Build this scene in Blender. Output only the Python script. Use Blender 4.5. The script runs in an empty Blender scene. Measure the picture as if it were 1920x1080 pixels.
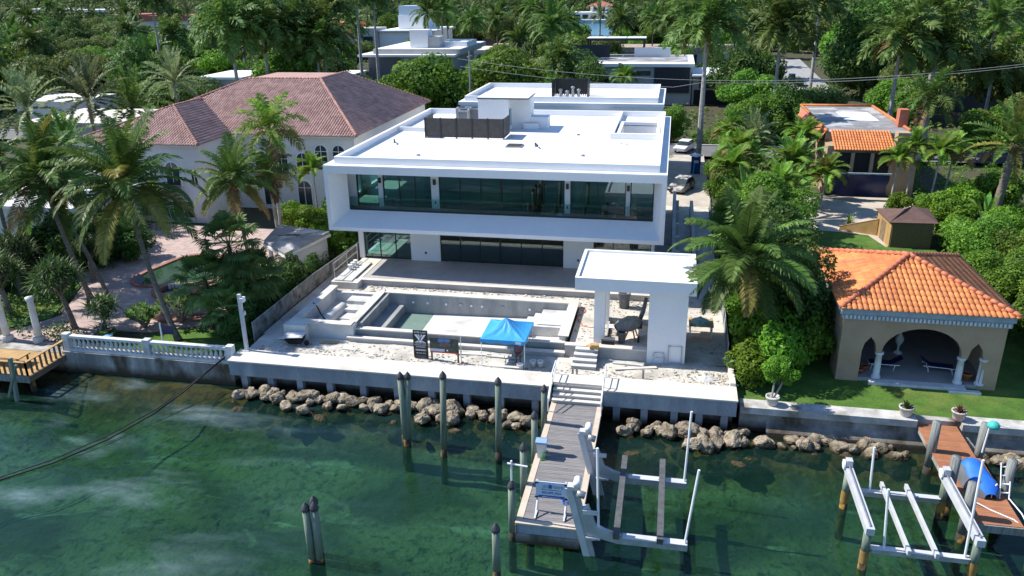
import bpy, math, random
import numpy as np
from mathutils import Matrix, Vector, Quaternion
R = math.radians
SC = bpy.context.scene
COL = SC.collection
# ------------------------------------------------------------------ camera, sky, sun, exposure
CAMH = 24.0
def cam_setup():
    pit, yaw, rol = R(20.98), R(-11.47), R(-0.878)
    fw = Vector((math.sin(yaw)*math.cos(pit), math.cos(yaw)*math.cos(pit), -math.sin(pit)))
    rt = Vector((math.cos(yaw), -math.sin(yaw), 0)); up = rt.cross(fw)
    r2 = rt*math.cos(rol)+up*math.sin(rol); u2 = up*math.cos(rol)-rt*math.sin(rol)
    cd = bpy.data.cameras.new('camera'); cd.sensor_fit = 'HORIZONTAL'; cd.sensor_width = 36
    cd.lens = 1484.3/1920*36; cd.clip_start = .5; cd.clip_end = 6000
    c = bpy.data.objects.new('camera', cd); COL.objects.link(c)
    c.matrix_world = Matrix(((r2.x, u2.x, -fw.x, 0), (r2.y, u2.y, -fw.y, 0), (r2.z, u2.z, -fw.z, CAMH), (0, 0, 0, 1)))
    SC.camera = c
cam_setup()
SUN_EL = 47.0
sun_dir = Vector((-math.cos(R(SUN_EL)), .07*math.cos(R(SUN_EL)), math.sin(R(SUN_EL)))).normalized()
w = bpy.data.worlds.new('World'); SC.world = w; w.use_nodes = True
nt = w.node_tree; nt.nodes.clear()
sky = nt.nodes.new('ShaderNodeTexSky'); sky.sky_type = 'NISHITA'; sky.sun_disc = False
sky.sun_elevation = R(SUN_EL); sky.sun_rotation = R(-86); sky.air_density = 1.0; sky.dust_density = .25; sky.ozone_density = 8.0
bg = nt.nodes.new('ShaderNodeBackground'); bg.inputs[1].default_value = .13
wo = nt.nodes.new('ShaderNodeOutputWorld'); nt.links.new(sky.outputs[0], bg.inputs[0]); nt.links.new(bg.outputs[0], wo.inputs[0])
sl = bpy.data.lights.new('sun', 'SUN'); sl.energy = 4.7; sl.angle = R(.53); sl.color = (1, .95, .87)
so = bpy.data.objects.new('sun', sl); COL.objects.link(so); so.rotation_mode = 'QUATERNION'
so.rotation_quaternion = sun_dir.to_track_quat('Z', 'Y'); so.location = (-60, 10, 90)
SC.view_settings.view_transform = 'Standard'; SC.view_settings.look = 'None'; SC.view_settings.exposure = .64; SC.view_settings.gamma = 1
SC.cycles.use_denoising = True
SC.cycles.max_bounces = 8; SC.cycles.transparent_max_bounces = 24; SC.cycles.diffuse_bounces = 3; SC.cycles.glossy_bounces = 3
SC.cycles.caustics_reflective = False; SC.cycles.caustics_refractive = False; SC.cycles.sample_clamp_indirect = 6

# ------------------------------------------------------------------ mesh helpers
class MB:
    def __init__(s): s.v = []; s.f = []
    def add(s, v, f):
        n = len(s.v); s.v.extend([tuple(p) for p in v]); s.f.extend([tuple(i+n for i in q) for q in f]); return s
    def box(s, x0, x1, y0, y1, z0, z1):
        return s.add([(x0,y0,z0),(x1,y0,z0),(x1,y1,z0),(x0,y1,z0),(x0,y0,z1),(x1,y0,z1),(x1,y1,z1),(x0,y1,z1)],
                     [(3,2,1,0),(4,5,6,7),(0,1,5,4),(1,2,6,5),(2,3,7,6),(3,0,4,7)])
    def obox(s, c, size, ax=(1,0,0), up=(0,0,1)):
        x = Vector(ax).normalized(); z = Vector(up); y = z.cross(x).normalized(); z = x.cross(y); c = Vector(c)
        h = [d/2 for d in size]; v = []
        for k in (-1,1):
            for i, j in ((-1,-1),(1,-1),(1,1),(-1,1)): v.append(c+x*i*h[0]+y*j*h[1]+z*k*h[2])
        return s.add(v, [(3,2,1,0),(4,5,6,7),(0,1,5,4),(1,2,6,5),(2,3,7,6),(3,0,4,7)])
    def bar(s, a, b, w, h, up=(0,0,1)):
        a = Vector(a); b = Vector(b); d = b-a
        if abs(d.normalized().dot(Vector(up))) > .98: up = (0,1,0)
        return s.obox((a+b)/2, (d.length, w, h), d, up)
    def tube(s, pts, r, n=8, cap=True):
        pts = [Vector(p) for p in pts]; rs = r if isinstance(r, (list,tuple)) else [r]*len(pts)
        n0 = len(s.v); ref = None
        for i, p in enumerate(pts):
            d = (pts[min(i+1,len(pts)-1)]-pts[max(i-1,0)]).normalized()
            if ref is None: ref = Vector((0,0,1)) if abs(d.z) < .9 else Vector((1,0,0))
            u = d.cross(ref).normalized(); v = d.cross(u); ref = -v if False else ref
            for k in range(n):
                a = 2*math.pi*k/n; q = p+(u*math.cos(a)+v*math.sin(a))*rs[i]; s.v.append(tuple(q))
        for i in range(len(pts)-1):
            for k in range(n):
                a = n0+i*n+k; b = n0+i*n+(k+1) % n; s.f.append((a, a+n, b+n, b))
        if cap:
            s.f.append(tuple(n0+k for k in range(n))); e = n0+(len(pts)-1)*n; s.f.append(tuple(e+n-1-k for k in range(n)))
        return s
    def lathe(s, c, prof, n=12):
        n0 = len(s.v)
        for r, z in prof:
            for k in range(n):
                a = 2*math.pi*k/n; s.v.append((c[0]+r*math.cos(a), c[1]+r*math.sin(a), c[2]+z))
        for i in range(len(prof)-1):
            for k in range(n):
                a = n0+i*n+k; b = n0+i*n+(k+1) % n; s.f.append((a, b, b+n, a+n))
        s.f.append(tuple(n0+n-1-k for k in range(n))); e = n0+(len(prof)-1)*n; s.f.append(tuple(e+k for k in range(n)))
        return s
    def prism(s, poly, z0, z1):
        n = len(poly)
        return s.add([(x,y,z0) for x,y in poly]+[(x,y,z1) for x,y in poly],
                     [tuple(range(n-1,-1,-1)), tuple(range(n,2*n))]+[(i,(i+1) % n,(i+1) % n+n,i+n) for i in range(n)])
    def yprism(s, poly, y0, y1):      # polygon in x,z extruded along y
        n = len(poly)
        return s.add([(x,y0,z) for x,z in poly]+[(x,y1,z) for x,z in poly],
                     [tuple(range(n)), tuple(range(2*n-1,n-1,-1))]+[((i+1) % n,i,i+n,(i+1) % n+n) for i in range(n)])
    def xprism(s, poly, x0, x1):      # polygon in y,z extruded along x
        n = len(poly)
        return s.add([(x0,y,z) for y,z in poly]+[(x1,y,z) for y,z in poly],
                     [tuple(range(n-1,-1,-1)), tuple(range(n,2*n))]+[(i,(i+1) % n,(i+1) % n+n,i+n) for i in range(n)])
    def mesh(s, name, m, smooth=False):
        me = bpy.data.meshes.new(name); me.from_pydata(s.v, [], s.f); me.materials.append(m)
        if smooth: me.polygons.foreach_set('use_smooth', [True]*len(me.polygons))
        me.update(); return me
def tag(o, label=None, cat=None, group=None, kind=None):
    if label: o['label'] = label
    if cat: o['category'] = cat
    if group: o['group'] = group
    if kind: o['kind'] = kind
    return o
def link(name, me, parent=None, world=True):
    o = bpy.data.objects.new(name, me); COL.objects.link(o)
    if parent:
        o.parent = parent
        if world:
            if parent.parent is None: o.matrix_parent_inverse = Matrix.Translation(-parent.location)
    return o
def ob(name, mb, m, parent=None, smooth=False, world=True): return link(name, mb.mesh(name, m, smooth), parent, world)
def empty(name, loc=(0,0,0), rz=0, parent=None):
    o = bpy.data.objects.new(name, None); COL.objects.link(o); o.location = loc; o.rotation_euler = (0,0,rz); o.empty_display_size = .2
    return o
def thing(name, label, cat, loc=(0,0,0), rz=0, group=None): return tag(empty(name, loc, rz), label, cat, group)
def single(name, mb, m, label, cat, group=None, smooth=False): return tag(ob(name, mb, m, None, smooth), label, cat, group)
def struct(name, mb, m, smooth=False): return tag(ob(name, mb, m, None, smooth), kind='structure')
def copy_tree(o, parent=None):
    c = o.copy(); COL.objects.link(c); c.parent = parent
    for ch in list(o.children): copy_tree(ch, c)
    return c
def B(*a): return MB().box(*a)

# ------------------------------------------------------------------ materials
def nodes(name):
    m = bpy.data.materials.new(name); m.use_nodes = True; t = m.node_tree; t.nodes.clear()
    return m, t, t.nodes, t.links
def c4(c): return (c[0], c[1], c[2], 1)
def M(name, c1, c2=None, scale=2., lo=.38, hi=.62, rough=.75, bump=0., bscale=15., stretch=(1,1,1), rnd=0., metal=0., spec=.4, fine=.12, c3=None, s3=.5, lo3=.55, hi3=.7, island=0.):
    m, t, N, L = nodes(name)
    out = N.new('ShaderNodeOutputMaterial'); b = N.new('ShaderNodeBsdfPrincipled'); L.new(b.outputs[0], out.inputs[0])
    b.inputs['Roughness'].default_value = rough; b.inputs['Metallic'].default_value = metal; b.inputs['Specular IOR Level'].default_value = spec
    g = N.new('ShaderNodeNewGeometry'); mp = N.new('ShaderNodeVectorMath'); mp.operation = 'MULTIPLY'; mp.inputs[1].default_value = stretch
    L.new(g.outputs['Position'], mp.inputs[0])
    def noise(sc, det=5):
        n = N.new('ShaderNodeTexNoise'); n.inputs['Scale'].default_value = sc; n.inputs['Detail'].default_value = det; L.new(mp.outputs[0], n.inputs['Vector']); return n
    def ramp(src, a, z):
        r = N.new('ShaderNodeMapRange'); r.inputs[1].default_value = a; r.inputs[2].default_value = z; L.new(src, r.inputs[0]); return r.outputs[0]
    def mix(fac, a, bcol, mode='MIX'):
        x = N.new('ShaderNodeMix'); x.data_type = 'RGBA'; x.blend_type = mode
        if isinstance(fac, float): x.inputs[0].default_value = fac
        else: L.new(fac, x.inputs[0])
        for k, v in ((6,a),(7,bcol)):
            if isinstance(v, tuple): x.inputs[k].default_value = v
            else: L.new(v, x.inputs[k])
        return x.outputs[2]
    col = c4(c1)
    if c2: col = mix(ramp(noise(scale).outputs['Fac'], lo, hi), c4(c1), c4(c2))
    if c3: col = mix(ramp(noise(s3, 6).outputs['Fac'], lo3, hi3), col, c4(c3))
    if fine:
        f = ramp(noise(scale*6+5, 4).outputs['Fac'], .25, .75); v = N.new('ShaderNodeMapRange'); v.inputs[3].default_value = 1-fine; v.inputs[4].default_value = 1+fine; L.new(f, v.inputs[0])
        h = N.new('ShaderNodeHueSaturation'); L.new(v.outputs[0], h.inputs['Value'])
        if isinstance(col, tuple): h.inputs['Color'].default_value = col
        else: L.new(col, h.inputs['Color'])
        col = h.outputs[0]
    for amt, which in ((rnd, 0), (island, 1)):
        if not amt: continue
        if which == 0: src = N.new('ShaderNodeObjectInfo').outputs['Random']
        else: src = g.outputs['Random Per Island']
        v = N.new('ShaderNodeMapRange'); v.inputs[3].default_value = 1-amt; v.inputs[4].default_value = 1+amt; L.new(src, v.inputs[0])
        h = N.new('ShaderNodeHueSaturation'); L.new(v.outputs[0], h.inputs['Value'])
        if isinstance(col, tuple): h.inputs['Color'].default_value = col
        else: L.new(col, h.inputs['Color'])
        col = h.outputs[0]
    if isinstance(col, tuple): b.inputs['Base Color'].default_value = col
    else: L.new(col, b.inputs['Base Color'])
    if bump:
        bn = N.new('ShaderNodeBump'); bn.inputs['Strength'].default_value = bump; bn.inputs['Distance'].default_value = .05
        L.new(noise(bscale, 6).outputs['Fac'], bn.inputs['Height']); L.new(bn.outputs[0], b.inputs['Normal'])
    return m
def leafmat(name, ca, cb, cc, rough=.45, trans=.3, nscale=.35):
    # per-leaf colour spread, patchy over the crown, some translucency
    m, t, N, L = nodes(name)
    out = N.new('ShaderNodeOutputMaterial'); g = N.new('ShaderNodeNewGeometry'); oi = N.new('ShaderNodeObjectInfo')
    cr = N.new('ShaderNodeValToRGB'); e = cr.color_ramp.elements; e[0].color = c4(ca); e[1].color = c4(cc); x = cr.color_ramp.elements.new(.55); x.color = c4(cb)
    no = N.new('ShaderNodeTexNoise'); no.inputs['Scale'].default_value = nscale; no.inputs['Detail'].default_value = 3; L.new(g.outputs['Position'], no.inputs['Vector'])
    a = N.new('ShaderNodeMath'); a.operation = 'MULTIPLY_ADD'; a.inputs[1].default_value = .55; L.new(g.outputs['Random Per Island'], a.inputs[0])
    n2 = N.new('ShaderNodeMapRange'); n2.inputs[1].default_value = .3; n2.inputs[2].default_value = .7; n2.inputs[4].default_value = .45; L.new(no.outputs['Fac'], n2.inputs[0]); L.new(n2.outputs[0], a.inputs[2])
    L.new(a.outputs[0], cr.inputs[0])
    h = N.new('ShaderNodeHueSaturation'); L.new(cr.outputs[0], h.inputs['Color'])
    v = N.new('ShaderNodeMapRange'); v.inputs[3].default_value = .7; v.inputs[4].default_value = 1.3; L.new(oi.outputs['Random'], v.inputs[0]); L.new(v.outputs[0], h.inputs['Value'])
    hu = N.new('ShaderNodeMapRange'); hu.inputs[3].default_value = .485; hu.inputs[4].default_value = .515; L.new(oi.outputs['Random'], hu.inputs[0]); L.new(hu.outputs[0], h.inputs['Hue'])
    b = N.new('ShaderNodeBsdfPrincipled'); b.inputs['Roughness'].default_value = rough+.12; b.inputs['Specular IOR Level'].default_value = .22; L.new(h.outputs[0], b.inputs['Base Color'])
    tr = N.new('ShaderNodeBsdfTranslucent'); L.new(h.outputs[0], tr.inputs[0])
    mx = N.new('ShaderNodeMixShader'); mx.inputs[0].default_value = trans; L.new(b.outputs[0], mx.inputs[1]); L.new(tr.outputs[0], mx.inputs[2]); L.new(mx.outputs[0], out.inputs[0])
    return m
def glassmat(name, tint, gloss=(.95,.97,1), rough=.015, ior=1.55):
    m, t, N, L = nodes(name)
    out = N.new('ShaderNodeOutputMaterial'); tr = N.new('ShaderNodeBsdfTransparent'); tr.inputs[0].default_value = c4(tint)
    gl = N.new('ShaderNodeBsdfGlossy'); gl.inputs[0].default_value = c4(gloss); gl.inputs['Roughness'].default_value = rough
    fr = N.new('ShaderNodeFresnel'); fr.inputs[0].default_value = ior
    mx = N.new('ShaderNodeMixShader'); L.new(fr.outputs[0], mx.inputs[0]); L.new(tr.outputs[0], mx.inputs[1]); L.new(gl.outputs[0], mx.inputs[2]); L.new(mx.outputs[0], out.inputs[0])
    return m
def watermat(name, tint, scat, sfac, bscale=(1.1,4.5), bstr=.35, plume=None, shallow=None):  # plume is the colour of a painted sky sheen
    m, t, N, L = nodes(name)
    out = N.new('ShaderNodeOutputMaterial'); tr = N.new('ShaderNodeBsdfTransparent'); tr.inputs[0].default_value = c4(tint)
    df = N.new('ShaderNodeBsdfDiffuse'); df.inputs[0].default_value = c4(scat); m1 = N.new('ShaderNodeMixShader'); m1.inputs[0].default_value = sfac; dfm = df; m1m = m1
    L.new(tr.outputs[0], m1.inputs[1]); L.new(df.outputs[0], m1.inputs[2])
    g = N.new('ShaderNodeNewGeometry'); vm = N.new('ShaderNodeVectorMath'); vm.operation = 'MULTIPLY'; vm.inputs[1].default_value = (.75,1.2,1); L.new(g.outputs['Position'], vm.inputs[0])
    n1 = N.new('ShaderNodeTexNoise'); n1.inputs['Scale'].default_value = bscale[0]; n1.inputs['Detail'].default_value = 3; n1.inputs['Distortion'].default_value = .6; L.new(vm.outputs[0], n1.inputs['Vector'])
    n2 = N.new('ShaderNodeTexNoise'); n2.inputs['Scale'].default_value = bscale[1]; n2.inputs['Detail'].default_value = 3; n2.inputs['Distortion'].default_value = .4; L.new(vm.outputs[0], n2.inputs['Vector'])
    n3 = N.new('ShaderNodeTexNoise'); n3.inputs['Scale'].default_value = .11; n3.inputs['Detail'].default_value = 4; n3.inputs['Distortion'].default_value = .8; L.new(vm.outputs[0], n3.inputs['Vector'])
    r3 = N.new('ShaderNodeMapRange'); r3.inputs[1].default_value = .45; r3.inputs[2].default_value = .64; r3.inputs[3].default_value = .16; r3.inputs[4].default_value = .8; L.new(n3.outputs['Fac'], r3.inputs[0])
    ad = N.new('ShaderNodeMath'); ad.operation = 'MULTIPLY_ADD'; ad.inputs[1].default_value = .3; L.new(n2.outputs['Fac'], ad.inputs[0]); L.new(n1.outputs['Fac'], ad.inputs[2])
    mu = N.new('ShaderNodeMath'); mu.operation = 'MULTIPLY'; L.new(ad.outputs[0], mu.inputs[0]); L.new(r3.outputs[0], mu.inputs[1])
    bn = N.new('ShaderNodeBump'); bn.inputs['Strength'].default_value = bstr; bn.inputs['Distance'].default_value = .25; L.new(mu.outputs[0], bn.inputs['Height'])
    gl = N.new('ShaderNodeBsdfGlossy'); gl.inputs['Roughness'].default_value = .09; L.new(bn.outputs[0], gl.inputs['Normal']); L.new(bn.outputs[0], df.inputs['Normal'])
    fr = N.new('ShaderNodeFresnel'); fr.inputs[0].default_value = 1.33; L.new(bn.outputs[0], fr.inputs['Normal'])
    if shallow:   # thinner water over the stones at the shore takes less colour
        s2 = N.new('ShaderNodeSeparateXYZ'); L.new(g.outputs['Position'], s2.inputs[0]); yr = N.new('ShaderNodeMapRange'); yr.inputs[1].default_value = 36.6; yr.inputs[2].default_value = 39.8; L.new(s2.outputs[1], yr.inputs[0])
        tm = N.new('ShaderNodeMix'); tm.data_type = 'RGBA'; tm.inputs[6].default_value = c4(tint); tm.inputs[7].default_value = c4(shallow); L.new(yr.outputs[0], tm.inputs[0]); L.new(tm.outputs[2], tr.inputs[0])
    if plume:   # pale sky sheen on the left water, painted as diffuse streaks
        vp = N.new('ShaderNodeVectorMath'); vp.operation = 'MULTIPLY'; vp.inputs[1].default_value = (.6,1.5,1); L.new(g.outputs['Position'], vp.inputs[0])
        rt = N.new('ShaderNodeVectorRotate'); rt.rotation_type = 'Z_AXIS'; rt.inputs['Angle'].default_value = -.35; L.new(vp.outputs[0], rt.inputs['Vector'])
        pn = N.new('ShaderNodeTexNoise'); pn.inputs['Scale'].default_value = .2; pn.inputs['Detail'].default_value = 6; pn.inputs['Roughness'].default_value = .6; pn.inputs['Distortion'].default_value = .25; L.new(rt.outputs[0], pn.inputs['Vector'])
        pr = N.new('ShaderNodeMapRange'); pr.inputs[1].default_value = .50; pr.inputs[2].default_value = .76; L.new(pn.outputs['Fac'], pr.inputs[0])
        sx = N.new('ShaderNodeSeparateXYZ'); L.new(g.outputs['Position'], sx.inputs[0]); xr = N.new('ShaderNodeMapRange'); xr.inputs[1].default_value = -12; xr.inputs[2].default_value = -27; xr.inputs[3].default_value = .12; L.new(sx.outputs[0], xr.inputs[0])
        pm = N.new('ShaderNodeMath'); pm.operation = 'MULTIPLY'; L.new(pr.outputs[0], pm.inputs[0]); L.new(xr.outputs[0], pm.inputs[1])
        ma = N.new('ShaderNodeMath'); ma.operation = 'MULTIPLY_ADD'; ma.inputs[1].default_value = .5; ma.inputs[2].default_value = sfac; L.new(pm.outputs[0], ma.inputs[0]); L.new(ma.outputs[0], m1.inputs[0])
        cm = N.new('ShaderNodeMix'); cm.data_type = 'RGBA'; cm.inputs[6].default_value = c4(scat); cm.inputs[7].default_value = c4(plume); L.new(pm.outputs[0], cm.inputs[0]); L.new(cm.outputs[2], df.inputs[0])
    m2 = N.new('ShaderNodeMixShader'); L.new(fr.outputs[0], m2.inputs[0]); L.new(m1.outputs[0], m2.inputs[1]); L.new(gl.outputs[0], m2.inputs[2]); L.new(m2.outputs[0], out.inputs[0])
    return m
MT = dict(
 white=M('white_stucco', (.80,.80,.79), (.77,.77,.77), scale=.6, fine=.03, rough=.8, bump=.05, bscale=60),
 roofw=M('white_roof_membrane', (.80,.80,.79), (.74,.74,.73), scale=.35, fine=.03, rough=.6, c3=(.70,.69,.67), s3=.9, lo3=.62, hi3=.8),
 cream=M('cream_stucco', (.72,.71,.68), (.66,.65,.62), scale=.5, fine=.04, rough=.85, bump=.1, bscale=40, c3=(.55,.53,.48), s3=.8, lo3=.6, hi3=.85),
 conc=M('raw_concrete', (.42,.41,.39), (.33,.33,.32), scale=.8, rough=.85, bump=.25, bscale=14, fine=.1, c3=(.5,.48,.44), s3=.5),
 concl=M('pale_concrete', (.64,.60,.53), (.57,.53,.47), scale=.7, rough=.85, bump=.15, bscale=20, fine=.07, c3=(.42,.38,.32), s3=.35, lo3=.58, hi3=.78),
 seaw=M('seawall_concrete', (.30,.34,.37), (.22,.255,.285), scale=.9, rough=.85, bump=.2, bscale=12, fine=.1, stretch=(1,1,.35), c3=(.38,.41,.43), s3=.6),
 olds=M('old_stained_concrete', (.42,.41,.38), (.22,.21,.19), scale=.9, rough=.9, bump=.4, bscale=8, fine=.15, stretch=(1,1,.4), c3=(.09,.075,.055), s3=.7, lo3=.5, hi3=.65),
 plaster=M('pool_plaster', (.62,.61,.58), (.52,.52,.50), scale=.7, rough=.8, bump=.15, bscale=15, fine=.06, c3=(.4,.4,.38), s3=.6),
 gunite=M('grey_gunite', (.34,.345,.33), (.25,.26,.26), scale=1.2, rough=.85, bump=.3, bscale=10, fine=.1, stretch=(1,1,.25)),
 sand=M('rubble_sand', (.60,.56,.49), (.48,.45,.39), scale=1.3, rough=.95, bump=.7, bscale=9, fine=.2, c3=(.34,.31,.26), s3=.45, lo3=.52, hi3=.70),
 tile_grey=M('patio_stone', (.38,.36,.34), (.33,.315,.30), scale=1.2, rough=.6, fine=.08, bump=.05),
 deckw=M('weathered_planks', (.235,.225,.22), (.185,.175,.175), scale=3, rough=.85, fine=.12, rnd=.1, stretch=(.5,4,1), bump=.2, bscale=12),
 trim=M('tan_composite', (.55,.47,.37), (.50,.42,.33), scale=2, rough=.7, fine=.05),
 pile=M('green_treated_pile', (.15,.20,.155), (.215,.245,.19), scale=2.2, rough=.85, bump=.5, bscale=7, stretch=(3,3,.35), rnd=.15, fine=.15, c3=(.09,.12,.08), s3=1.2),
 pilebase=M('algae_stained_timber', (.04,.035,.025), (.30,.16,.03), scale=1.6, lo=.5, hi=.62, rough=.9, bump=.5, bscale=9, fine=.2, stretch=(1.5,1.5,.8)),
 pileg=M('grey_weathered_pile', (.27,.28,.26), (.15,.16,.15), scale=2.2, rough=.9, bump=.5, bscale=6, stretch=(5,5,.35), rnd=.15, fine=.15),
 cap=M('black_pile_cap', (.035,.037,.04), (.06,.06,.065), scale=3, rough=.5),
 rock=M('limestone_boulder', (.34,.285,.205), (.17,.14,.10), scale=3.2, rough=.95, bump=1.0, bscale=11, fine=.35, rnd=.2, c3=(.10,.075,.045), s3=2.4, lo3=.55, hi3=.66),
 alu=M('painted_aluminium', (.62,.63,.64), (.54,.55,.57), scale=1.5, rough=.45, fine=.05, metal=.2),
 alub=M('galvanised_beam', (.45,.47,.49), (.37,.39,.41), scale=2, rough=.45, metal=.4, fine=.08, c3=(.55,.56,.57), s3=1.2),
 pvc=M('white_pvc', (.78,.78,.78), rough=.35, fine=.03),
 carpet=M('grey_bunk_carpet', (.105,.11,.115), (.075,.078,.082), scale=4, rough=1, fine=.2, bump=.3, bscale=40),
 dark=M('black_metal', (.016,.018,.02), (.024,.025,.028), scale=2, rough=.4, fine=.05),
 frame=M('dark_window_frame', (.012,.016,.018), rough=.35, fine=0),
 bronze=M('dark_bronze_screen', (.045,.04,.038), (.06,.055,.05), scale=3, rough=.55, fine=.08),
 steel=M('condenser_steel', (.36,.37,.38), (.28,.29,.30), scale=3, rough=.4, metal=.5),
 glass=glassmat('window_glass', (.40,.66,.64), ior=1.9),
 rail=glassmat('railing_glass', (.72,.86,.84)),
 gdark=glassmat('far_window_glass', (.06,.08,.09)),
 floor=M('interior_floor', (.45,.42,.36), (.38,.36,.31), scale=.8, rough=.5, fine=.05),
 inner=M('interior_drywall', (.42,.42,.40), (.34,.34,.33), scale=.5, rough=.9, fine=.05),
 redt=M('brown_clay_tile', (.47,.29,.245), (.38,.225,.19), scale=.9, rough=.75, fine=.12, island=.22, c3=(.37,.21,.17), s3=.4),
 orat=M('orange_clay_tile', (.66,.235,.075), (.56,.18,.06), scale=.8, rough=.75, fine=.14, rnd=.2, island=.14, c3=(.42,.15,.07), s3=.9, lo3=.56, hi3=.75),
 orah=M('pink_clay_ridge', (.52,.17,.085), (.42,.13,.07), scale=1.2, rough=.7, fine=.1, rnd=.1),
 tan=M('tan_stucco', (.42,.305,.20), (.37,.265,.17), scale=.7, rough=.9, bump=.2, bscale=30, fine=.06),
 blueg=M('blue_grey_cornice', (.34,.42,.45), (.26,.33,.36), scale=2, rough=.7, fine=.06),
 colw=M('white_column_paint', (.66,.67,.67), (.56,.57,.57), scale=1.5, rough=.6, fine=.06, c3=(.42,.42,.38), s3=1.1),
 lawn=M('lawn', (.075,.16,.018), (.05,.115,.014), scale=1.1, rough=.95, bump=.8, bscale=30, fine=.3, c3=(.12,.17,.03), s3=.35),
 soil=M('garden_soil', (.07,.055,.035), (.05,.06,.025), scale=.8, rough=1, bump=.6, bscale=6, fine=.25, c3=(.04,.075,.018), s3=.25),
 paver=M('pink_pavers', (.47,.36,.31), (.36,.27,.25), scale=1.4, rough=.85, bump=.3, bscale=7, fine=.16, c3=(.28,.22,.21), s3=.3),
 brickr=M('red_brick_edging', (.32,.15,.11), (.25,.12,.09), scale=2.5, rough=.85, fine=.2, bump=.2),
 asph=M('asphalt', (.16,.16,.16), (.13,.13,.13), scale=.5, rough=.9, fine=.12),
 drive=M('sandy_driveway', (.50,.45,.38), (.42,.37,.31), scale=.6, rough=.95, fine=.15, bump=.3, c3=(.33,.29,.24), s3=.25),
 wood=M('yellow_pine', (.46,.29,.12), (.38,.23,.09), scale=2, rough=.75, fine=.15, stretch=(1,1,.3), rnd=.12),
 woodd=M('weathered_brown_wood', (.20,.14,.085), (.14,.10,.065), scale=2, rough=.85, fine=.2, rnd=.2),
 shingle=M('brown_shingle', (.13,.075,.06), (.10,.06,.05), scale=1.5, rough=.9, fine=.2, bump=.4, bscale=18),
 compo=M('red_brown_composite', (.36,.155,.075), (.31,.13,.065), scale=2, rough=.7, fine=.08, rnd=.1),
 flatg=M('grey_flat_roof', (.27,.27,.27), (.19,.19,.19), scale=.8, rough=.9, fine=.15, c3=(.42,.42,.42), s3=.3, lo3=.55, hi3=.62),
 bark=M('palm_bark', (.20,.17,.135), (.13,.11,.09), scale=2, rough=.95, bump=.6, bscale=7, stretch=(1,1,4), fine=.2),
 barkr=M('royal_palm_trunk', (.38,.36,.34), (.28,.265,.25), scale=1.2, rough=.85, fine=.12, stretch=(1,1,2.5), bump=.15),
 shaft=M('green_crownshaft', (.10,.20,.035), (.13,.21,.05), scale=1, rough=.5, fine=.1),
 barkt=M('grey_tree_bark', (.14,.115,.09), (.09,.075,.06), scale=2, rough=.95, bump=.6, bscale=9, fine=.2),
 fibre=M('brown_palm_fibre', (.16,.10,.05), (.10,.065,.035), scale=4, rough=1, bump=.6, bscale=14, fine=.25),
 blue=M('blue_canopy_cloth', (.05,.34,.70), (.04,.30,.65), scale=1.2, rough=.55, fine=.06, bump=.25, bscale=4),
 bluec=M('blue_cover_cloth', (.025,.17,.66), (.02,.14,.58), scale=1.5, rough=.6, fine=.05, bump=.2, bscale=5),
 navy=M('navy_tarp', (.010,.014,.06), (.02,.028,.09), scale=.8, rough=.35, fine=.1, bump=.5, bscale=2),
 potty=M('blue_plastic', (.012,.045,.17), (.01,.04,.15), scale=1, rough=.45, fine=.05),
 black=M('matt_black', (.012,.012,.014), rough=.7, fine=.05),
 greyp=M('grey_plastic', (.13,.14,.16), (.10,.11,.12), scale=2, rough=.5, fine=.06),
 bucket=M('white_plastic_bucket', (.72,.73,.74), rough=.4, fine=.06),
 red=M('red_plastic', (.55,.06,.03), rough=.5, fine=.05), orange=M('orange_frame_paint', (.62,.2,.05), rough=.5, fine=.1),
 yellow=M('yellow_paint', (.80,.42,.02), rough=.45, fine=.05),
 terra=M('terracotta', (.42,.15,.06), (.34,.12,.05), scale=3, rough=.85, fine=.1),
 stonep=M('white_stone_pot', (.55,.53,.49), (.45,.43,.39), scale=3, rough=.85, fine=.1),
 rub=M('tyre_rubber', (.015,.015,.016), rough=.85, fine=.05),
 carw=M('white_car_paint', (.75,.75,.75), rough=.2, fine=.02, spec=.6), card=M('dark_car_paint', (.02,.022,.03), rough=.2, fine=.02, spec=.6),
 cardust=M('dusty_car_paint', (.06,.06,.065), (.50,.48,.45), scale=1.4, lo=.45, hi=.6, rough=.5, fine=.1),
 skin=M('skin', (.22,.115,.07), rough=.6, fine=.05), shirt=M('purple_grey_shirt', (.13,.10,.15), (.10,.08,.12), scale=5, rough=.9, fine=.1), short=M('dark_shorts', (.05,.045,.06), rough=.9, fine=.1),
 stonew=M('grey_ledgestone', (.20,.20,.21), (.11,.11,.12), scale=3, rough=.9, fine=.2, stretch=(1,1,4)),
 greyst=M('grey_stucco', (.45,.45,.44), (.40,.40,.39), scale=.4, rough=.85, fine=.05, c3=(.35,.35,.34), s3=.2),
 slat=M('black_slat_panel', (.022,.024,.03), (.04,.042,.05), scale=3, stretch=(1,1,8), rough=.7, fine=.15),
 redroof=M('faded_red_roof', (.42,.14,.09), (.36,.12,.08), scale=.5, rough=.85, fine=.15),
 pool=watermat('green_pool_water', (.60,.76,.70), (.26,.36,.32), .45, bstr=.05),
)
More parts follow.
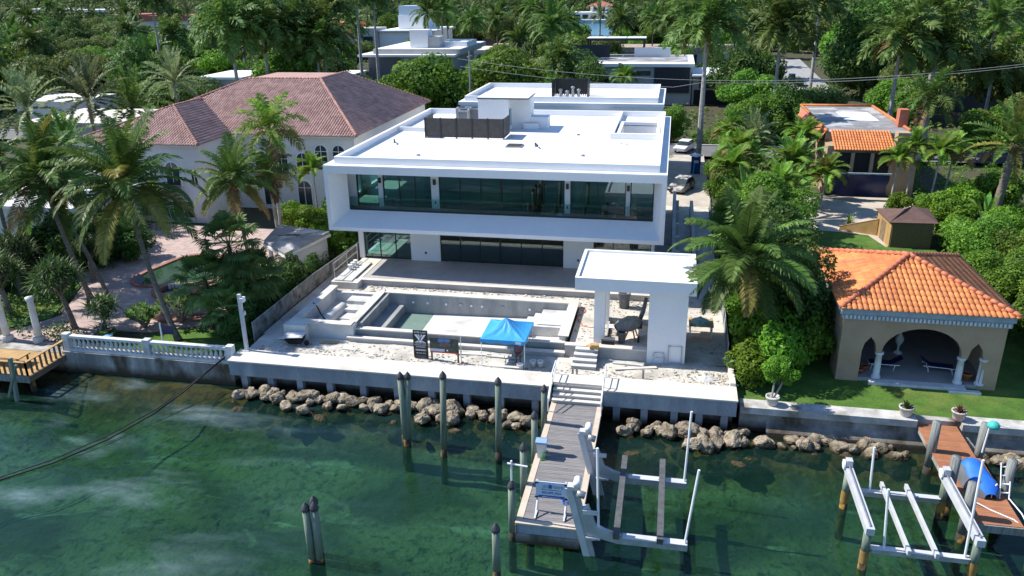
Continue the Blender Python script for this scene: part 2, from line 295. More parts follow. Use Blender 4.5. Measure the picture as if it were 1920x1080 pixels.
def tide(m, z0, z1, col):
    t = m.node_tree; N, L = t.nodes, t.links; b = [n for n in N if n.type == 'BSDF_PRINCIPLED'][0]; src = b.inputs['Base Color'].links[0].from_socket
    g = N.new('ShaderNodeNewGeometry'); sx = N.new('ShaderNodeSeparateXYZ'); L.new(g.outputs['Position'], sx.inputs[0])
    no = N.new('ShaderNodeTexNoise'); no.inputs['Scale'].default_value = 2.5; L.new(g.outputs['Position'], no.inputs['Vector'])
    a = N.new('ShaderNodeMath'); a.operation = 'MULTIPLY_ADD'; a.inputs[1].default_value = .35; L.new(no.outputs['Fac'], a.inputs[0]); L.new(sx.outputs[2], a.inputs[2])
    r = N.new('ShaderNodeMapRange'); r.inputs[1].default_value = z0; r.inputs[2].default_value = z1; L.new(a.outputs[0], r.inputs[0])
    x = N.new('ShaderNodeMix'); x.data_type = 'RGBA'; x.inputs[6].default_value = c4(col); L.new(src, x.inputs[7]); L.new(r.outputs[0], x.inputs[0]); L.new(x.outputs[2], b.inputs['Base Color'])
tide(MT['rock'], .28, .48, (.055,.04,.018)); tide(MT['olds'], .35, .9, (.045,.035,.02)); tide(MT['seaw'], .25, .7, (.07,.06,.035))
LF = dict(
 coco=leafmat('coconut_frond', (0.049,0.101,0.023), (0.099,0.176,0.034), (0.196,0.280,0.057), rough=.35, trans=0.36),
 cocoy=leafmat('yellowing_frond', (0.110,0.132,0.022), (0.220,0.209,0.044), (0.330,0.264,0.077), rough=.45, trans=0.37),
 dead=leafmat('dry_brown_frond', (0.130,0.080,0.035), (0.220,0.140,0.060), (0.300,0.210,0.110), rough=.8, trans=.15),
 royal=leafmat('royal_frond', (0.051,0.112,0.026), (0.104,0.178,0.036), (0.231,0.284,0.064), rough=.38, trans=0.32),
 date=leafmat('date_frond', (0.116,0.162,0.073), (0.196,0.244,0.109), (0.346,0.365,0.164), rough=.45, trans=0.32),
 areca=leafmat('areca_frond', (0.081,0.173,0.022), (0.173,0.304,0.036), (0.346,0.447,0.073), rough=.4, trans=0.40),
 fan=leafmat('fan_leaf', (0.068,0.143,0.039), (0.135,0.234,0.058), (0.297,0.390,0.117), rough=.4, trans=0.37),
 drac=leafmat('sword_leaf', (0.033,0.067,0.022), (0.063,0.108,0.029), (0.126,0.196,0.046), rough=.4, trans=0.30),
 tree=leafmat('mango_leaf', (0.051,0.122,0.018), (0.116,0.233,0.026), (0.254,0.386,0.046), rough=.45, trans=0.40),
 tree2=leafmat('olive_leaf', (0.069,0.122,0.029), (0.127,0.183,0.044), (0.231,0.264,0.073), rough=.5, trans=0.37),
 tree3=leafmat('dark_ficus_leaf', (0.033,0.081,0.018), (0.064,0.138,0.026), (0.139,0.223,0.040), rough=.45, trans=0.34),
 bright=leafmat('bright_shrub_leaf', (0.070,0.161,0.015), (0.140,0.274,0.024), (0.280,0.402,0.046), rough=.42, trans=0.42),
 banana=leafmat('banana_leaf', (0.069,0.173,0.029), (0.139,0.284,0.047), (0.300,0.426,0.109), rough=.4, trans=0.42),
 croton=leafmat('red_croton_leaf', (0.070,0.042,0.028), (0.140,0.056,0.042), (0.224,0.126,0.070), rough=.5, trans=.2),
 wood=leafmat('far_canopy', (0.038,0.088,0.026), (0.082,0.150,0.036), (0.201,0.262,0.063), rough=.6, trans=0.27, nscale=.05),
)
# ------------------------------------------------------------------ ground, water, seabed
rng = random.Random(7)
struct('ground', MB().add([(-3000,42.2,1.25),(3000,42.2,1.25),(3000,5000,1.25),(-3000,5000,1.25)], [(0,1,2,3)]), MT['soil'])
def seabed():
    m, t, N, L = nodes('seabed_sand_and_seagrass')
    out = N.new('ShaderNodeOutputMaterial'); b = N.new('ShaderNodeBsdfPrincipled'); L.new(b.outputs[0], out.inputs[0]); b.inputs['Roughness'].default_value = 1
    g = N.new('ShaderNodeNewGeometry')
    def noise(sc, st, det=5, dist=.5):
        v = N.new('ShaderNodeVectorMath'); v.operation = 'MULTIPLY'; v.inputs[1].default_value = st; L.new(g.outputs['Position'], v.inputs[0])
        n = N.new('ShaderNodeTexNoise'); n.inputs['Scale'].default_value = sc; n.inputs['Detail'].default_value = det; n.inputs['Distortion'].default_value = dist; L.new(v.outputs[0], n.inputs['Vector']); return n.outputs['Fac']
    def rmp(s, a, z):
        r = N.new('ShaderNodeMapRange'); r.inputs[1].default_value = a; r.inputs[2].default_value = z; L.new(s, r.inputs[0]); return r.outputs[0]
    def mix(f, a, c):
        x = N.new('ShaderNodeMix'); x.data_type = 'RGBA'; L.new(f, x.inputs[0])
        for k, q in ((6,a),(7,c)):
            if isinstance(q, tuple): x.inputs[k].default_value = c4(q)
            else: L.new(q, x.inputs[k])
        return x.outputs[2]
    col = mix(rmp(noise(.16, (.8,1.5,1)), .42, .60), (.22,.225,.13), (.065,.075,.028))
    col = mix(rmp(noise(.30, (.55,1.7,1), 6, 1.2), .60, .72), col, (.40,.42,.36))
    col = mix(rmp(noise(2.2, (1,1,1), 6), .5, .72), col, (.04,.045,.02))
    sx = N.new('ShaderNodeSeparateXYZ'); L.new(g.outputs['Position'], sx.inputs[0])
    ed = N.new('ShaderNodeMath'); ed.operation = 'MULTIPLY_ADD'; ed.inputs[1].default_value = 3.0; L.new(noise(.5, (1,1,1)), ed.inputs[0]); L.new(sx.outputs[1], ed.inputs[2])
    br = mix(rmp(noise(1.6, (1,1,1), 6), .4, .62), (.05,.035,.016), (.17,.115,.045))
    col = mix(rmp(ed.outputs[0], 38.2, 40.2), col, br)
    L.new(col, b.inputs['Base Color'])
    bn = N.new('ShaderNodeBump'); bn.inputs['Strength'].default_value = .8; bn.inputs['Distance'].default_value = .2; L.new(noise(2.5, (1,1,1), 6), bn.inputs['Height']); L.new(bn.outputs[0], b.inputs['Normal'])
    mb = MB(); xs = np.arange(-90, 91, 1.5); ys = [-150, 0, 15, 20, 24]+list(np.arange(26, 42.3, .75))
    for y in ys:
        for x in xs:
            t_ = min(max((y-33)/7.2, 0), 1); z = -1.9+t_*t_*1.75+.12*math.sin(x*.9+y*1.3)+.10*math.sin(x*2.1-y*1.7)*t_
            mb.v.append((x*(1 if y > 10 else 3), y, z if y > 10 else -2.2))
    n = len(xs)
    for j in range(len(ys)-1):
        for i in range(n-1): mb.f.append((j*n+i, j*n+i+1, (j+1)*n+i+1, (j+1)*n+i))
    struct('seabed', mb, m, True)
seabed()
struct('water', MB().add([(-600,-300,0),(600,-300,0),(600,41.9,0),(-600,41.9,0)], [(0,1,2,3)]), watermat('bay_water', (.335,.585,.42), (.025,.11,.085), .12, bstr=.6, shallow=(.62,.64,.48), plume=(.30,.38,.44)))  # plume tone paints a pale sky reflection into the left water
struct('far_canal_water', B(-190,-30,335,520,1.2,1.262), M('far_canal', (.05,.16,.22), rough=.25, fine=.05))
# terrain of the lots
def relief(name, x0, x1, y0, y1, z, amp, m, step=.4, seed=0):
    rn = np.random.RandomState(seed); nx = int((x1-x0)/step)+1; ny = int((y1-y0)/step)+1
    X = np.linspace(x0, x1, nx); Y = np.linspace(y0, y1, ny); mb = MB()
    ph = rn.rand(6, 4)
    for y in Y:
        for x in X:
            h = sum(math.sin(x*(.5+2*p[0])+y*(.5+2*p[1])*(-1 if k % 2 else 1)+p[2]*6.3) for k, p in enumerate(ph))/6
            mb.v.append((x, y, z+amp*h+rn.uniform(-.02,.02)))
    for j in range(ny-1):
        for i in range(nx-1): mb.f.append((j*nx+i, j*nx+i+1, (j+1)*nx+i+1, (j+1)*nx+i))
    return struct(name, mb, m, True)
relief('yard_ground', -26.5, 4.3, 42.3, 45.35, 1.88, .05, MT['sand'], .3, 1); relief('yard_side_ground', -26.7, -24.3, 45.35, 60, 1.88, .05, MT['sand'], .35, 2); relief('yard_service_strip', -.78, 4.3, 45.35, 83, 1.88, .05, MT['sand'], .4, 3)
struct('pool_deck_ground', B(-24.4,-.75,52.2,54.2,1.5,2.42).box(-5.65,-.75,45.6,52.19,1.5,2.44), MT['sand'])
struct('right_lawn', MB().add([(4.7,41.2,1.6),(60,41.2,1.6),(60,66,1.62),(4.7,66,1.62)], [(0,1,2,3)]), MT['lawn'])
struct('right_garden_soil', MB().add([(4.6,66.01,1.5),(60,66.01,1.5),(60,108,1.6),(4.6,108,1.6)], [(0,1,2,3)]), MT['soil'])
struct('back_lawn', MB().prism([(11.5,66.3),(23.6,68),(23.4,72.2),(19.4,72.3),(18.6,75.9),(16,76.6),(12,77)], 1.4, 1.66), MT['lawn'])
struct('sandy_yard', MB().prism([(12,77.05),(16,76.65),(18.6,75.95),(19.4,72.35),(20.1,73.5),(24,77),(26,90.5),(11,90.5)], 1.4, 1.64), MT['drive'])
struct('driveway', MB().prism([(-.4,83),(4.6,83),(4.6,110.4),(-.4,110.4)], 1.3, 1.82), MT['drive'])
struct('street', MB().add([(-200,110.5,1.7),(200,110.5,1.7),(200,118,1.7),(-200,118,1.7)], [(0,1,2,3)]), MT['asph'])
struct('side_street', MB().add([(22.5,118.01,1.7),(31,118.01,1.7),(37,260,1.7),(28,260,1.7)], [(0,1,2,3)]), M('pale_asphalt', (.33,.33,.32), (.28,.28,.27), scale=.4, rough=.9, fine=.08))
struct('kerb', B(31.2,120,118.1,118.4,1.6,1.84).box(-120,22,118.1,118.4,1.6,1.84), MT['concl'])
struct('left_garden_lawn', MB().prism([(-37.5,42.6),(-27.6,42.6),(-27.4,48.5),(-30.5,47.6),(-33,46.4),(-35.2,45.1)], 1.2, 1.32).prism([(-60,43.5),(-46.5,44),(-44.5,46.5),(-47,53),(-60,54)], 1.2, 1.33), MT['lawn'])
struct('left_paved_terrace', MB().prism([(-46,42.4),(-40.2,42.4),(-38.5,45.2),(-35.4,45.4),(-33.2,46.7),(-30.2,48),(-28.6,50),(-29.5,57),(-33,65),(-34,70.5),(-62,70.5),(-58,56),(-47,53.4),(-44,47)], 1.15, 1.36), MT['paver'])
struct('terrace_step', MB().prism([(-37.6,47.8),(-35.6,46.9),(-33,47.6),(-30.4,49.3),(-30.2,50.4),(-33,48.8),(-35.4,48.2),(-37,49)], 1.3, 1.5), MT['brickr'])
struct('terrace_upper_step', MB().prism([(-37.3,48.5),(-35.5,47.9),(-33,48.6),(-30.6,50.2),(-30.4,51.2),(-33,49.7),(-35.4,49),(-36.8,49.6)], 1.3, 1.64), MT['paver'])
# left property pool (curvy basin, sunken water)
def ring(cx, cy, rx, ry, n=40, lob=0., ph=0.):
    return [(cx+(rx*(1+lob*math.cos(3*a+ph)))*math.cos(a), cy+(ry*(1+lob*math.cos(3*a+ph)))*math.sin(a)) for a in [2*math.pi*k/n for k in range(n)]]
def rim(mb, pin, pout, z0, z1):
    n = len(pin)
    mb.add([(x,y,z0) for x,y in pin]+[(x,y,z1) for x,y in pin]+[(x,y,z1) for x,y in pout]+[(x,y,z0) for x,y in pout],
           [q for i in range(n) for q in ((i,(i+1) % n,(i+1) % n+n,i+n), (i+n,(i+1) % n+n,(i+1) % n+2*n,i+2*n), (i+2*n,(i+1) % n+2*n,(i+1) % n+3*n,i+3*n))])
    return mb
lp = thing('garden_pool', 'green freeform garden pool with brick coping behind the balustrade', 'pool', (-40.3,57.8,1.3))
pi_, po_ = ring(-40.0,57.3,3.5,3.7,44,.14,.6), ring(-40.0,57.3,3.95,4.15,44,.14,.6)
ob('coping', rim(MB(), pi_, po_, 1.3, 1.52), MT['brickr'], lp)
ob('water_surface', MB().prism(pi_, 1.2, 1.40), M('green_algae_pool', (.022,.045,.026), (.035,.085,.035), scale=.25, rough=.08, fine=.03, c3=(.02,.03,.03), s3=.2), lp)
sp = thing('garden_spa', 'round brick hot tub at the front edge of the garden pool', 'hot tub', (-37.9,52.6,1.3))
pi_, po_ = ring(-38.0,52.5,1.35,1.05,30), ring(-38.0,52.5,1.95,1.55,30)
ob('coping', rim(MB(), pi_, po_, 1.3, 1.72), MT['brickr'], sp); ob('water_surface', MB().prism(pi_, 1.3, 1.45), M('dark_spa_water', (.03,.05,.045), rough=.1, fine=.05), sp)
mb = MB()
for k in range(9): a = R(40+k*12.5); mb.box(-38+1.25*math.cos(a)-.09, -38+1.25*math.cos(a)+.09, 52.5+1.0*math.sin(a)-.05, 52.5+1.0*math.sin(a)+.05, 1.44, 1.86)
ob('spillway', mb, MT['colw'], sp)

# ------------------------------------------------------------------ main seawall
sw = thing('seawall', 'long grey concrete seawall cap on piers in front of the building site', 'seawall', (-11,41.5,0))
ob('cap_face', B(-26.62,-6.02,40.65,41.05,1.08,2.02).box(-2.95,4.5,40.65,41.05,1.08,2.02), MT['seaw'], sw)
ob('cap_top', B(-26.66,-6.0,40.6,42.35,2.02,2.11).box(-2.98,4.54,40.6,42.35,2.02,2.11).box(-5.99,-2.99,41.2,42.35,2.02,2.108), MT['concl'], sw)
ob('return_wall', B(4.2,4.5,42.36,46,1.2,2.3), MT['concl'], sw)
ob('back_wall', B(-26.6,4.4,41.6,41.9,-1.2,2.0), MT['olds'], sw)
mb_p = None
for x in [-25.8,-24.0,-22.0,-20.0,-17.8,-15.6,-13.4,-11.2,-9.1,-7.0,-2.2,-.6,1.1,2.5,3.9]:
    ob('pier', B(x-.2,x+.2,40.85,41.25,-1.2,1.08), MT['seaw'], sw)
# boulders
rk = [(-24.11,40.3,.4),(-23.84,39.8,.32),(-23.49,40.3,.29),(-22.99,40.3,.23),(-23.04,39.71,.39),(-22.08,39.99,.36),(-21.5,40.2,.45),(-22.02,38.9,.31),(-20.93,40.3,.43),(-20.27,39.96,.26),(-20.84,38.68,.38),(-19.58,40.26,.4),(-19.55,39.39,.27),(-18.9,40.3,.36),(-18.65,39.37,.27),(-18.22,40.09,.35),(-17.67,40.3,.29),(-17.26,39.5,.24),(-16.87,40.3,.38),(-16.82,39.79,.29),(-16.2,39.58,.37),(-15.9,40.3,.22),(-15.36,39.83,.27),(-14.35,40.3,.27),(-13.62,40.2,.53),(-12.83,39.84,.42),(-13.4,38.93,.41),(-11.84,40.2,.47),(-11.72,39.11,.46),(-12.37,39.0,.26),(-10.69,39.8,.26),(-9.89,39.73,.26),(-9.3,39.63,.26),(-8.84,40.3,.26),(-7.97,39.96,.36),(-8.37,39.1,.25),(-7.24,39.59,.39),(-7.84,38.99,.25),(-25.15,40.3,.29),(-25.56,39.73,.35)]
rk2 = [(-1.62,39.49,.32),(-1.12,39.94,.32),(-.45,39.55,.29),(.08,40.3,.32),(.8,39.77,.46),(1.86,39.95,.59),(2.73,40.05,.37),(3.41,39.95,.39),(2.79,38.79,.46),(2.07,38.58,.48),(3.47,39.08,.34),(4.34,39.49,.44),(4.87,39.5,.29)]
def rockmesh(seed):
    rn = np.random.RandomState(seed); import bmesh
    bm = bmesh.new(); bmesh.ops.create_icosphere(bm, subdivisions=4, radius=1); cuts = rn.randn(9, 3); cuts /= np.linalg.norm(cuts, axis=1)[:,None]; hs = rn.uniform(.55,.9,9)
    lump = rn.randn(14, 3); lump /= np.linalg.norm(lump, axis=1)[:,None]; la = rn.uniform(-.16,.14,14)
    ph = rn.rand(5,3)*6.3; fq = rn.uniform(2.5,7,(5,3))
    for v in bm.verts:
        p = np.array(v.co)
        for c, h in zip(cuts, hs):
            d = p@c-h
            if d > 0: p = p-c*d*.85
        u = p/np.linalg.norm(p)
        p = p*(1+sum(a*math.exp(-((1-u@l)*9)) for a, l in zip(la, lump))+rn.uniform(-.05,.05)+.05*sum(math.sin(fq[i][0]*u[0]+ph[i][0])*math.sin(fq[i][1]*u[1]+ph[i][1])*math.sin(fq[i][2]*u[2]+ph[i][2]) for i in range(5)))
        v.co = p*np.array([1.15,.95,.85])
    me = bpy.data.meshes.new('boulder'); bm.to_mesh(me); bm.free(); me.materials.append(MT['rock']); return me
rms = [rockmesh(s) for s in range(8)]
def rocks(lst, lab, grp, zb=0.12):
    for i, (x, y, r) in enumerate(lst):
        o = link('boulder', rms[(i*5+3) % 8]); s = r*1.25; o.scale = (s, s*rng.uniform(.85,1.1), s*rng.uniform(.8,1.05))
        o.rotation_euler = (rng.uniform(-.5,.5), rng.uniform(-.5,.5), rng.uniform(0,6.28)); o.location = (x, y, zb+r*.35); tag(o, lab, 'boulder', grp)
rk += [(rng.uniform(-26,-6.4), rng.uniform(39.7,40.6), rng.uniform(.16,.34)) for _ in range(44)]; rk2 += [(rng.uniform(-2,5), rng.uniform(39.7,40.6), rng.uniform(.16,.32)) for _ in range(14)]
rocks(rk, 'rough limestone boulder in the row below the seawall left of the dock', 'boulders below the seawall left of the dock')
rocks(rk2, 'rough limestone boulder in the row below the seawall beside the boat lift', 'boulders below the seawall beside the boat lift')
rocks([(rng.uniform(5.6,13.6), rng.uniform(39.6,40.5), rng.uniform(.16,.42)) for _ in range(30)]+[(rng.uniform(16.6,21), rng.uniform(39.7,40.5), rng.uniform(.16,.38)) for _ in range(12)], 'weathered stone at the foot of the old seawall by the right lawn', 'stones at the foot of the old seawall', -.02)
sub = [(rng.uniform(-26,-6.5), rng.uniform(37.9,39.4), rng.uniform(.22,.5)) for _ in range(46)]+[(rng.uniform(-1.8,5.5), rng.uniform(37.6,39.2), rng.uniform(.22,.5)) for _ in range(18)]+[(rng.uniform(5.5,20), rng.uniform(39.0,40.6), rng.uniform(.2,.5)) for _ in range(26)]
rocks(sub, 'brown algae covered stone lying in the shallows under water', 'algae covered stones in the shallows', -.55)
# ------------------------------------------------------------------ mooring piles
def pile(x, y, ztop, r=.17, lean=(0,0), label='', group=None, capped=True, grey=False, sub=-2.2, wl=.45):
    t = thing('mooring_pile', label, 'piling', (x,y,0), 0, group)
    bx, by = x-lean[0]*sub, y
    P = lambda z: (x+lean[0]*(z-ztop), y+lean[1]*(z-ztop), z)
    ob('post', MB().tube([P(wl), P((wl+ztop)/2), P(ztop)], [r*1.02, r, r*.97], 14), MT['pileg' if grey else 'pile'], t, True)
    ob('stained_foot', MB().tube([P(sub), P(0), P(wl+.001)], [r*1.08, r*1.06, r*1.03], 14), MT['pilebase'], t, True)
    if capped: ob('cap', MB().lathe(P(ztop-.12), [(r*1.15,0),(r*1.15,.13),(r*.8,.26),(.02,.42)], 14), MT['cap'], t)
    return t
for x, y, z, ln, lb in [(-13.62,36.3,4.3,(-.03,0),'green timber pile of the leaning group standing off the seawall'),(-13.2,36.35,4.3,(.06,.0),'second pile of the leaning group standing off the seawall'),(-13.75,36.8,3.9,(.0,.02),'rear pile of the leaning group standing off the seawall'),
     (-11.02,35.7,4.85,(.03,.01),'tall single green pile with black cap right of the leaning group'),(-8.1,35.9,4.65,(.012,0),'single green pile with black cap midway between leaning group and dock')]:
    pile(x, y, z, .17, ln, lb, 'capped piles off the seawall')
for x, y, z, lb in [(-6.02,38.1,3.25,'green capped pile beside the foot of the dock stairs'),(-6.05,35.1,3.3,'green capped pile just behind the white power pedestal'),(-6.1,32.2,3.2,'green capped pile beside the dock between pedestal and sign'),(-6.13,29.45,2.95,'green capped pile at the dock corner carrying a white pipe'),(-6.3,26.8,2.6,'green capped pile standing off the outer end of the dock')]:
    pile(x, y, z, .17, (0,0), lb, 'piles along the dock edge')
for x, y, z, ln, lb in [(-14.68,26.4,2.85,(-.01,.0),'front left pile of the three pile cluster in open water'),(-14.3,26.45,2.9,(.015,.0),'front right pile of the three pile cluster in open water'),(-14.5,26.85,2.9,(.0,.0),'rear pile of the three pile cluster in open water')]:
    pile(x, y, z, .17, ln, lb, 'three pile cluster', wl=.2)
t = thing('pipe_bracket', 'white pipe tee standing on the dock corner pile', 'pipe', (-6.13,29.45,3.0)); ob('upright', MB().tube([(-6.13,29.45,2.9),(-6.13,29.45,4.25)], .045, 8), MT['pvc'], t); ob('crossbar', MB().tube([(-6.32,29.45,4.1),(-5.4,29.45,4.02)], .045, 8), MT['pvc'], t)
# ------------------------------------------------------------------ dock with stairs
dk = thing('dock', 'grey plank dock with tan borders running out from the seawall stairs', 'dock', (-4.5,35,1))
ob('slab', B(-5.88,-3.05,29.2,40.6,.25,1.12), MT['seaw'], dk)
ob('slab_lip', B(-5.93,-3.0,29.12,29.19,.1,.62).box(-5.95,-5.89,29.12,40.5,.55,1.1), MT['olds'], dk)
pm = B(-1.17,1.17,-.062,.062,0,.05).mesh('plank', MT['deckw'])
y = 29.55; k = 0
while y < 40.55:
    o = link('plank', pm, dk); o.location = Vector((-4.46+rng.uniform(-.004,.004), y, 1.125+rng.uniform(0,.006))); y += .136; k += 1
ob('border', B(-5.95,-5.64,29.13,40.6,1.122,1.20), MT['trim'], dk); ob('border', B(-3.28,-2.98,29.13,40.6,1.122,1.20), MT['trim'], dk); ob('border', B(-5.64,-3.28,29.13,29.45,1.122,1.198), MT['trim'], dk)
for x in (-5.4,-3.6):
    for y in (29.9,33.5,37.3): ob('support_pile', MB().tube([(x,y,-2.2),(x,y,.25)], .22, 12), MT['pilebase'], dk)
st = thing('dock_stairs', 'four step concrete stair from seawall cap down to the dock', 'stairs', (-4.5,41,1.2))
for k in range(4):
    ob('step', B(-5.9,-3.05,40.34+.29*k,41.19+.002*k,1.18+.2*k,1.335+.2*k), MT['conc'], st); ob('tread', B(-5.93,-3.02,40.3+.29*k,40.3+.29*(k+1)+.05,1.336+.2*k,1.40+.2*k), MT['concl'], st)
for x, lb in ((-5.98,'white pipe handrail on the bare side of the dock stairs'),(-2.97,'long white pipe handrail of the dock stairs above the boat lift')):
    h = thing('handrail', lb, 'handrail', (x,41,2.1), 0)
    ob('rail', MB().tube([(x,42.3,2.95),(x,40.9,2.9),(x,39.3,2.05)], .035, 8), MT['pvc'], h)
    ob('lower_rail', MB().tube([(x,42.2,2.55),(x,40.9,2.5),(x,39.3,1.65)], .03, 8), MT['pvc'], h)
    for y, z0, z1 in ((42.25,2.1,2.95),(40.95,2.05,2.9),(39.3,1.2,2.05)): ob('post', MB().tube([(x,y,z0),(x,y,z1)], .035, 8), MT['pvc'], h)
t = thing('power_pedestal', 'white dock power pedestal with blue lid and green hose', 'pedestal', (-5.62,34.7,1.2))
ob('body', MB().add([(-5.8,34.5,1.2),(-5.42,34.5,1.2),(-5.42,34.86,1.2),(-5.8,34.86,1.2),(-5.86,34.45,2.05),(-5.36,34.45,2.05),(-5.36,34.92,2.05),(-5.86,34.92,2.05)], [(3,2,1,0),(4,5,6,7),(0,1,5,4),(1,2,6,5),(2,3,7,6),(3,0,4,7)]), MT['alu'], t)
ob('lid', MB().xprism([(34.42,2.055),(34.95,2.055),(34.95,2.16),(34.7,2.24),(34.42,2.16)], -5.9, -5.32), M('pale_blue_lid', (.25,.38,.62), rough=.4, fine=.04), t)
ob('hose', MB().tube([(-5.4+.12*math.cos(a*.9), 34.42+.03*math.sin(a), 1.75-.09*a) for a in np.linspace(0,6,18)]+[(-5.5,34.35,1.23),(-5.6,34.3,1.23)], .035, 6), M('green_hose', (.05,.28,.03), rough=.4), t)
# dock sign
t = thing('dock_sign', 'white painted sign board on A frame legs standing on the dock', 'sign', (-4.4,29.9,1.2))
ob('board', B(-5.15,-3.72,30.16,30.2,1.95,2.82), M('pale_blue_sign', (.55,.66,.78), rough=.5, fine=.03), t); ob('stripe', B(-5.02,-3.85,30.135,30.156,1.98,2.1), M('sign_blue', (.015,.09,.35), rough=.5), t)
for x in (-5.1,-3.77): ob('leg', B(x-.05,x+.05,30.201,30.27,1.2,2.86), MT['alu'], t); ob('brace', MB().bar((x,30.15,1.23),(x,29.55,1.23),.06,.05).bar((x,30.2,1.75),(x,29.6,1.22),.06,.06), MT['pvc'], t)
for x in (-5.12,-3.75):
    for z in (2.0,2.76): ob('clamp', B(x-.08,x+.08,30.12,30.155,z-.035,z+.035), MT['black'], t)
def text(body, size, loc, m, parent, rx=90, rz=0, align='CENTER', name='lettering', ext=.004, sx=1):
    cu = bpy.data.curves.new(name, 'FONT'); cu.body = body; cu.size = size; cu.align_x = align; cu.extrude = ext
    o = bpy.data.objects.new('tmp', cu); COL.objects.link(o); dg = bpy.context.evaluated_depsgraph_get()
    me = bpy.data.meshes.new_from_object(o.evaluated_get(dg)); bpy.data.objects.remove(o); me.materials.clear(); me.materials.append(m)
    q = link(name, me, parent); q.location = loc; q.rotation_euler = (R(rx),0,R(rz)); q.scale = (sx,1,1); return q
sgb = M('sign_print_blue', (.02,.10,.33), rough=.5)
text('JD', .24, (-4.72,30.15,2.5), M('sign_print_grey', (.22,.3,.4), rough=.5), t); text('MIAMI', .24, (-4.16,30.15,2.5), bpy.data.materials['sign_print_grey'], t, sx=.85); ob('logo', B(-4.56,-4.42,30.13,30.155,2.5,2.7), sgb, t)
text('305.699.2424', .17, (-4.43,30.15,2.2), sgb, t); ob('print_line', B(-4.9,-3.96,30.152,30.158,2.395,2.42), sgb, t); ob('print_line', B(-4.85,-4.0,30.128,30.134,2.03,2.05), MT['pvc'], t)
single('rag', MB().add([(-4.75+.28*math.cos(a)*(1+.3*math.sin(3*a)), 32.2+.2*math.sin(a), 1.19+.02) for a in np.linspace(0,6.28,12)[:-1]]+[(-4.7,32.2,1.36),(-4.85,32.15,1.3)], [(i,(i+1) % 11,11 if i < 6 else 12) for i in range(11)]+[(5,6,12,11),(0,11,12)]), MT['pvc'], 'crumpled white cloth lying on the dock behind the sign', 'cloth')
t = thing('blue_rope', 'small coil of blue rope lying on the dock by the sign leg', 'rope', (-3.75,29.9,1.2)); ob('coil', MB().tube([(-3.9+.16*(1-.004*i)*math.cos(i*.5), 31.0+.13*math.sin(i*.5), 1.2+.002*i) for i in range(40)], .018, 5), M('blue_rope_fibre', (.03,.15,.6), rough=.8), t)
# elevator boat lift beside the dock
lf = thing('boat_lift', 'grey elevator boat lift with two carpeted bunks beside the plank dock', 'boat lift', (-1,31,1))
for yc in (29.0,33.6):
    ob('track', MB().bar((-3.32,yc,3.55),(-2.3,yc,-.8),.16,.42,(1,0,.25)), MT['alub'], lf)
    ob('track_flange', MB().bar((-3.5,yc-.09,3.5),(-2.5,yc-.09,-.6),.3,.04,(0,1,0)), MT['alu'], lf)
    ob('motor_bracket', B(-3.55,-3.0,yc-.16,yc+.2,3.45,3.62), MT['alu'], lf)
    ob('motor', MB().tube([(-3.12,yc-.25,3.82),(-3.12,yc+.22,3.82)], .17, 12), MT['pvc'], lf, True)
    ob('winch', MB().tube([(-3.1,yc-.3,3.45),(-2.75,yc-.3,3.35)], .16, 12), MT['steel'], lf, True)
    ob('carriage', MB().bar((-2.85,yc+.02,2.55),(-2.3,yc+.02,.9),.26,.5,(1,0,.25)), MT['alub'], lf)
    ob('carriage_bracket', B(-2.85,-2.2,yc-.2,yc-.13,2.3,2.5), MT['alu'], lf); ob('carriage_bracket', B(-2.7,-2.05,yc-.2,yc-.13,1.0,1.1), MT['alu'], lf)
    ob('arm', MB().yprism([(-2.4,1.75),(-1.9,1.5),(-1.2,1.24),(1.72,1.24),(1.72,.9),(-1.3,.88),(-2.1,1.05),(-2.4,1.15)], yc-.13, yc+.1), MT['alub'], lf)
    ob('arm_flange', B(-1.1,1.7,yc-.2,yc+.17,1.245,1.275), MT['alu'], lf)
for x in (-1.35,.53): ob('bunk', B(x-.14,x+.14,28.6,34.9,1.32,1.6), MT['carpet'], lf); ob('bunk_bracket', B(x-.2,x+.2,28.9,29.1,1.277,1.32), MT['alu'], lf); ob('bunk_bracket', B(x-.2,x+.2,33.5,33.7,1.277,1.32), MT['alu'], lf)
for p0, p1 in (((1.6,28.95,1.25),(1.95,29.0,5.0)),((1.6,33.6,1.25),(1.7,33.6,5.15)),((-2.15,28.95,1.6),(-2.3,29.0,5.6))): ob('guide_pole', MB().tube([p0,p1], .055, 8), MT['pvc'], lf)
# cable drooping over the water
tag(ob('mooring_cable', MB().tube([(-36,26,.02),(-34.24,28.62,.05),(-33.58,29.32,.05),(-31.88,31.15,.1),(-30.41,33.59,.2),(-29.28,36.47,.4),(-28.61,38.87,.8),(-27.9,40.91,1.4),(-26.9,42.2,2.2)], .045, 6).tube([(-36.2,26.2,.02),(-34.3,28.9,.05),(-32.2,31.3,.12),(-30.6,33.8,.28),(-29.3,36.7,.55),(-28.5,39.2,1.0),(-26.8,42.25,2.3)], .03, 6), MT['black'], None, True), 'black double cable sagging from the seawall corner across the water', 'cable')
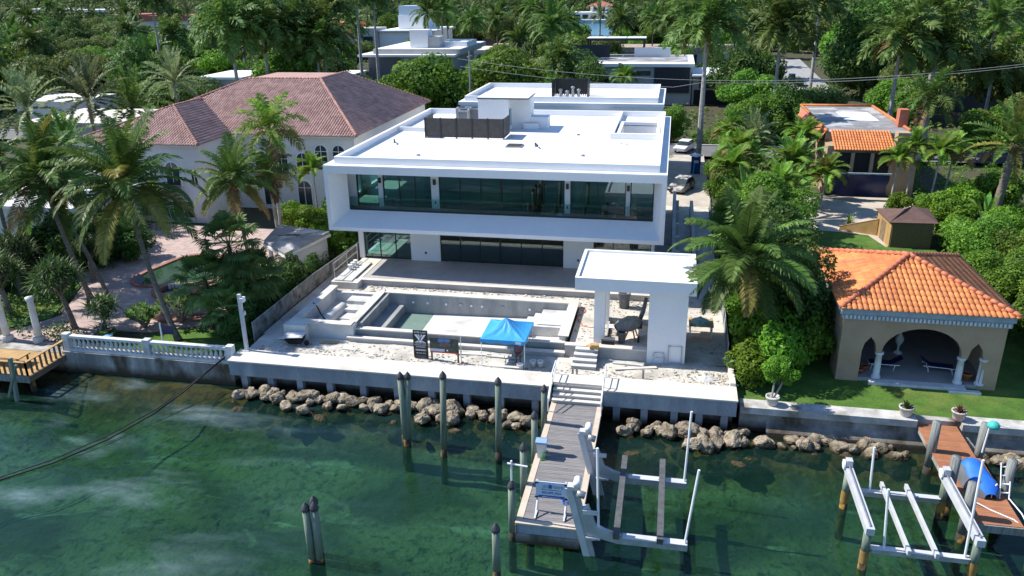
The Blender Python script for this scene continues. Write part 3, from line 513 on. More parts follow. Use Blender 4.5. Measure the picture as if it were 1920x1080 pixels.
# ------------------------------------------------------------------ right neighbour waterfront
t = thing('old_seawall', 'stained old concrete seawall with white cap along the right lawn', 'seawall', (12,41,0))
ob('wall', B(4.75,60,41.15,41.6,-1.2,1.62), MT['olds'], t)
ob('cap', B(4.7,13.95,40.75,41.75,1.3,1.7).box(16.2,60,40.75,41.75,1.3,1.7), M('whitewashed_cap', (.52,.51,.48), (.36,.35,.33), scale=1.1, rough=.9, fine=.12, bump=.3, bscale=8, c3=(.2,.18,.15), s3=.7, lo3=.55, hi3=.7), t)
ob('footing', MB().xprism([(40.2,-1),(40.5,.35),(41.14,.8),(41.14,-1)], 6.2, 60), MT['olds'], t)
t = thing('composite_dock', 'red brown composite dock with grey piles on the right lawn', 'dock', (15,37,1))
cm = B(-.072,.072,-1,1,0,.045)
def planks(parent, x0, x1, y0, y1, z, mat, skew=0, pitch=.15):
    me = B(-(x1-x0)/2, (x1-x0)/2, -pitch/2+.004, pitch/2-.004, 0, .05).mesh('plank', mat); y = y0+pitch/2
    while y < y1: o = link('plank', me, parent); o.location = ((x0+x1)/2+skew*(y-y0), y, z+rng.uniform(0,.004)); y += pitch
planks(t, 14.02, 16.05, 38.0, 41.9, 1.30, MT['compo']); planks(t, 14.02, 16.25, 32.5, 38.0, 1.30, MT['compo'])
ob('beam', B(14.05,14.2,32.5,41.7,1.0,1.295), MT['olds'], t); ob('beam', B(15.88,16.02,32.5,41.7,1.0,1.295), MT['olds'], t); ob('end_beam', B(14.0,16.27,32.42,32.49,.95,1.33), MT['pileg'], t)
for x, y, z, lb in [(14.05,38.4,3.05,'grey flat topped pile at the landward side of the composite dock'),(13.95,35.05,3.1,'grey flat topped pile beside the jet ski cover'),(14.02,32.95,3.1,'grey flat topped pile at the lift side near the composite dock end'),(16.4,35.2,3.1,'grey flat topped pile behind the white boarding ladder'),(16.4,38.7,3.0,'grey pile carrying the white pipe and teal bag'),(16.6,32.0,2.6,'grey flat topped pile past the end of the composite dock')]:
    pile(x, y, z, .22, (0,0), lb, 'grey piles of the composite dock', capped=False, grey=True)
t = thing('watercraft', 'personal watercraft under a bright blue and grey fitted cover on the dock', 'jet ski', (15.2,36,1.35))
def cover():
    mb = MB(); n = 14; secs = [(34.4,.25,.3,.1),(34.7,.55,.62,.25),(35.1,.70,.72,.55),(35.5,.70,.74,.66),(35.9,.60,1.0,.60),(36.2,.62,1.08,.35),(36.6,.36,.66,.2),(37.0,.12,.4,.1)]
    for y, wd, h, top in secs:
        for k in range(n+1):
            a = math.pi*k/n; mb.v.append((15.25-(y-35.5)*.22+wd*math.cos(a)*(1+.05*math.sin(5*a+y)), y, 1.38+h*math.sin(a)**.7))
    for j in range(len(secs)-1):
        for k in range(n): a = j*(n+1)+k; mb.f.append((a, a+1, a+n+2, a+n+1))
    return mb, n
mb, n_ = cover(); ob('cover', mb, MT['bluec'], t, True)
mb2 = MB(); mb2.v = [(x+.012*(1 if x > 15.25-(y-35.5)*.22 else -1), y, z+.015) for x, y, z in mb.v]; mb2.f = [f for i, f in enumerate(mb.f) if (i % n_) in (0,1,2,11,12,13) or (i//n_) in (5,6) and (i % n_) in (8,9,10)]
ob('cover_side_panel', mb2, MT['greyp'], t, True)
t = thing('boarding_ladder', 'white aluminium boarding ladder standing on the composite dock', 'ladder', (16.1,34.9,1.3))
for x in (15.95,16.35): ob('side_rail', MB().tube([(x,34.6,1.35),(x+.05,34.9,1.9),(x+.08,35.4,2.8)], .03, 8), MT['pvc'], t)
for k in range(4): ob('rung', MB().bar((15.97+.02*k,34.75+.2*k,1.6+.34*k),(16.38+.02*k,34.75+.2*k,1.6+.34*k),.08,.04), MT['pvc'], t)
ob('hoop', MB().tube([(15.6,34.6,1.35),(15.62,34.7,1.8),(15.8,34.8,2.0),(15.95,34.8,1.9)], .03, 8), MT['pvc'], t)
t = thing('fish_light_pipe', 'white pipe with a teal bag tied to a grey pile', 'pipe', (16.4,38.3,1.3)); ob('pipe', MB().tube([(16.4,38.4,1.5),(16.45,38.35,2.9),(16.6,38.3,3.2),(17.3,38.3,3.1)], .045, 8), MT['pvc'], t)
ob('bag', MB().lathe((16.6,38.3,2.95), [(.05,0),(.28,.08),(.3,.22),(.2,.36),(.04,.42)], 10), M('teal_bag', (.05,.42,.36), rough=.6), t, True)
tag(ob('mooring_rope', MB().tube([(14.6,34,1.5),(15.2,33.6,1.38),(16.0,33,1.37),(16.5,32.3,1.2),(16.9,31,.3),(17,29,.0)], .03, 6).tube([(16.35,34.6,1.4),(16.5,33.5,1.38),(16.5,32.3,1.22)], .03, 6), MT['pvc']), 'white mooring rope trailing over the composite dock into the water', 'rope')
rl = thing('four_pile_boat_lift', 'white beamed four pile boat lift with empty cradle beside the composite dock', 'boat lift', (11.5,32.4,0))
for x in (9.25,13.55):
    ob('top_beam', B(x-.17,x+.17,29.95,34.95,1.95,2.28), MT['alu'], rl); ob('drive_pipe', MB().tube([(x,30.1,2.33),(x,34.8,2.33)], .04, 8), MT['steel'], rl); ob('motor', B(x-.14,x+.14,34.6,34.95,2.29,2.62), MT['alu'], rl); ob('gear_plate', MB().tube([(x-.26,34.75,2.35),(x-.19,34.75,2.35)], .24, 14), MT['pvc'], rl)
    for y in (30.25,34.6):
        ob('pile', MB().tube([(x,y,.75),(x,y,1.95)], .18, 12), MT['pile'], rl, True); ob('stained_pile_foot', MB().tube([(x,y,-2.2),(x,y,.75)], .19, 12), MT['pilebase'], rl, True); ob('rust_collar', MB().tube([(x,y,.35),(x,y,1.0)], .197, 12, False), M('ochre_stain', (.34,.20,.04), (.22,.14,.05), scale=3, rough=.9), rl, True)
for y in (30.3,34.55): ob('cradle_beam', B(9.5,13.4,y-.1,y+.1,.85,1.1), MT['alub'], rl); ob('cradle_flange', B(9.45,13.42,y-.15,y+.15,1.102,1.13), MT['alu'], rl)
for x in (10.9,12.0): ob('bunk', B(x-.07,x+.07,29.9,35.0,1.17,1.42), MT['alu'], rl)
for p0, p1 in (((10.3,34.55,1.13),(10.2,34.6,3.5)),((10.0,30.3,1.13),(9.75,30.3,4.1)),((13.2,30.3,1.13),(13.05,30.3,5.9))): ob('guide_pole', MB().tube([p0,p1], .055, 8), MT['pvc'], rl)
for x, y, kind, lb in ((6.45,41.3,0,'white pot with slim young tree on the old seawall'),(13.45,41.3,1,'square stone pot with dark plant left of the composite dock'),(16.1,41.3,2,'stone pot with red croton right of the composite dock')):
    t = thing('planter', lb, 'planter', (x,y,1.7)); ob('pot', MB().lathe((x,y,1.7), [(.24,0),(.3,.1),(.36,.45),(.40,.47),(.40,.55),(.33,.55),(.31,.45)], 14), MT['stonep'], t, True)
    if kind == 0:
        for a, b_ in (((x-.05,y,2.1),(x-.05,y+.1,4.4)),((x+.05,y,2.1),(x+.75,y+.2,4.3))): ob('stem', MB().tube([a,((a[0]+b_[0])/2+.05,y,3.2),b_], [.06,.05,.03], 8), MT['barkr'], t)
# ------------------------------------------------------------------ modern white house
hs = thing('modern_house', 'white flat roofed modern villa with overhanging glazed upper storey', 'house', (-13,68,2.9))
X0, X1, F, YB = -25.65, -.05, 55.2, 81.5
W = MT['white']
# upper storey frame: thin lip, splayed reveal, fascia
ob('fascia', B(X0,X1,F,F+.5,10.85,11.40), W, hs)
ob('frame_edge', B(X0,X0+.3,F,F+.5,6.66,10.849), W, hs); ob('frame_edge', B(X1-.3,X1,F,F+.5,6.66,10.849), W, hs)
ob('frame_sill_edge', B(X0,X1,F,F+.5,6.36,6.659), W, hs)
ix0, ix1, iz0, yi = -24.45, -.92, 7.62, F+1.6
ob('splayed_reveal', MB().add([(X0+.3,F+.02,6.66),(ix0,yi,iz0),(ix1,yi,iz0),(X1-.3,F+.02,6.66)], [(0,3,2,1)])
   .add([(X0+.3,F+.02,6.66),(X0+.3,F+.02,10.85),(ix0,yi,10.7),(ix0,yi,iz0)], [(0,3,2,1)])
   .add([(X1-.3,F+.02,6.66),(ix1,yi,iz0),(ix1,yi,10.7),(X1-.3,F+.02,10.85)], [(0,3,2,1)]), W, hs)
ob('terrace_floor', B(ix0-.6,ix1+.6,yi,58.1,7.3,7.60), MT['tile_grey'], hs)
ob('soffit', B(X0+.3,X1-.3,F+.5,59.0,6.37,6.5), W, hs)
ob('box_underside', B(X0+.05,X1-.05,59.0,YB-.1,6.37,6.5), W, hs)
ob('upper_floor', B(X0+.3,X1-.3,58.1,YB-.3,7.2,7.58), MT['floor'], hs)
# side and rear walls of the box; left one with openings that let the sun in
def wall_x(name, x0, x1, y0, y1, z0, z1, holes, m, parent):
    ys = y0; mb = MB()
    for a, b, c, d in sorted(holes):
        mb.box(x0,x1,ys,a,z0,z1)
        if c > z0: mb.box(x0,x1,a,b,z0,c)
        if d < z1: mb.box(x0,x1,a,b,d,z1)
        ys = b
    mb.box(x0,x1,ys,y1,z0,z1); return ob(name, mb, m, parent)
wall_x('side_wall', X0, X0+.299, F+.501, YB, 6.36, 11.40, [(59.3,61.6,7.9,10.4),(64,67,7.9,10.4),(71,73,8,10.4)], W, hs)
wall_x('side_wall', X1-.299, X1, F+.501, YB, 6.36, 11.40, [(61,64,8,10.3),(74,77,8,10.3)], W, hs)
ob('rear_wall', B(X0+.3,X1-.3,YB-.3,YB,6.36,11.40), W, hs)
# courtyard void X -4.9..-1.2, Y 69..78 ; roof deck around it
vx0, vx1, vy0, vy1 = -4.35, -1.25, 69.3, 75.8
rz = 11.40
ob('roof_deck', B(X0,vx0,F+.01,YB,rz,11.46).box(vx1,X1,F+.01,YB,rz,11.46).box(vx0,vx1,F+.01,vy0,rz,11.46).box(vx0,vx1,vy1,YB,rz,11.46), MT['roofw'], hs)
ob('ceiling', B(X0+.3,vx0-.3,58.2,YB-.3,10.7,10.8).box(vx0-.3,X1-.3,58.2,vy0-.3,10.7,10.8), MT['inner'], hs)
pz = 11.98; px0, px1, py0, py1 = -25.0, -.6, 55.9, 81.2
for nm, a in (('parapet',(px0,px1,py0,py0+.25)),('parapet',(px0,px1,py1-.25,py1)),('parapet',(px0,px0+.25,py0+.25,py1-.25)),('parapet',(px1-.25,px1,py0+.25,py1-.25))): ob(nm, B(*a,11.46,pz), W, hs)
ob('light_well_curb', B(vx0-.75,vx0-.45,vy0-.85,py1-.25,11.461,11.95).box(vx0-.45,px1-.25,vy0-.85,vy0-.55,11.461,11.95), W, hs)
ob('light_well_wall', B(vx0-.3,vx0,vy0-.3,vy1+.3,7.6,11.75).box(vx1,vx1+.3,vy0-.3,vy1+.3,7.6,11.75).box(vx0,vx1,vy1,vy1+.3,7.6,11.75).box(vx0,vx1,vy0-.3,vy0,10.4,11.75).box(vx0-.3,vx1+.3,vy0-.299,vy1+.3,7.5,7.6), W, hs)
ob('roof_curb', B(px0+.25,-15.2,70.2,70.4,11.461,11.85).box(-13.4,-12.0,72.5,72.7,11.461,12.0), W, hs)
# windows of the upper storey: pillars, frames, panes
def window(parent, xs, y, z0, z1, thick=(), g='glass', fw=.07, fd=.1, rows=()):
    fr = ob('window', MB(), MT['frame'], parent); mb = B(xs[0]-fw/2,xs[-1]+fw/2,y,y+fd,z0,z0+fw).box(xs[0]-fw/2,xs[-1]+fw/2,y,y+fd,z1-fw,z1)
    for i, x in enumerate(xs):
        wd = .16 if i in thick else fw; mb.box(x-wd/2,x+wd/2,y+.001,y+fd-.001,z0+fw,z1-fw)
    for z in rows: mb.box(xs[0],xs[-1],y+.01,y+fd-.01,z-.03,z+.03)
    fr.data = mb.mesh('window', MT['frame'])
    for i in range(len(xs)-1):
        ob('pane', B(xs[i]+.02,xs[i+1]-.02,y+.04,y+.06,z0+.03,z1-.03), MT[g], fr)
    return fr
yw = 58.2
gl = [[-24.25,-22.5],[-22.05,-20.75,-19.45,-18.15],[-17.45,-15.8,-14.15,-12.5,-10.9,-9.25,-7.65],[-7.15,-5.1,-3.05],[-2.65,-1.0]]
for i, g in enumerate(gl): window(hs, g, yw, 7.62, 10.69, thick=(3,) if len(g) == 7 else ())
for a, b in ((-25.3,-24.29),(-22.46,-22.09),(-18.11,-17.49),(-7.61,-7.19),(-3.01,-2.69),(-.96,-.4)): ob('pillar', B(a,b,yw-.12,yw+.3,7.601,10.69), W, hs)
for x in (-22.28,-17.8,-7.4,-2.85): ob('wall_light', B(x-.1,x+.1,yw-.3,yw-.121,9.55,9.95), MT['dark'], hs)
for x in (-17.8,-7.4): ob('outlet', B(x-.05,x+.05,yw-.15,yw-.121,8.0,8.2), MT['dark'], hs)
ob('header', B(X0+.3,X1-.3,yw-.12,yw+.3,10.691,10.86), W, hs)
rl_ = ob('glass_railing', B(ix0,ix1,yi+.02,yi+.1,7.601,7.74), MT['frame'], hs)
n = 12
for k in range(n): p = ob('pane', B(ix0+(ix1-ix0)*k/n+.01, ix0+(ix1-ix0)*(k+1)/n-.01, yi+.05, yi+.065, 7.74, 8.68), MT['rail'], rl_)
ob('interior_wall', B(X0+.3,vx0-.301,68.6,68.8,7.58,10.7).box(-19.0,-18.8,58.6,68.59,7.58,10.7).box(-7.3,-7.1,60,68.59,7.58,10.7), MT['inner'], hs)
# ground floor
yg = 59.1
for a, b in ((-24.85,-24.42),(-20.37,-17.87),(-7.78,-5.42),(-.98,-.75)): ob('ground_wall', B(a,b,yg-.15,yg+.25,2.9,6.37), W, hs)
window(hs, [-24.4,-23.05,-21.7,-20.39], yg, 2.91, 6.36); window(hs, [-17.85,-16.2,-14.55,-12.9,-11.2,-9.5,-7.8], yg, 2.91, 6.36, thick=(3,)); window(hs, [-5.4,-3.9,-2.4,-1.0], yg, 2.91, 6.36)
for x in (-19.1,-6.6): ob('outlet', B(x-.08,x+.08,yg-.19,yg-.151,3.5,3.68), MT['dark'], hs)
wall_x('ground_side_wall', -24.85, -24.6, yg+.25, YB-.5, 1.8, 6.37, [(60.2,64.5,2.9,5.8),(66,68,3,5.8)], W, hs); wall_x('ground_side_wall', -1.0, -.75, yg+.25, YB-.5, 1.8, 6.37, [(64,66,2.9,5.4)], W, hs)
ob('ground_rear_wall', B(-24.6,-1.0,YB-.7,YB-.5,1.8,6.37), W, hs)
ob('ground_interior_wall', B(-20.0,-1.0,67.5,67.7,2.9,6.37).box(-20.2,-20.0,60,67.7,2.9,6.37), MT['inner'], hs)
ob('ground_floor_slab', B(-24.85,-.75,yg,YB-.5,2.3,2.895), MT['floor'], hs)
# roof equipment
t = thing('stair_tower', 'tall white rooftop stair tower with thin dark edged roof', 'stair tower', (-15,72.5,11.46))
ob('wall', B(-17.35,-14.55,71.2,74.8,11.462,14.35).box(-14.549,-12.8,72.9,74.8,11.462,14.35), W, t); ob('roof', B(-17.4,-12.7,71.1,75.0,14.43,14.5), MT['roofw'], t); ob('roof_edge', B(-17.42,-12.68,71.08,75.02,14.351,14.429), MT['frame'], t)
ob('side_window', B(-14.548,-14.5,71.6,72.5,11.9,13.4), MT['glass'], t); ob('landing', B(-12.79,-11.2,73.0,74.6,11.462,12.5), W, t)
t = thing('equipment_screen', 'dark bronze five panel screen hiding rooftop equipment', 'screen', (-18,67.2,11.46))
for k in range(5): ob('panel', B(-21.2+1.41*k+.05,-21.2+1.41*(k+1)-.05,67.2,67.26,11.55,13.2), MT['bronze'], t)
for k in range(6): ob('post', B(-21.2+1.41*k-.05,-21.2+1.41*k+.05,67.14,67.28,11.462,13.25), MT['dark'], t)
ob('side_panel', B(-14.2,-14.14,67.3,69.8,11.55,13.2), MT['bronze'], t); ob('side_panel', B(-21.26,-21.2,67.3,69.8,11.55,13.2), MT['bronze'], t)
cond = None
for i, (x, y) in enumerate([(-20.2,76.2),(-18.9,76.2),(-19.6,74.6)]):
    t = thing('air_conditioner', 'steel air conditioner unit on the white roof behind the dark screen', 'air conditioner', (x,y,11.46), 0, 'rooftop air conditioners')
    ob('casing', B(x-.5,x+.5,y-.45,y+.45,11.52,12.85), MT['steel'], t); ob('fan_grille', MB().lathe((x,y,12.851), [(.36,0),(.36,.05),(.1,.08),(.02,.08)], 14), MT['dark'], t)
    ob('louvre', MB().box(x-.42,x+.42,y-.47,y-.452,11.65,12.7), MT['greyp'], t); ob('foot', B(x-.45,x+.45,y-.4,y+.4,11.462,11.519), MT['dark'], t)
t = thing('roof_hatch', 'dark square hatch lying open on the white roof', 'hatch', (-12.6,64.2,11.46)); ob('frame', B(-13.3,-11.95,63.6,64.9,11.462,11.56), MT['steel'], t); ob('lid', B(-13.2,-12.05,63.7,64.8,11.561,11.6), MT['bronze'], t)
for x, y, lb in ((-10.9,64.3,'bent dark vent pipe on the roof right of the hatch'),(-23.2,64.6,'short dark vent pipe on the roof left of the screen')):
    t = thing('vent_pipe', lb, 'vent pipe', (x,y,11.46)); ob('pipe', MB().tube([(x,y,11.462),(x,y,11.75),(x+.35,y-.9,11.72)], .07, 8), MT['dark'], t); ob('flashing', MB().lathe((x,y,11.463), [(.22,0),(.1,.08),(.08,.1)], 10), MT['steel'], t)
for x, y in ((-3.6,66.2),(-4.1,66.6),(-8,70),(-6.6,61),(-19.5,59.6)):
    t = thing('roof_drain', 'small white roof drain cap on the flat roof', 'roof drain', (x,y,11.46), 0, 'white roof drain caps'); ob('cap', MB().lathe((x,y,11.462), [(.18,0),(.16,.1),(.05,.14)], 10), MT['steel' if x < -6 else 'pvc'], t)
# rear wing
rw = thing('rear_wing', 'lower white flat roofed wing behind the main villa', 'house', (-13,98,1.8))
ob('wall', B(-24.6,-1.1,92.2,106.5,1.8,10.8), W, rw); ob('roof_edge', B(-24.8,-.9,92.0,106.7,10.801,11.15), W, rw); ob('roof_deck', B(-24.8,-.9,92.0,106.7,11.151,11.17), MT['roofw'], rw)
for a in ((-24.2,-1.6,92.8,93.05),(-24.2,-1.6,105.9,106.15),(-24.2,-23.95,93.05,105.9),(-1.85,-1.6,93.05,105.9)): ob('parapet', B(*a,11.171,11.75), W, rw)
ob('pergola_window', B(-10.5,-7.2,91.9,92.0,9.4,10.2), MT['frame'], rw); ob('canopy', B(-10.3,-7.4,90.8,91.9,9.6,9.75), MT['roofw'], rw)
t = thing('rear_roof_screen', 'black louvred screen round equipment on the rear wing roof', 'screen', (-12.5,98,11.17))
for k in range(16): ob('slat', B(-14.2+.26*k,-14.2+.26*k+.1,98.9,99.0,11.172,13.2), MT['dark'], t)
for x in (-14.3,-10.05):
    for k in range(7): ob('slat', B(x,x+.08,96.2+.4*k,96.2+.4*k+.18,11.172,13.2), MT['dark'], t)
ob('back_panel', B(-14.25,-10.1,99.01,99.05,11.3,13.15), MT['bronze'], t)
for x, h in ((-13.4,.7),(-12.6,.5),(-11.9,1.0),(-11.2,.7)):
    t = thing('roof_vent', 'small white vent inside the black rear roof screen', 'vent', (x,97.6,11.17), 0, 'vents inside the rear roof screen'); ob('stack', MB().lathe((x,97.6,11.172), [(.16,0),(.16,h),(.26,h+.02),(.26,h+.15),(.1,h+.25)], 10), MT['steel'], t)
# right side service strip: walls beside the house
t = thing('side_garden_wall', 'grey block side wall with steps right of the villa', 'wall', (1.2,66,1.8))
ob('wall', B(.6,.9,60,83,1.8,3.9), MT['conc'], t); ob('wall', B(2.3,2.6,58.5,80,1.8,3.3), MT['conc'], t)
for k in range(5): ob('buttress', B(.91,1.2,62+4*k,62.4+4*k,1.8,3.7), MT['concl'], t)
# ------------------------------------------------------------------ patio
struct('patio', B(-22.9,-.8,54.35,59.0,2.3,2.86).box(-24.6,-22.901,53.9,59.0,2.3,2.858), MT['tile_grey'])
tl = bpy.data.objects['patio']
me = B(-.595,.595,-.595,.595,0,.03).mesh('paving_slab', M('patio_slab', (.42,.40,.38), (.37,.355,.34), scale=1.2, rough=.65, rnd=.05, fine=.06))
for i in range(18):
    for j in range(4):
        o = link('paving_slab', me, tl); o.location = (-22.25+1.2*i, 54.97+1.2*j-.0, 2.862)
ob('edge_band', B(-24.6,-.8,53.92,54.349,2.862,2.90), MT['concl'], tl); ob('side_band', B(-24.6,-22.9,54.35,58.95,2.862,2.899), MT['concl'], tl)
ob('riser', B(-22.9,-.8,53.99,54.349,2.2,2.861), MT['conc'], tl)
t = thing('stone_bench_block', 'pale stone block with stacked slabs at the left patio corner', 'stone block', (-24,54,2.4)); ob('block', B(-24.9,-22.75,53.0,53.86,1.9,2.95), MT['concl'], t)
for k in range(2): ob('slab', B(-24.7+.75*k,-24.05+.75*k,53.2,57.6,2.96,3.04+.0), MT['plaster'], t)
for k in range(3):
    x, y = -24.35, 55.6+.55*k; q = thing('white_bucket', 'white bucket in the row on the stone slabs by the left fence', 'bucket', (x,y,3.04), 0, 'buckets on the stone slabs'); ob('pail', MB().lathe((x,y,3.041), [(.14,0),(.17,.36),(.18,.38)], 12), MT['bucket'], q, True); ob('lid', MB().lathe((x,y,3.425), [(.185,0),(.185,.03),(.1,.035)], 12), MT['pvc'], q)
t = thing('pipe_railing', 'galvanised pipe guard rail at the left end of the patio', 'railing', (-25,57,2.9))
for y in (54.2,56.8,59.0): ob('post', MB().tube([(-25.1,y,1.9),(-25.1,y,4.0)], .04, 8), MT['alub'], t)
for z in (3.4,3.98): ob('rail', MB().tube([(-25.1,54.1,z),(-25.1,59.05,z)], .035, 8), MT['alub'], t)
# ------------------------------------------------------------------ swimming pool shell and raised spa
pl = thing('swimming_pool', 'unfinished concrete swimming pool shell with pale coping', 'pool', (-13,48.7,1.9))
ob('back_wall', B(-20.1,-5.75,51.6,51.95,.3,2.84), MT['gunite'], pl); ob('back_coping', B(-20.15,-5.7,51.55,52.18,2.841,2.92), MT['concl'], pl)
ob('front_wall', B(-20.05,-5.95,45.72,46.05,.3,2.5), MT['gunite'], pl); ob('front_coping', B(-20.1,-5.9,45.66,46.11,2.501,2.58), MT['concl'], pl)
ob('right_wall', B(-6.3,-5.95,46.06,51.6,.3,2.84), MT['concl'], pl); ob('right_coping', B(-6.38,-5.7,46.0,51.54,2.841,2.915), MT['concl'], pl)
ob('left_wall', B(-20.05,-19.7,46.06,51.6,.3,2.84), MT['gunite'], pl)
ob('floor', MB().add([(-19.7,46.05,1.3),(-6.3,46.05,1.62),(-6.3,51.6,1.62),(-19.7,51.6,1.3)], [(0,1,2,3)]), MT['plaster'], pl)
ob('bench', B(-19.69,-18.6,46.06,51.59,.6,2.0), MT['gunite'], pl)
ob('water_puddle', MB().add([(-18.59,46.06,1.38),(-16.0,46.06,1.38),(-15.0,48.5,1.38),(-15.6,51.59,1.38),(-18.59,51.59,1.38)], [(0,1,2,3,4)]), MT['pool'], pl)
for k in range(3): ob('step', B(-9.3+.55*k,-6.31,48.9,51.59,1.2+.001*k,1.75+.3*k), MT['plaster'], pl)
ob('ledge_box', B(-9.2,-6.31,48.6,48.85,1.2,2.3).box(-9.2,-8.9,46.07,48.59,1.2,2.3).box(-8.89,-6.31,46.07,46.5,1.2,2.31), MT['plaster'], pl)
ob('skimmer_box', B(-8.4,-6.9,46.9,48.2,1.3,1.34), MT['black'], pl)
for x in (-17.9,-16.8,-15.4,-14.3,-13.5,-12.7,-11.2,-9.2):
    r_ = .13 if x in (-11.2,-14.3) else .09
    ob('light_niche', MB().tube([(x,51.598,2.25),(x,51.54,2.25)], r_, 12), MT['pvc' if r_ < .1 else 'steel'], pl)
ob('trough_wall', B(-20.4,-5.85,45.05,45.3,1.6,2.12), MT['conc'], pl); ob('trough_coping', B(-20.45,-5.8,45.0,45.36,2.121,2.2), MT['concl'], pl); ob('trough_floor', B(-20.3,-5.9,45.3,45.72,1.5,1.95), MT['gunite'], pl)
sp = thing('raised_spa', 'raised unfinished spa with stepped plaster benches left of the pool', 'hot tub', (-22.2,48.8,1.9))
ob('wall', B(-24.5,-20.06,45.3,45.75,1.7,2.92).box(-24.5,-24.05,45.751,52.2,1.7,2.92).box(-20.5,-20.06,45.751,51.98,1.7,2.92).box(-24.049,-20.501,51.8,52.2,1.7,2.6), MT['plaster'], sp)
ob('coping', B(-24.6,-20.16,45.22,45.82,2.921,3.0).box(-24.6,-23.98,45.821,52.2,2.921,2.998).box(-20.62,-20.0,45.821,51.54,2.921,2.999), MT['concl'], sp)
ob('pier', B(-24.75,-23.2,44.7,45.29,1.7,2.95), MT['plaster'], sp)
ob('floor', B(-24.049,-20.51,45.76,51.79,1.6,1.95), MT['plaster'], sp)
for k, (a, b, z) in enumerate(((-22.6,-20.52,2.05),(-22.6,-20.52,2.3),(-22.6,-20.52,2.55))): ob('step', B(a,b,48.3+1.05*k,49.33+1.05*k,1.951,z), MT['plaster'], sp)
ob('bench', MB().tube([(-23.3,45.8,2.0),(-23.1,47.3,2.0),(-22.9,48.8,2.1),(-22.7,50,2.25)], [.5,.5,.45,.35], 10), MT['plaster'], sp, True)
ob('hose', MB().tube([(-24.3,48.5,3.02),(-23.9,48.2,2.9),(-23.3,47.5,2.6),(-22.9,47.1,2.5),(-22.4,46.9,2.02)], .05, 6), MT['black'], sp)
# retaining wall, stairs, cabana
t = thing('retaining_wall', 'low concrete retaining wall in front of the white cabana', 'wall', (-3,45.2,1.9)); ob('wall', B(-5.84,-.72,45.2,45.55,1.6,2.62), MT['conc'], t); ob('sill', B(-5.84,-.72,45.15,45.6,2.621,2.70), MT['concl'], t)
t = thing('block_stairs', 'flight of concrete block steps leading up to the pool deck', 'stairs', (-4.45,44.4,1.9))
for k in range(4): ob('step', B(-5.2+.04*k,-3.7,43.55+.38*k,45.14,1.9+.001*k if k else 1.8,2.1+.2*k-.045), MT['conc'], t); ob('tread', B(-5.22+.04*k,-3.68,43.51+.38*k,43.51+.38*(k+1)+.02,2.1+.2*k-.044,2.1+.2*k), MT['plaster'], t)
cb = thing('cabana', 'white flat roofed cabana with one solid wall and a square column', 'cabana', (-1.5,47.6,1.9))
ob('wall', B(-.7,1.62,45.2,49.6,1.7,6.55), W, cb); ob('column', B(-4.12,-3.45,46.35,46.95,2.44,6.55), W, cb); ob('rear_column', B(-4.0,-3.4,49.4,49.9,2.44,6.55), W, cb)
ob('roof_slab', B(-5.2,2.05,44.9,50.5,6.551,7.2), W, cb); ob('roof_membrane', B(-4.99,1.84,45.11,50.29,7.201,7.215), MT['roofw'], cb)
for a in ((-5.2,2.05,44.9,45.1),(-5.2,2.05,50.3,50.5),(-5.2,-5.0,45.1,50.3),(1.85,2.05,45.1,50.3)): ob('roof_rim', B(*a,7.2,7.36), W, cb)
ob('counter_edge', B(-3.4,-.71,49.6,49.9,2.44,2.75).box(-3.44,-3.3,46.96,49.39,2.44,2.7), MT['conc'], cb)
# site objects
def barrel(n, lab, x, y, z, r, h, m, grp=None):
    t = thing(n, lab, 'bucket' if 'bucket' in n else 'bin', (x,y,z), 0, grp); ob('body', MB().lathe((x,y,z), [(r*.82,0),(r,h*.95),(r*1.06,h*.96),(r*1.06,h),(r*.95,h),(r*.75,.1)], 16), m, t, True); ob('handle', MB().tube([(x-r,y,z+h*.9),(x-r*1.15,y-.02,z+h*.7),(x,y-r*1.1,z+h*.55),(x+r*1.12,y,z+h*.7),(x+r,y,z+h*.9)], .012, 5), MT['steel'], t); return t
barrel('trash_bin', 'large grey round rubbish bin behind the cabana opening', -2.55, 52.6, 2.43, .42, 1.15, MT['greyp'])
for x, y, lb in ((-7.55,43.35,'left one of two white buckets standing under the blue canopy'),(-7.1,43.4,'right one of two white buckets standing under the blue canopy'),(-8.25,42.75,'white bucket at the worker\'s feet')): barrel('white_bucket', lb, x, y, 1.9, .2, .42, MT['bucket'], None)
barrel('white_bucket', 'white bucket beside the cement mixer in the cabana', -1.15, 47.2, 2.45, .18, .4, MT['bucket']); barrel('grey_bucket', 'grey bucket under the mouth of the cement mixer', -2.35, 46.6, 2.45, .24, .75, MT['greyp'])
t = thing('cement_mixer', 'dark mouthed cement mixer on an orange frame inside the cabana', 'cement mixer', (-1.9,47.4,2.45))
dr = MB().tube([(-2.75,46.9,3.3),(-2.5,47.0,3.4),(-1.9,47.2,3.55),(-1.4,47.4,3.6),(-1.2,47.45,3.6)], [.26,.40,.52,.40,.15], 16); ob('drum', dr, M('cement_dusted_drum', (.22,.22,.21), (.15,.15,.15), scale=3, rough=.8), t, True)
ob('mouth', MB().tube([(-2.78,46.89,3.28),(-2.755,46.9,3.295)], .27, 16), MT['black'], t)
for a, b in (((-2.2,46.9,2.46),(-1.9,47.15,3.3)),((-1.5,46.9,2.46),(-1.7,47.2,3.3)),((-1.4,47.8,2.46),(-1.6,47.4,3.3))): ob('leg', MB().bar(a,b,.07,.07), MT['orange'], t)
ob('wheel', MB().tube([(-1.35,46.8,2.66),(-1.25,46.8,2.66)], .2, 14), MT['rub'], t); ob('motor', B(-1.5,-1.1,47.5,47.85,3.1,3.5), MT['dark'], t)
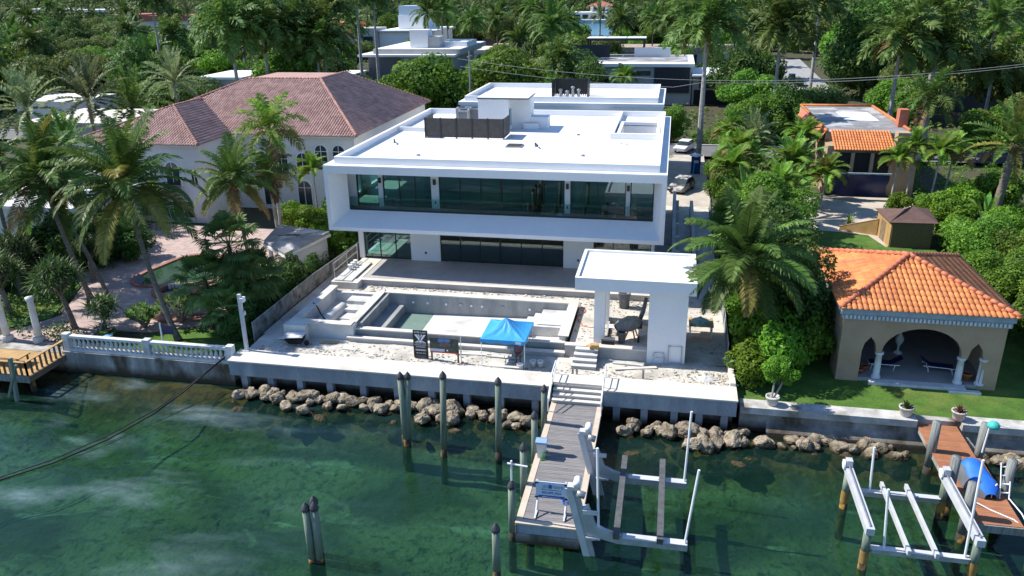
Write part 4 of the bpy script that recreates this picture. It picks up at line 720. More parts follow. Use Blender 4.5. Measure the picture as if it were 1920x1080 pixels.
tag(ob('leaning_pipe', MB().tube([(-1.5,48.0,2.9),(-1.1,48.3,4.0),(-.95,48.4,4.9)], [.16,.15,.12], 10), MT['greyp'], None, True), 'grey duct leaning against the cabana wall behind the mixer', 'pipe')
t = thing('toolbox', 'black toolbox on the retaining wall by the cabana column', 'toolbox', (-3.4,45.6,2.7)); ob('case', B(-3.55,-2.75,45.62,46.0,2.46,2.95), MT['black'], t); ob('lid', B(-3.57,-2.73,45.6,46.02,2.951,3.06), MT['greyp'], t); ob('handle', MB().tube([(-3.4,45.8,3.06),(-3.35,45.8,3.15),(-2.95,45.8,3.15),(-2.9,45.8,3.06)], .02, 6), MT['black'], t)
t = thing('sawhorse_table', 'white cut board on a small black stand inside the cabana', 'table', (-3.0,47.8,2.45)); ob('top', B(-3.25,-2.6,47.6,48.2,2.95,2.99), MT['pvc'], t)
for x in (-3.2,-2.68):
    for y in (47.65,48.12): ob('leg', B(x-.03,x+.03,y-.03,y+.03,2.45,2.95), MT['black'], t)
t = thing('brick_pack', 'small orange box of pavers on top of the block stairs', 'box', (-3.9,44.9,2.7)); ob('box', B(-4.2,-3.65,44.75,45.1,2.705,2.98), MT['wood'], t); ob('flap', MB().bar((-4.2,44.74,2.98),(-4.3,44.6,2.93),.3,.015), MT['wood'], t)
tag(ob('extension_cord', MB().tube([(-6+.5*i+.0, 52.6+.35*math.sin(i*1.3), 2.47) for i in range(0)]+[(-13+.45*i, 53.0+.3*math.sin(i*1.1)+.1*math.sin(i*2.7), 2.45) for i in range(15)]+[(-5.4+.25*math.sin(i*.9), 52-.35*i, 2.47) for i in range(10)]+[(-4.5+.3*i,48.6+.15*math.sin(i*2),2.47) for i in range(6)], .022, 5), MT['red']), 'thin red extension cord snaking over the pool deck to the cabana', 'cord')
t = thing('steel_frame', 'square steel pipe frame leaning on the cabana wall', 'frame', (.9,45.1,1.9)); ob('frame', MB().tube([(.62,45.1,1.9),(.62,45.15,3.1),(1.42,45.15,3.1),(1.42,45.1,1.9)], .035, 6).tube([(.62,45.1,2.0),(1.42,45.1,2.0)], .03, 6), MT['alub'], t)
t = thing('bent_pipe_stand', 'low bent pipe stand on the ground by the cabana wall', 'frame', (0,45,1.9)); ob('hoop', MB().tube([(-.35,44.9,1.9),(-.3,44.9,2.25),(-.1,44.95,2.38),(.4,45,2.38),(.42,45.0,1.9)], .035, 6).tube([(-.3,45.1,2.3),(-.25,45.14,2.6),(.35,45.14,2.6),(.4,45.14,1.9)], .03, 6), MT['alub'], t)
t = thing('work_table', 'pale wooden work table piled with teal sheeting right of the cabana', 'table', (2.6,50,1.9)); ob('top', B(1.9,3.5,49.2,50.6,2.75,2.8), MT['wood'], t)
for x in (2.0,3.4):
    for y in (49.3,50.5): ob('leg', B(x-.04,x+.04,y-.04,y+.04,1.88,2.75), MT['bucket'], t)
def heap(mb, cx, cy, z, rx, ry, h, seed, n=14):
    rn = random.Random(seed); base = len(mb.v)
    for j in range(5):
        for k in range(n):
            a = 2*math.pi*k/n; q = 1-j/4.3; mb.v.append((cx+rx*q*math.cos(a)*rn.uniform(.8,1.15), cy+ry*q*math.sin(a)*rn.uniform(.8,1.15), z+h*(j/4)**.8*rn.uniform(.8,1.1)))
    for j in range(4):
        for k in range(n): a = base+j*n+k; b = base+j*n+(k+1) % n; mb.f.append((a,b,b+n,a+n))
    mb.f.append(tuple(base+4*n+k for k in range(n))); return mb
single('sheeting_heap', heap(MB(), 2.65, 49.9, 2.802, .75, .6, .4, 3), M('teal_white_sheeting', (.55,.62,.60), (.20,.42,.40), scale=4, rough=.6), 'crumpled teal and white sheeting heaped on the work table', 'sheeting')
single('cement_heap', heap(MB(), 2.9, 43.5, 1.86, .75, .4, .28, 5), MT['plaster'], 'small white heap of cement at the right end of the yard', 'heap')
t = thing('wheelbarrow', 'pale board lying over a dark wheelbarrow in the left yard', 'wheelbarrow', (-23.7,44.0,1.9)); ob('board', MB().add([(-24.5,43.6,2.42),(-23.0,43.75,2.5),(-23.05,44.6,2.56),(-24.35,44.5,2.48),(-24.5,43.6,2.47),(-23.0,43.75,2.55),(-23.05,44.6,2.61),(-24.35,44.5,2.53)], [(3,2,1,0),(4,5,6,7),(0,1,5,4),(1,2,6,5),(2,3,7,6),(3,0,4,7)]), MT['plaster'], t); ob('tray', MB().add([(-24,43.7,2.05),(-23.2,43.75,2.05),(-23.2,44.3,2.05),(-24,44.25,2.05),(-24.2,43.55,2.4),(-23.05,43.65,2.45),(-23.05,44.45,2.48),(-24.2,44.4,2.42)], [(3,2,1,0),(0,1,5,4),(1,2,6,5),(2,3,7,6),(3,0,4,7)]), MT['black'], t)
ob('wheel', MB().tube([(-22.85,43.95,2.06),(-22.85,44.05,2.06)], .18, 12), MT['rub'], t); ob('handle', MB().tube([(-23.1,43.75,2.2),(-24.7,43.7,2.3)], .03, 6).tube([(-23.1,44.3,2.2),(-24.7,44.35,2.3)], .03, 6), MT['woodd'], t)
for i, (x, y, l, a, m_) in enumerate([(-21.5,44.6,1.2,.1,'wood'),(-11.6,44.4,2.4,.05,'plaster'),(-9.6,44.3,2.2,-.03,'plaster'),(-1.8,44.6,1.9,-.05,'plaster'),(-1.3,44.1,2.6,.25,'concl'),(-9.2,42.6,1.9,.02,'concl'),(-18.9,52.9,1.6,.1,'concl'),(-16.5,52.5,2.2,.05,'plaster')]):
    single('loose_board', MB().obox((x,y,2.14 if abs(y-42.6) < .01 else (1.95 if y < 50 else 2.46)), (l,.24,.05), (math.cos(a),math.sin(a),0)), MT[m_], ['short yellow plank lying in front of the raised spa','pale board lying on the ground left of the canopy','pale board lying on the ground behind the canopy legs','white board lying below the retaining wall','thin pale batten lying askew below the retaining wall','flat pale slab lying on the seawall cap by the canopy','short slab lying behind the pool left end','pale slab lying along the pool back coping'][i], 'board')
for x, y in ((-5.0,42.75),(-4.75,42.75),(-.8,42.9)):
    t = thing('rebar_stake', 'short grey stake sticking out of the yard near the dock stairs', 'stake', (x,y,1.9), 0, 'stakes near the dock stairs'); ob('stake', B(x-.06,x+.06,y-.03,y+.03,1.7,2.4), MT['steel'], t); ob('cap', B(x-.07,x+.07,y-.04,y+.04,2.401,2.44), MT['greyp'], t)
t = thing('light_pole', 'white square post with small lamps on the left end of the seawall', 'post', (-26.15,42.2,2.1)); ob('post', B(-26.25,-26.05,42.1,42.3,2.112,6.0), MT['alu'], t); ob('base_plate', B(-26.4,-25.9,41.95,42.34,2.111,2.16), MT['alu'], t); ob('lamp', B(-26.04,-25.85,42.0,42.4,5.5,5.8), MT['pvc'], t); ob('lamp', B(-26.04,-25.9,42.1,42.3,4.6,4.85), MT['alu'], t)
# signs
t = thing('black_sign', 'tall black architect sign with white logo standing behind the seawall', 'sign', (-14.7,43.3,1.9)); SY = 43.3
ob('panel', B(-15.2,-14.25,SY,SY+.06,1.95,3.85), M('sign_black', (.008,.012,.018), rough=.4), t)
for x in (-15.1,-14.35): ob('post', B(x-.04,x+.04,SY+.061,SY+.14,1.8,3.8), MT['woodd'], t)
wt = M('sign_white_print', (.75,.77,.8), rough=.5); CX = -14.725
text('KOBI KARP', .17, (CX,SY-.004,3.66), wt, t, sx=.9)
def bars(pts): 
    mb = MB()
    for a in pts: mb.yprism([(CX+x, 3.15+z) for x, z in a], SY-.012, SY-.002)
    return mb
ob('logo', bars([[(-.38,.42),(-.22,.42),(-.02,.1),(-.10,.02)],[(.38,.42),(.10,.02),(.02,.1),(.22,.42)],[(-.16,.42),(-.05,.42),(-.02,.2),(-.02,.16)],[(.16,.42),(.02,.16),(.02,.2),(.05,.42)],[(-.38,-.12),(-.12,.0),(-.04,.06),(-.16,-.12)],[(.38,-.12),(.16,-.12),(.04,.06),(.12,.0)],[(-.12,-.12),(-.02,.04),(.02,.04),(.12,-.12)]]), wt, t)
for s_, z, sz in (('ARCHITECTURE',2.93,.10),('INTERIOR DESIGN',2.82,.095),('PLANNING',2.68,.125)): text(s_, sz, (CX,SY-.004,z), wt, t)
ob('print_box', B(-15.08,-14.37,SY-.008,SY-.002,2.44,2.57), M('sign_grey_print', (.25,.27,.29), rough=.5), t); ob('print_line', B(-15.02,-14.43,SY-.014,SY-.009,2.49,2.52), wt, t); text('305.573.1818', .115, (CX,SY-.004,2.25), wt, t); ob('print_line', B(-15.05,-14.4,SY-.008,SY-.002,2.08,2.1), bpy.data.materials['sign_grey_print'], t); ob('print_line', B(-15.0,-14.45,SY-.008,SY-.002,2.02,2.035), bpy.data.materials['sign_grey_print'], t)
t = thing('rendering_board', 'picture board with red bottom stripe on two wooden posts', 'sign', (-13.1,43.1,1.9)); SY2 = 43.1
ob('panel', B(-14.05,-12.2,SY2,SY2+.05,2.5,3.5), M('board_print_trees', (.012,.022,.03), (.05,.075,.06), scale=6, rough=.4, fine=.3, c3=(.16,.09,.05), s3=2.2, lo3=.58, hi3=.68), t)
ob('sky_print', B(-13.5,-12.75,SY2-.006,SY2-.001,3.25,3.47), M('board_print_sky', (.05,.14,.42), (.10,.2,.5), scale=4, rough=.4), t); ob('house_print', B(-13.4,-12.7,SY2-.006,SY2-.001,2.98,3.2), M('board_print_house', (.20,.11,.07), (.06,.05,.045), scale=9, rough=.4), t)
ob('red_stripe', B(-14.05,-12.2,SY2-.006,SY2-.001,2.5,2.58), MT['red'], t); ob('caption_box', B(-14.02,-13.1,SY2-.008,SY2-.001,2.60,2.78), M('caption_print', (.5,.55,.68), (.3,.36,.55), scale=9, rough=.4), t); ob('small_mark', B(-12.98,-12.88,SY2-.008,SY2-.001,2.65,2.75), wt, t)
for x in (-13.98,-12.27): ob('post', B(x-.05,x+.05,SY2+.051,SY2+.14,1.75,2.95), MT['woodd'], t)
single('thin_stake', MB().tube([(-12.05,43.1,1.8),(-12.05,43.1,3.7)], .025, 6).tube([(-12.05,43.1,2.45),(-12.05,43.1,2.75)], .05, 6), MT['alu'], 'thin metal stake right of the picture board', 'stake')
# canopy tent
t = thing('canopy_tent', 'bright blue pop up canopy tent on white legs in the yard', 'tent', (-9.4,44.4,1.9))
ax0, ax1, ay0, ay1, ez, pk = -10.75, -7.95, 42.9, 46.0, 3.75, 4.55
def sag(t_, s_): return -.10*math.sin(math.pi*t_)
mb = MB(); cx_, cy_ = (ax0+ax1)/2-.1, (ay0+ay1)/2+.1; n_ = 8
for (a, b) in (((ax0,ay0),(ax1,ay0)),((ax1,ay0),(ax1,ay1)),((ax1,ay1),(ax0,ay1)),((ax0,ay1),(ax0,ay0))):
    base = len(mb.v)
    for j in range(n_+1):
        for i in range(n_+1):
            s_ = i/n_; q = j/n_; x = a[0]+(b[0]-a[0])*s_; y = a[1]+(b[1]-a[1])*s_
            dz = -.13*math.sin(math.pi*q)*(.45+.55*abs(2*s_-1)) - .16*math.sin(math.pi*s_)*(1-q)*q*2+ (.02*math.sin(s_*31+j)*math.sin(q*3.1))
            mb.v.append((x+(cx_-x)*q, y+(cy_-y)*q, ez+(pk-ez)*q+dz))
    for j in range(n_):
        for i in range(n_): k = base+j*(n_+1)+i; mb.f.append((k,k+1,k+n_+2,k+n_+1))
ob('canopy', mb, MT['blue'], t)
mb = MB()
for (a, b) in (((ax0,ay0),(ax1,ay0)),((ax1,ay0),(ax1,ay1)),((ax1,ay1),(ax0,ay1)),((ax0,ay1),(ax0,ay0))):
    for i in range(10):
        p = [a[0]+(b[0]-a[0])*(i+k)/10 for k in (0,1)]; q = [a[1]+(b[1]-a[1])*(i+k)/10 for k in (0,1)]; d = [-.24-.05*math.sin(4.3*(i+k)) for k in (0,1)]
        mb.add([(p[0],q[0],ez+.005),(p[1],q[1],ez+.005),(p[1],q[1],ez+d[1]),(p[0],q[0],ez+d[0])], [(0,3,2,1)])
ob('valance', mb, MT['blue'], t); ob('label_patch', B(-8.55,-8.2,ay0-.012,ay0-.004,3.56,3.7), MT['pvc'], t)
for x in (ax0+.05,ax1-.05):
    for y in (ay0+.05,ay1-.05): ob('leg', MB().tube([(x,y,1.9),(x,y,ez-.02)], .028, 6), MT['pvc'], t)
    ob('truss', MB().tube([(x,ay0+.05,3.5),(x,(ay0+ay1)/2,3.2),(x,ay1-.05,3.5)], .018, 5), MT['alu'], t)
# worker under the canopy, bending forward over a bucket
def person():
    t = thing('person', 'worker in dark shirt and shorts bending over a bucket under the canopy', 'person', (-8.5,43.35,1.9))
    bx, by, bz = -8.5, 43.4, 1.9
    V = [(0,0,.95),(.04,-.04,1.15),(.10,-.16,1.36),(.12,-.24,1.46),(.14,-.34,1.54),(.15,-.40,1.66),
         (-.09,0,.90),(-.11,-.02,.50),(-.13,.05,.08),(-.12,-.12,.05),(.12,.02,.90),(.14,-.03,.50),(.16,.06,.08),(.17,-.11,.05),
         (-.10,-.22,1.40),(-.15,-.36,1.14),(-.06,-.48,.92),(-.03,-.54,.84),(.32,-.20,1.40),(.36,-.34,1.14),(.22,-.48,.94),(.18,-.54,.86)]
    Ed = [(0,1),(1,2),(2,3),(3,4),(4,5),(0,6),(6,7),(7,8),(8,9),(0,10),(10,11),(11,12),(12,13),(2,14),(14,15),(15,16),(16,17),(2,18),(18,19),(19,20),(20,21)]
    rad = [.155,.15,.165,.07,.06,.105,.105,.065,.045,.045,.105,.065,.045,.045,.065,.05,.038,.04,.065,.05,.038,.04]
    me = bpy.data.meshes.new('body'); me.from_pydata([(bx+x,by+y,bz+z) for x,y,z in V], Ed, []); o = link('body', me, t)
    md = o.modifiers.new('skin','SKIN')
    for i, r in enumerate(rad): me.skin_vertices[0].data[i].radius = (r, r)
    me.skin_vertices[0].data[0].use_root = True
    o.modifiers.new('sub','SUBSURF').levels = 2; o.modifiers['sub'].render_levels = 2; me.materials.append(MT['skin'])
    def cloth(nm, idx, mat, ex):
        m2 = bpy.data.meshes.new(nm); mp = {a: k for k, a in enumerate(idx)}
        m2.from_pydata([(bx+V[a][0],by+V[a][1],bz+V[a][2]) for a in idx], [(mp[a],mp[b]) for a, b in Ed if a in mp and b in mp], []); q = link(nm, m2, t); q.modifiers.new('skin','SKIN')
        for k, a in enumerate(idx): m2.skin_vertices[0].data[k].radius = (rad[a]+ex, rad[a]+ex)
        q.modifiers.new('sub','SUBSURF').levels = 2; m2.materials.append(mat)
    cloth('shirt', [0,1,2,3,14,15,18,19], MT['shirt'], .022); cloth('shorts', [0,6,7,10,11], MT['short'], .026)
    ob('hair', MB().lathe((bx+.15,by-.40,bz+1.66), [(.02,-.02),(.11,.0),(.112,.06),(.08,.11),(.02,.125)], 12), MT['black'], t, True)
person()
# rubble stones and debris: uncountable
def rubble():
    rn = random.Random(3); mb = MB()
    def bit(x, y, z, s):
        a = rn.uniform(0,3.1); ca, sa = math.cos(a), math.sin(a); l, w_, h = s*rn.uniform(.6,1.4), s*rn.uniform(.4,1), s*rn.uniform(.3,.7)
        mb.add([(x+ca*i*l-sa*j*w_, y+sa*i*l+ca*j*w_, z+k*h*(1 if i*j < 0 else .7)) for k in (0,1) for i, j in ((-.5,-.5),(.5,-.5),(.4,.5),(-.5,.4))], [(4,5,6,7),(0,1,5,4),(1,2,6,5),(2,3,7,6),(3,0,4,7)])
    for _ in range(1500): 
        x = rn.uniform(-26,4.1); y = 42.5+abs(rn.gauss(0,1.1)) 
        if y < 45: bit(x, y, 1.86, rn.choice([.04,.05,.07,.1,.14]))
    for _ in range(900): bit(rn.uniform(-24,-.9), rn.uniform(52.25,53.9), 2.41, rn.choice([.05,.07,.1,.15]))
    for _ in range(260): bit(rn.uniform(-5.6,-1), rn.uniform(45.8,52), 2.43, rn.choice([.05,.07,.1,.14]))
    for _ in range(200): bit(rn.uniform(1.7,4.1), rn.uniform(42.5,58), 1.86, rn.choice([.06,.1,.15]))
    for _ in range(160): bit(rn.gauss(3.6,.5), rn.gauss(43.6,.5), 1.86, rn.choice([.1,.15,.22]))
    o = ob('rubble', mb, M('rubble_stone', (.52,.48,.42), (.36,.33,.28), scale=5, rough=.95, island=.3, fine=.1)); tag(o, 'scattered pale rubble and stones over the building site', 'rubble', kind='stuff')
rubble()
# fences of the building site
def mesh_fence(lab, pts, h, z, post_m, cloth_m, name='site_fence'):
    t = thing(name, lab, 'fence', (pts[0][0],pts[0][1],z))
    for i in range(len(pts)-1):
        a, b = Vector((*pts[i],z)), Vector((*pts[i+1],z)); n = max(1,int((b-a).length/2.4))
        for k in range(n+1): p = a+(b-a)*k/n; ob('post', MB().tube([p,p+Vector((0,0,h+.05))], .03, 6), post_m, t)
        for k in range(n):
            p, q = a+(b-a)*k/n, a+(b-a)*(k+1)/n; sg = .06
            ob('panel', MB().add([p,q,q+Vector((sg,0,h*.55)),p+Vector((-sg*.5,0,h*.5)),q+Vector((0,0,h)),p+Vector((0,0,h))], [(0,1,2,3),(3,2,4,5)]), cloth_m, t)
        ob('top_rail', MB().tube([a+Vector((0,0,h+.03)),b+Vector((0,0,h+.03))], .025, 6), post_m, t)
    return t
mesh_fence('grey mesh silt fence along the right edge of the building site', [(4.25,46.1),(4.3,52),(4.35,60),(4.4,82)], 1.2, 1.9, MT['alub'], M('grey_mesh_cloth', (.20,.22,.22), (.28,.30,.30), scale=2, rough=.8))
mesh_fence('torn wire and plywood fence along the left boundary of the building site', [(-26.9,44.5),(-26.9,54),(-26.4,62),(-26.2,80)], 1.5, 1.5, MT['alub'], M('torn_fence_cloth', (.16,.15,.13), (.30,.28,.25), scale=1.6, rough=.9, c3=(.05,.05,.04), s3=1))
# ------------------------------------------------------------------ tiled roofs
def tile_mesh(mb, M4=None, w_=.30, l=.60, r=.135, n=5):
    # one barrel tile lying along +y (up-slope), origin at lower end
    pts = []
    for y, rr, z in ((0,r,.045),(l,r*.82,.0)):
        for k in range(n+1):
            a = math.pi*k/n; pts.append((rr*math.cos(a), y, z+rr*.62*math.sin(a)))
    f = [(k,k+1,n+2+k,n+1+k) for k in range(n)]
    f.append(tuple(range(n,-1,-1)))
    v = [(M4@Vector(p)) if M4 else p for p in pts]
    return mb.add(v, f)
def face_frame(e0, e1, top):
    e0, e1, top = Vector(e0), Vector(e1), Vector(top); u = (e1-e0).normalized(); nrm = u.cross(top-e0).normalized(); v = nrm.cross(u)
    if v.z < 0: v = -v; nrm = -nrm
    return e0, u, v, nrm
def tile_spots(poly, w_, l, top=2):
    # poly: 3D corners, first two = eave; yields matrices of tiles inside
    e0, u, v, nrm = face_frame(poly[0], poly[1], poly[top]); uv = [((Vector(p)-e0).dot(u),(Vector(p)-e0).dot(v)) for p in poly]
    def inside(x, y):
        c = False; n = len(uv)
        for i in range(n):
            (x1,y1),(x2,y2) = uv[i], uv[(i+1) % n]
            if (y1 > y) != (y2 > y) and x < (x2-x1)*(y-y1)/(y2-y1)+x1: c = not c
        return c
    xs = [p[0] for p in uv]; ys = [p[1] for p in uv]; out = []; j = 0; y = min(ys)-.06
    while y < max(ys):
        x = min(xs)+w_/2
        while x < max(xs):
            if inside(x, y+l*.4 if y > 0 else .08): out.append(Matrix((( u.x,v.x,nrm.x,0),(u.y,v.y,nrm.y,0),(u.z,v.z,nrm.z,0),(0,0,0,1)))); p = e0+u*x+v*y+nrm*.01; out[-1] = Matrix.Translation(p)@out[-1]
            x += w_
        y += l*.9; j += 1
    return out
def roof_base(polys, m, thick=.12):
    mb = MB()
    for p in polys: mb.add(p, [tuple(range(len(p)))])
    return mb
def ridge(mb, a, b, r=.16, seg=.45):
    a, b = Vector(a), Vector(b); n = max(1,int((b-a).length/seg)); d = (b-a)/n
    for k in range(n): mb.tube([a+d*k+Vector((0,0,.05)), a+d*(k+1.08)+Vector((0,0,.02))], [r,r*.85], 8)
    return mb
# ------------------------------------------------------------------ right pavilion
pv = thing('tiled_pavilion', 'tan arched garden pavilion with bright orange barrel tile roof', 'pavilion', (15,50.3,1.6))
ex0, ex1, ey0, ey1, ez_ = 10.2, 19.6, 44.95, 55.7, 6.32; ap = (14.9,50.3,7.95)
faces = [[(ex0,ey0,ez_),(ex1,ey0,ez_),ap], [(ex0,ey1,ez_),(ex0,ey0,ez_),ap], [(ex1,ey0,ez_),(ex1,ey1,ez_),ap], [(ex1,ey1,ez_),(ex0,ey1,ez_),ap]]
ob('roof', roof_base(faces, None), MT['orat'], pv)
rf = [o for o in pv.children if o.name.startswith('roof')][0]
me = bpy.data.meshes.new('roof_tile'); tb = MB(); tile_mesh(tb, None, .30, .6, .15); me = tb.mesh('roof_tile', MT['orat'], True)
inv = Matrix.Translation(-pv.location); cnt = 0; rest = MB()
for fi, p in enumerate(faces):
    for k, M4 in enumerate(tile_spots(p, .305, .58)):
        if fi < 2 and cnt < 300:
            o = bpy.data.objects.new('roof_tile', me); COL.objects.link(o); o.parent = rf; o.matrix_basis = M4; cnt += 1
        else: tile_mesh(rest, M4, .30, .6, .15)
o = ob('other_roof_tiles', rest, MT['orat'], rf, True); o['kind'] = 'stuff'
for a in ((ex0,ey0,ez_+.06),(ex1,ey0,ez_+.06),(ex1,ey1,ez_+.06),(ex0,ey1,ez_+.06)): ob('hip_ridge', ridge(MB(), a, (ap[0],ap[1],ap[2]+.1)), MT['orah'], pv, True)
ob('cornice', B(ex0+.1,ex1-.1,ey0+.12,ey0+.3,5.95,6.28).box(ex0+.1,ex0+.3,ey0+.301,ey1-.2,5.95,6.28).box(ex1-.3,ex1-.1,ey0+.301,ey1-.2,5.95,6.28), MT['blueg'], pv)
ob('cornice_band', B(ex0+.22,ex1-.22,ey0+.2,ey0+.34,5.6,5.949).box(ex0+.22,ex0+.36,ey0+.341,ey1-.3,5.6,5.949).box(ex1-.36,ex1-.22,ey0+.341,ey1-.3,5.6,5.949), MT['blueg'], pv)
dm = B(-.06,.06,-.05,.05,-.11,.11).mesh('dentil', MT['colw'])
for k in range(40): o = link('dentil', dm, pv); o.location = (ex0+.4+k*.22, ey0+.15, 5.78)
# front wall with one wide arch and two pointed side arches
def arch(x0, x1, zs, ht, pointed=False, n=16):
    cx = (x0+x1)/2; h = (x1-x0)/2
    if pointed: return [(x0,zs),(x0+h*.25,zs+ht*.55),(cx,zs+ht),(x1-h*.25,zs+ht*.55),(x1,zs)]
    return [(cx-h*math.cos(math.pi*k/n), zs+ht*math.sin(math.pi*k/n)) for k in range(n+1)]
wx0, wx1, wy0, wz1 = 10.5, 19.25, 45.3, 5.6
a1, a2, a3 = arch(11.75,12.55,3.6,.9,True), arch(12.85,17.15,3.6,1.6), arch(17.5,18.3,3.6,.9,True)
poly = [(wx0,1.6),(wx0,wz1),(wx1,wz1),(wx1,1.6),(18.3,1.6)]+a3[::-1]+[(17.5,1.6),(17.45,1.6),(17.45,3.5),(17.02,3.5)]+a2[::-1]+[(12.98,3.5),(12.6,3.5),(12.6,1.6),(12.55,1.6)]+a1[::-1]+[(11.75,1.6)]
def wall_strip(mb, arcx, z1, y0, y1):
    # vertical strips above an arch line: list of (x,z)
    for (xa,za),(xb,zb) in zip(arcx, arcx[1:]):
        if xb-xa < 1e-4: continue
        mb.add([(xa,y0,za),(xb,y0,zb),(xb,y0,z1),(xa,y0,z1),(xa,y1,za),(xb,y1,zb),(xb,y1,z1),(xa,y1,z1)], [(0,1,2,3),(7,6,5,4),(0,4,5,1)])
mb = B(wx0,11.75,wy0,wy0+.4,1.6,wz1).box(18.3,wx1,wy0,wy0+.4,1.6,wz1).box(12.55,12.85,wy0,wy0+.4,3.5,wz1).box(17.15,17.5,wy0,wy0+.4,3.5,wz1)
for a in (a1,a2,a3): wall_strip(mb, a, wz1, wy0, wy0+.4)
ob('front_wall', mb, MT['tan'], pv)
ob('side_wall', B(wx0,wx0+.35,wy0+.4,47.2,1.6,wz1).box(wx0,wx0+.35,53.6,55.3,1.6,wz1).box(wx0,wx0+.35,47.2,53.6,4.4,wz1), MT['tan'], pv); ob('side_wall', B(wx1-.35,wx1,wy0+.4,55.3,1.6,wz1), MT['tan'], pv); ob('rear_wall', B(wx0+.35,wx1-.35,55.0,55.3,1.6,wz1), MT['tan'], pv)
ob('floor', B(wx0+.3,wx1-.3,wy0+.05,55.0,1.5,1.82), MT['tile_grey'], pv); ob('ceiling', B(wx0+.35,wx1-.35,wy0+.4,55,5.4,5.5), MT['woodd'], pv); ob('step', B(12.3,17.6,44.9,wy0+.04,1.5,1.78).box(16.6,18.3,44.55,44.89,1.5,1.74), MT['colw'], pv)
for x in (12.78,17.24,18.42):
    ob('column', MB().lathe((x,wy0+.18,1.821), [(.27,0),(.27,.14),(.2,.18),(.19,.9),(.17,1.5),(.24,1.56),(.26,1.68)], 14), MT['colw'], pv, True)
def lounger(x, y, rz, lab):
    t = thing('lounge_chair', lab, 'lounge chair', (x,y,1.82), rz)
    ob('frame', MB().tube([(-.95,-.3,.36),(.75,-.3,.36)], .025, 6).tube([(-.95,.3,.36),(.75,.3,.36)], .025, 6).tube([(-.95,-.3,.36),(-.95,.3,.36)], .025, 6), MT['pvc'], t, world=False)
    for xx in (-.8,.5):
        for yy in (-.3,.3): ob('leg', MB().tube([(xx,yy,.36),(xx-.08,yy,0)], .025, 6), MT['pvc'], t, world=False)
    ob('sling', B(-.93,.3,-.28,.28,.37,.41), MT['navy'], t, world=False); ob('backrest', MB().obox((.6,0,.58), (.75,.56,.04), (math.cos(.6),0,math.sin(.6))), MT['navy'], t, world=False)
lounger(13.6,46.9,.0,'dark sling lounge chair behind the left pavilion column'); lounger(16.5,47.0,math.pi*.96,'dark sling lounge chair turned towards the right pavilion column')
for x, y, r, lb in ((17.9,46.0,.28,'round terracotta pot in the right pavilion arch'),(11.95,45.9,.2,'small terracotta pot in the left pavilion arch'),(12.3,46.3,.22,'second small terracotta pot in the left pavilion arch')):
    t = thing('terracotta_pot', lb, 'pot', (x,y,1.82)); ob('pot', MB().lathe((x,y,1.821), [(r*.6,0),(r,r*1.3),(r*1.12,r*1.35),(r*1.12,r*1.7),(r*.95,r*1.7),(r*.9,r*1.3)], 14), MT['terra'], t, True); ob('soil', MB().lathe((x,y,1.821+r*1.4), [(r*.9,0),(r*.1,.03)], 12), MT['soil'], t)
t = thing('heron_statue', 'pale bird shaped statue standing inside the pavilion', 'statue', (14.9,49.3,1.82)); ob('figure', MB().lathe((14.9,49.3,1.821), [(.3,0),(.28,.1),(.08,.15),(.08,.5),(.22,.75),(.26,1.0),(.12,1.25),(.06,1.5),(.1,1.6),(.03,1.72)], 12), MT['colw'], t, True)
# ------------------------------------------------------------------ tile roofed left villa
lv = thing('tile_roofed_villa', 'white two storey villa with brown red barrel tile hip roofs', 'house', (-45,85,1.3))
E_ = 9.5
A1 = (-53.2,78.7,12.2); A2 = (-53.2,86.5,12.2)
Rg0, Rg1 = (-49.5,88.8,14.0), (-40.4,88.8,14.0)
A2 = (-53.2,84.24,12.2)
wf = [[(-60.4,70.9,E_),(-46.0,70.9,E_),A1], [(-46.0,70.9,E_),(-46.0,77.4,E_),A2,A1], [(-60.4,77.4,E_),(-60.4,70.9,E_),A1,A2]]
mf = [[(-46.0,77.4,E_),(-31.9,77.4,E_),Rg1,Rg0,A2], [(-31.9,77.4,E_),(-31.9,104,E_),(-40.4,96,14.0),Rg1], [A2,Rg0,(-60.4,77.4,E_)]]
back = [[(-60.4,104,E_),(-60.4,77.4,E_),Rg0,(-49.5,96,14)], [(-31.9,104,E_),(-60.4,104,E_),(-49.5,96,14),(-40.4,96,14)], [Rg0,Rg1,(-40.4,96,14.0),(-49.5,96,14)]]
ob('roof', roof_base(wf+mf+back, None), MT['redt'], lv)
mb = MB()
for pi_, p in enumerate(wf[:2]+mf[:2]):
    for M4 in tile_spots(p, .30, .5): tile_mesh(mb, M4, .3, .52, .14, 4)
o = ob('roof_tiles', mb, MT['redt'], lv, True); o['kind'] = 'stuff'
rm = M('pink_brown_ridge_tile', (.36,.19,.15), (.28,.15,.12), scale=1, rough=.8, fine=.12, island=.15)
for a, b in (((-46.0,70.9,E_+.05),A1),((-60.4,70.9,E_+.05),A1),(A1,A2),((-60.4,77.4,E_),Rg0),(Rg0,Rg1),(Rg1,(-31.9,77.4,E_+.05)),(Rg1,(-40.4,96,14)),((-40.4,96,14),(-31.9,104,E_))): ob('ridge', ridge(MB(), a, b, .17), rm, lv, True)
CW = MT['cream']
ob('wing_wall', MB().prism([(-59.9,71.4),(-46.5,71.4),(-46.5,84),(-59.9,84)], 1.3, 9.45), CW, lv); ob('main_wall', B(-59.8,-32.4,84.01,103,1.3,9.45).box(-46.49,-32.4,77.9,84,1.3,9.45), CW, lv)
ob('eave', B(-60.3,-46.05,71.0,71.39,9.25,9.44).box(-45.9,-32.0,77.5,77.89,9.25,9.44), CW, lv)
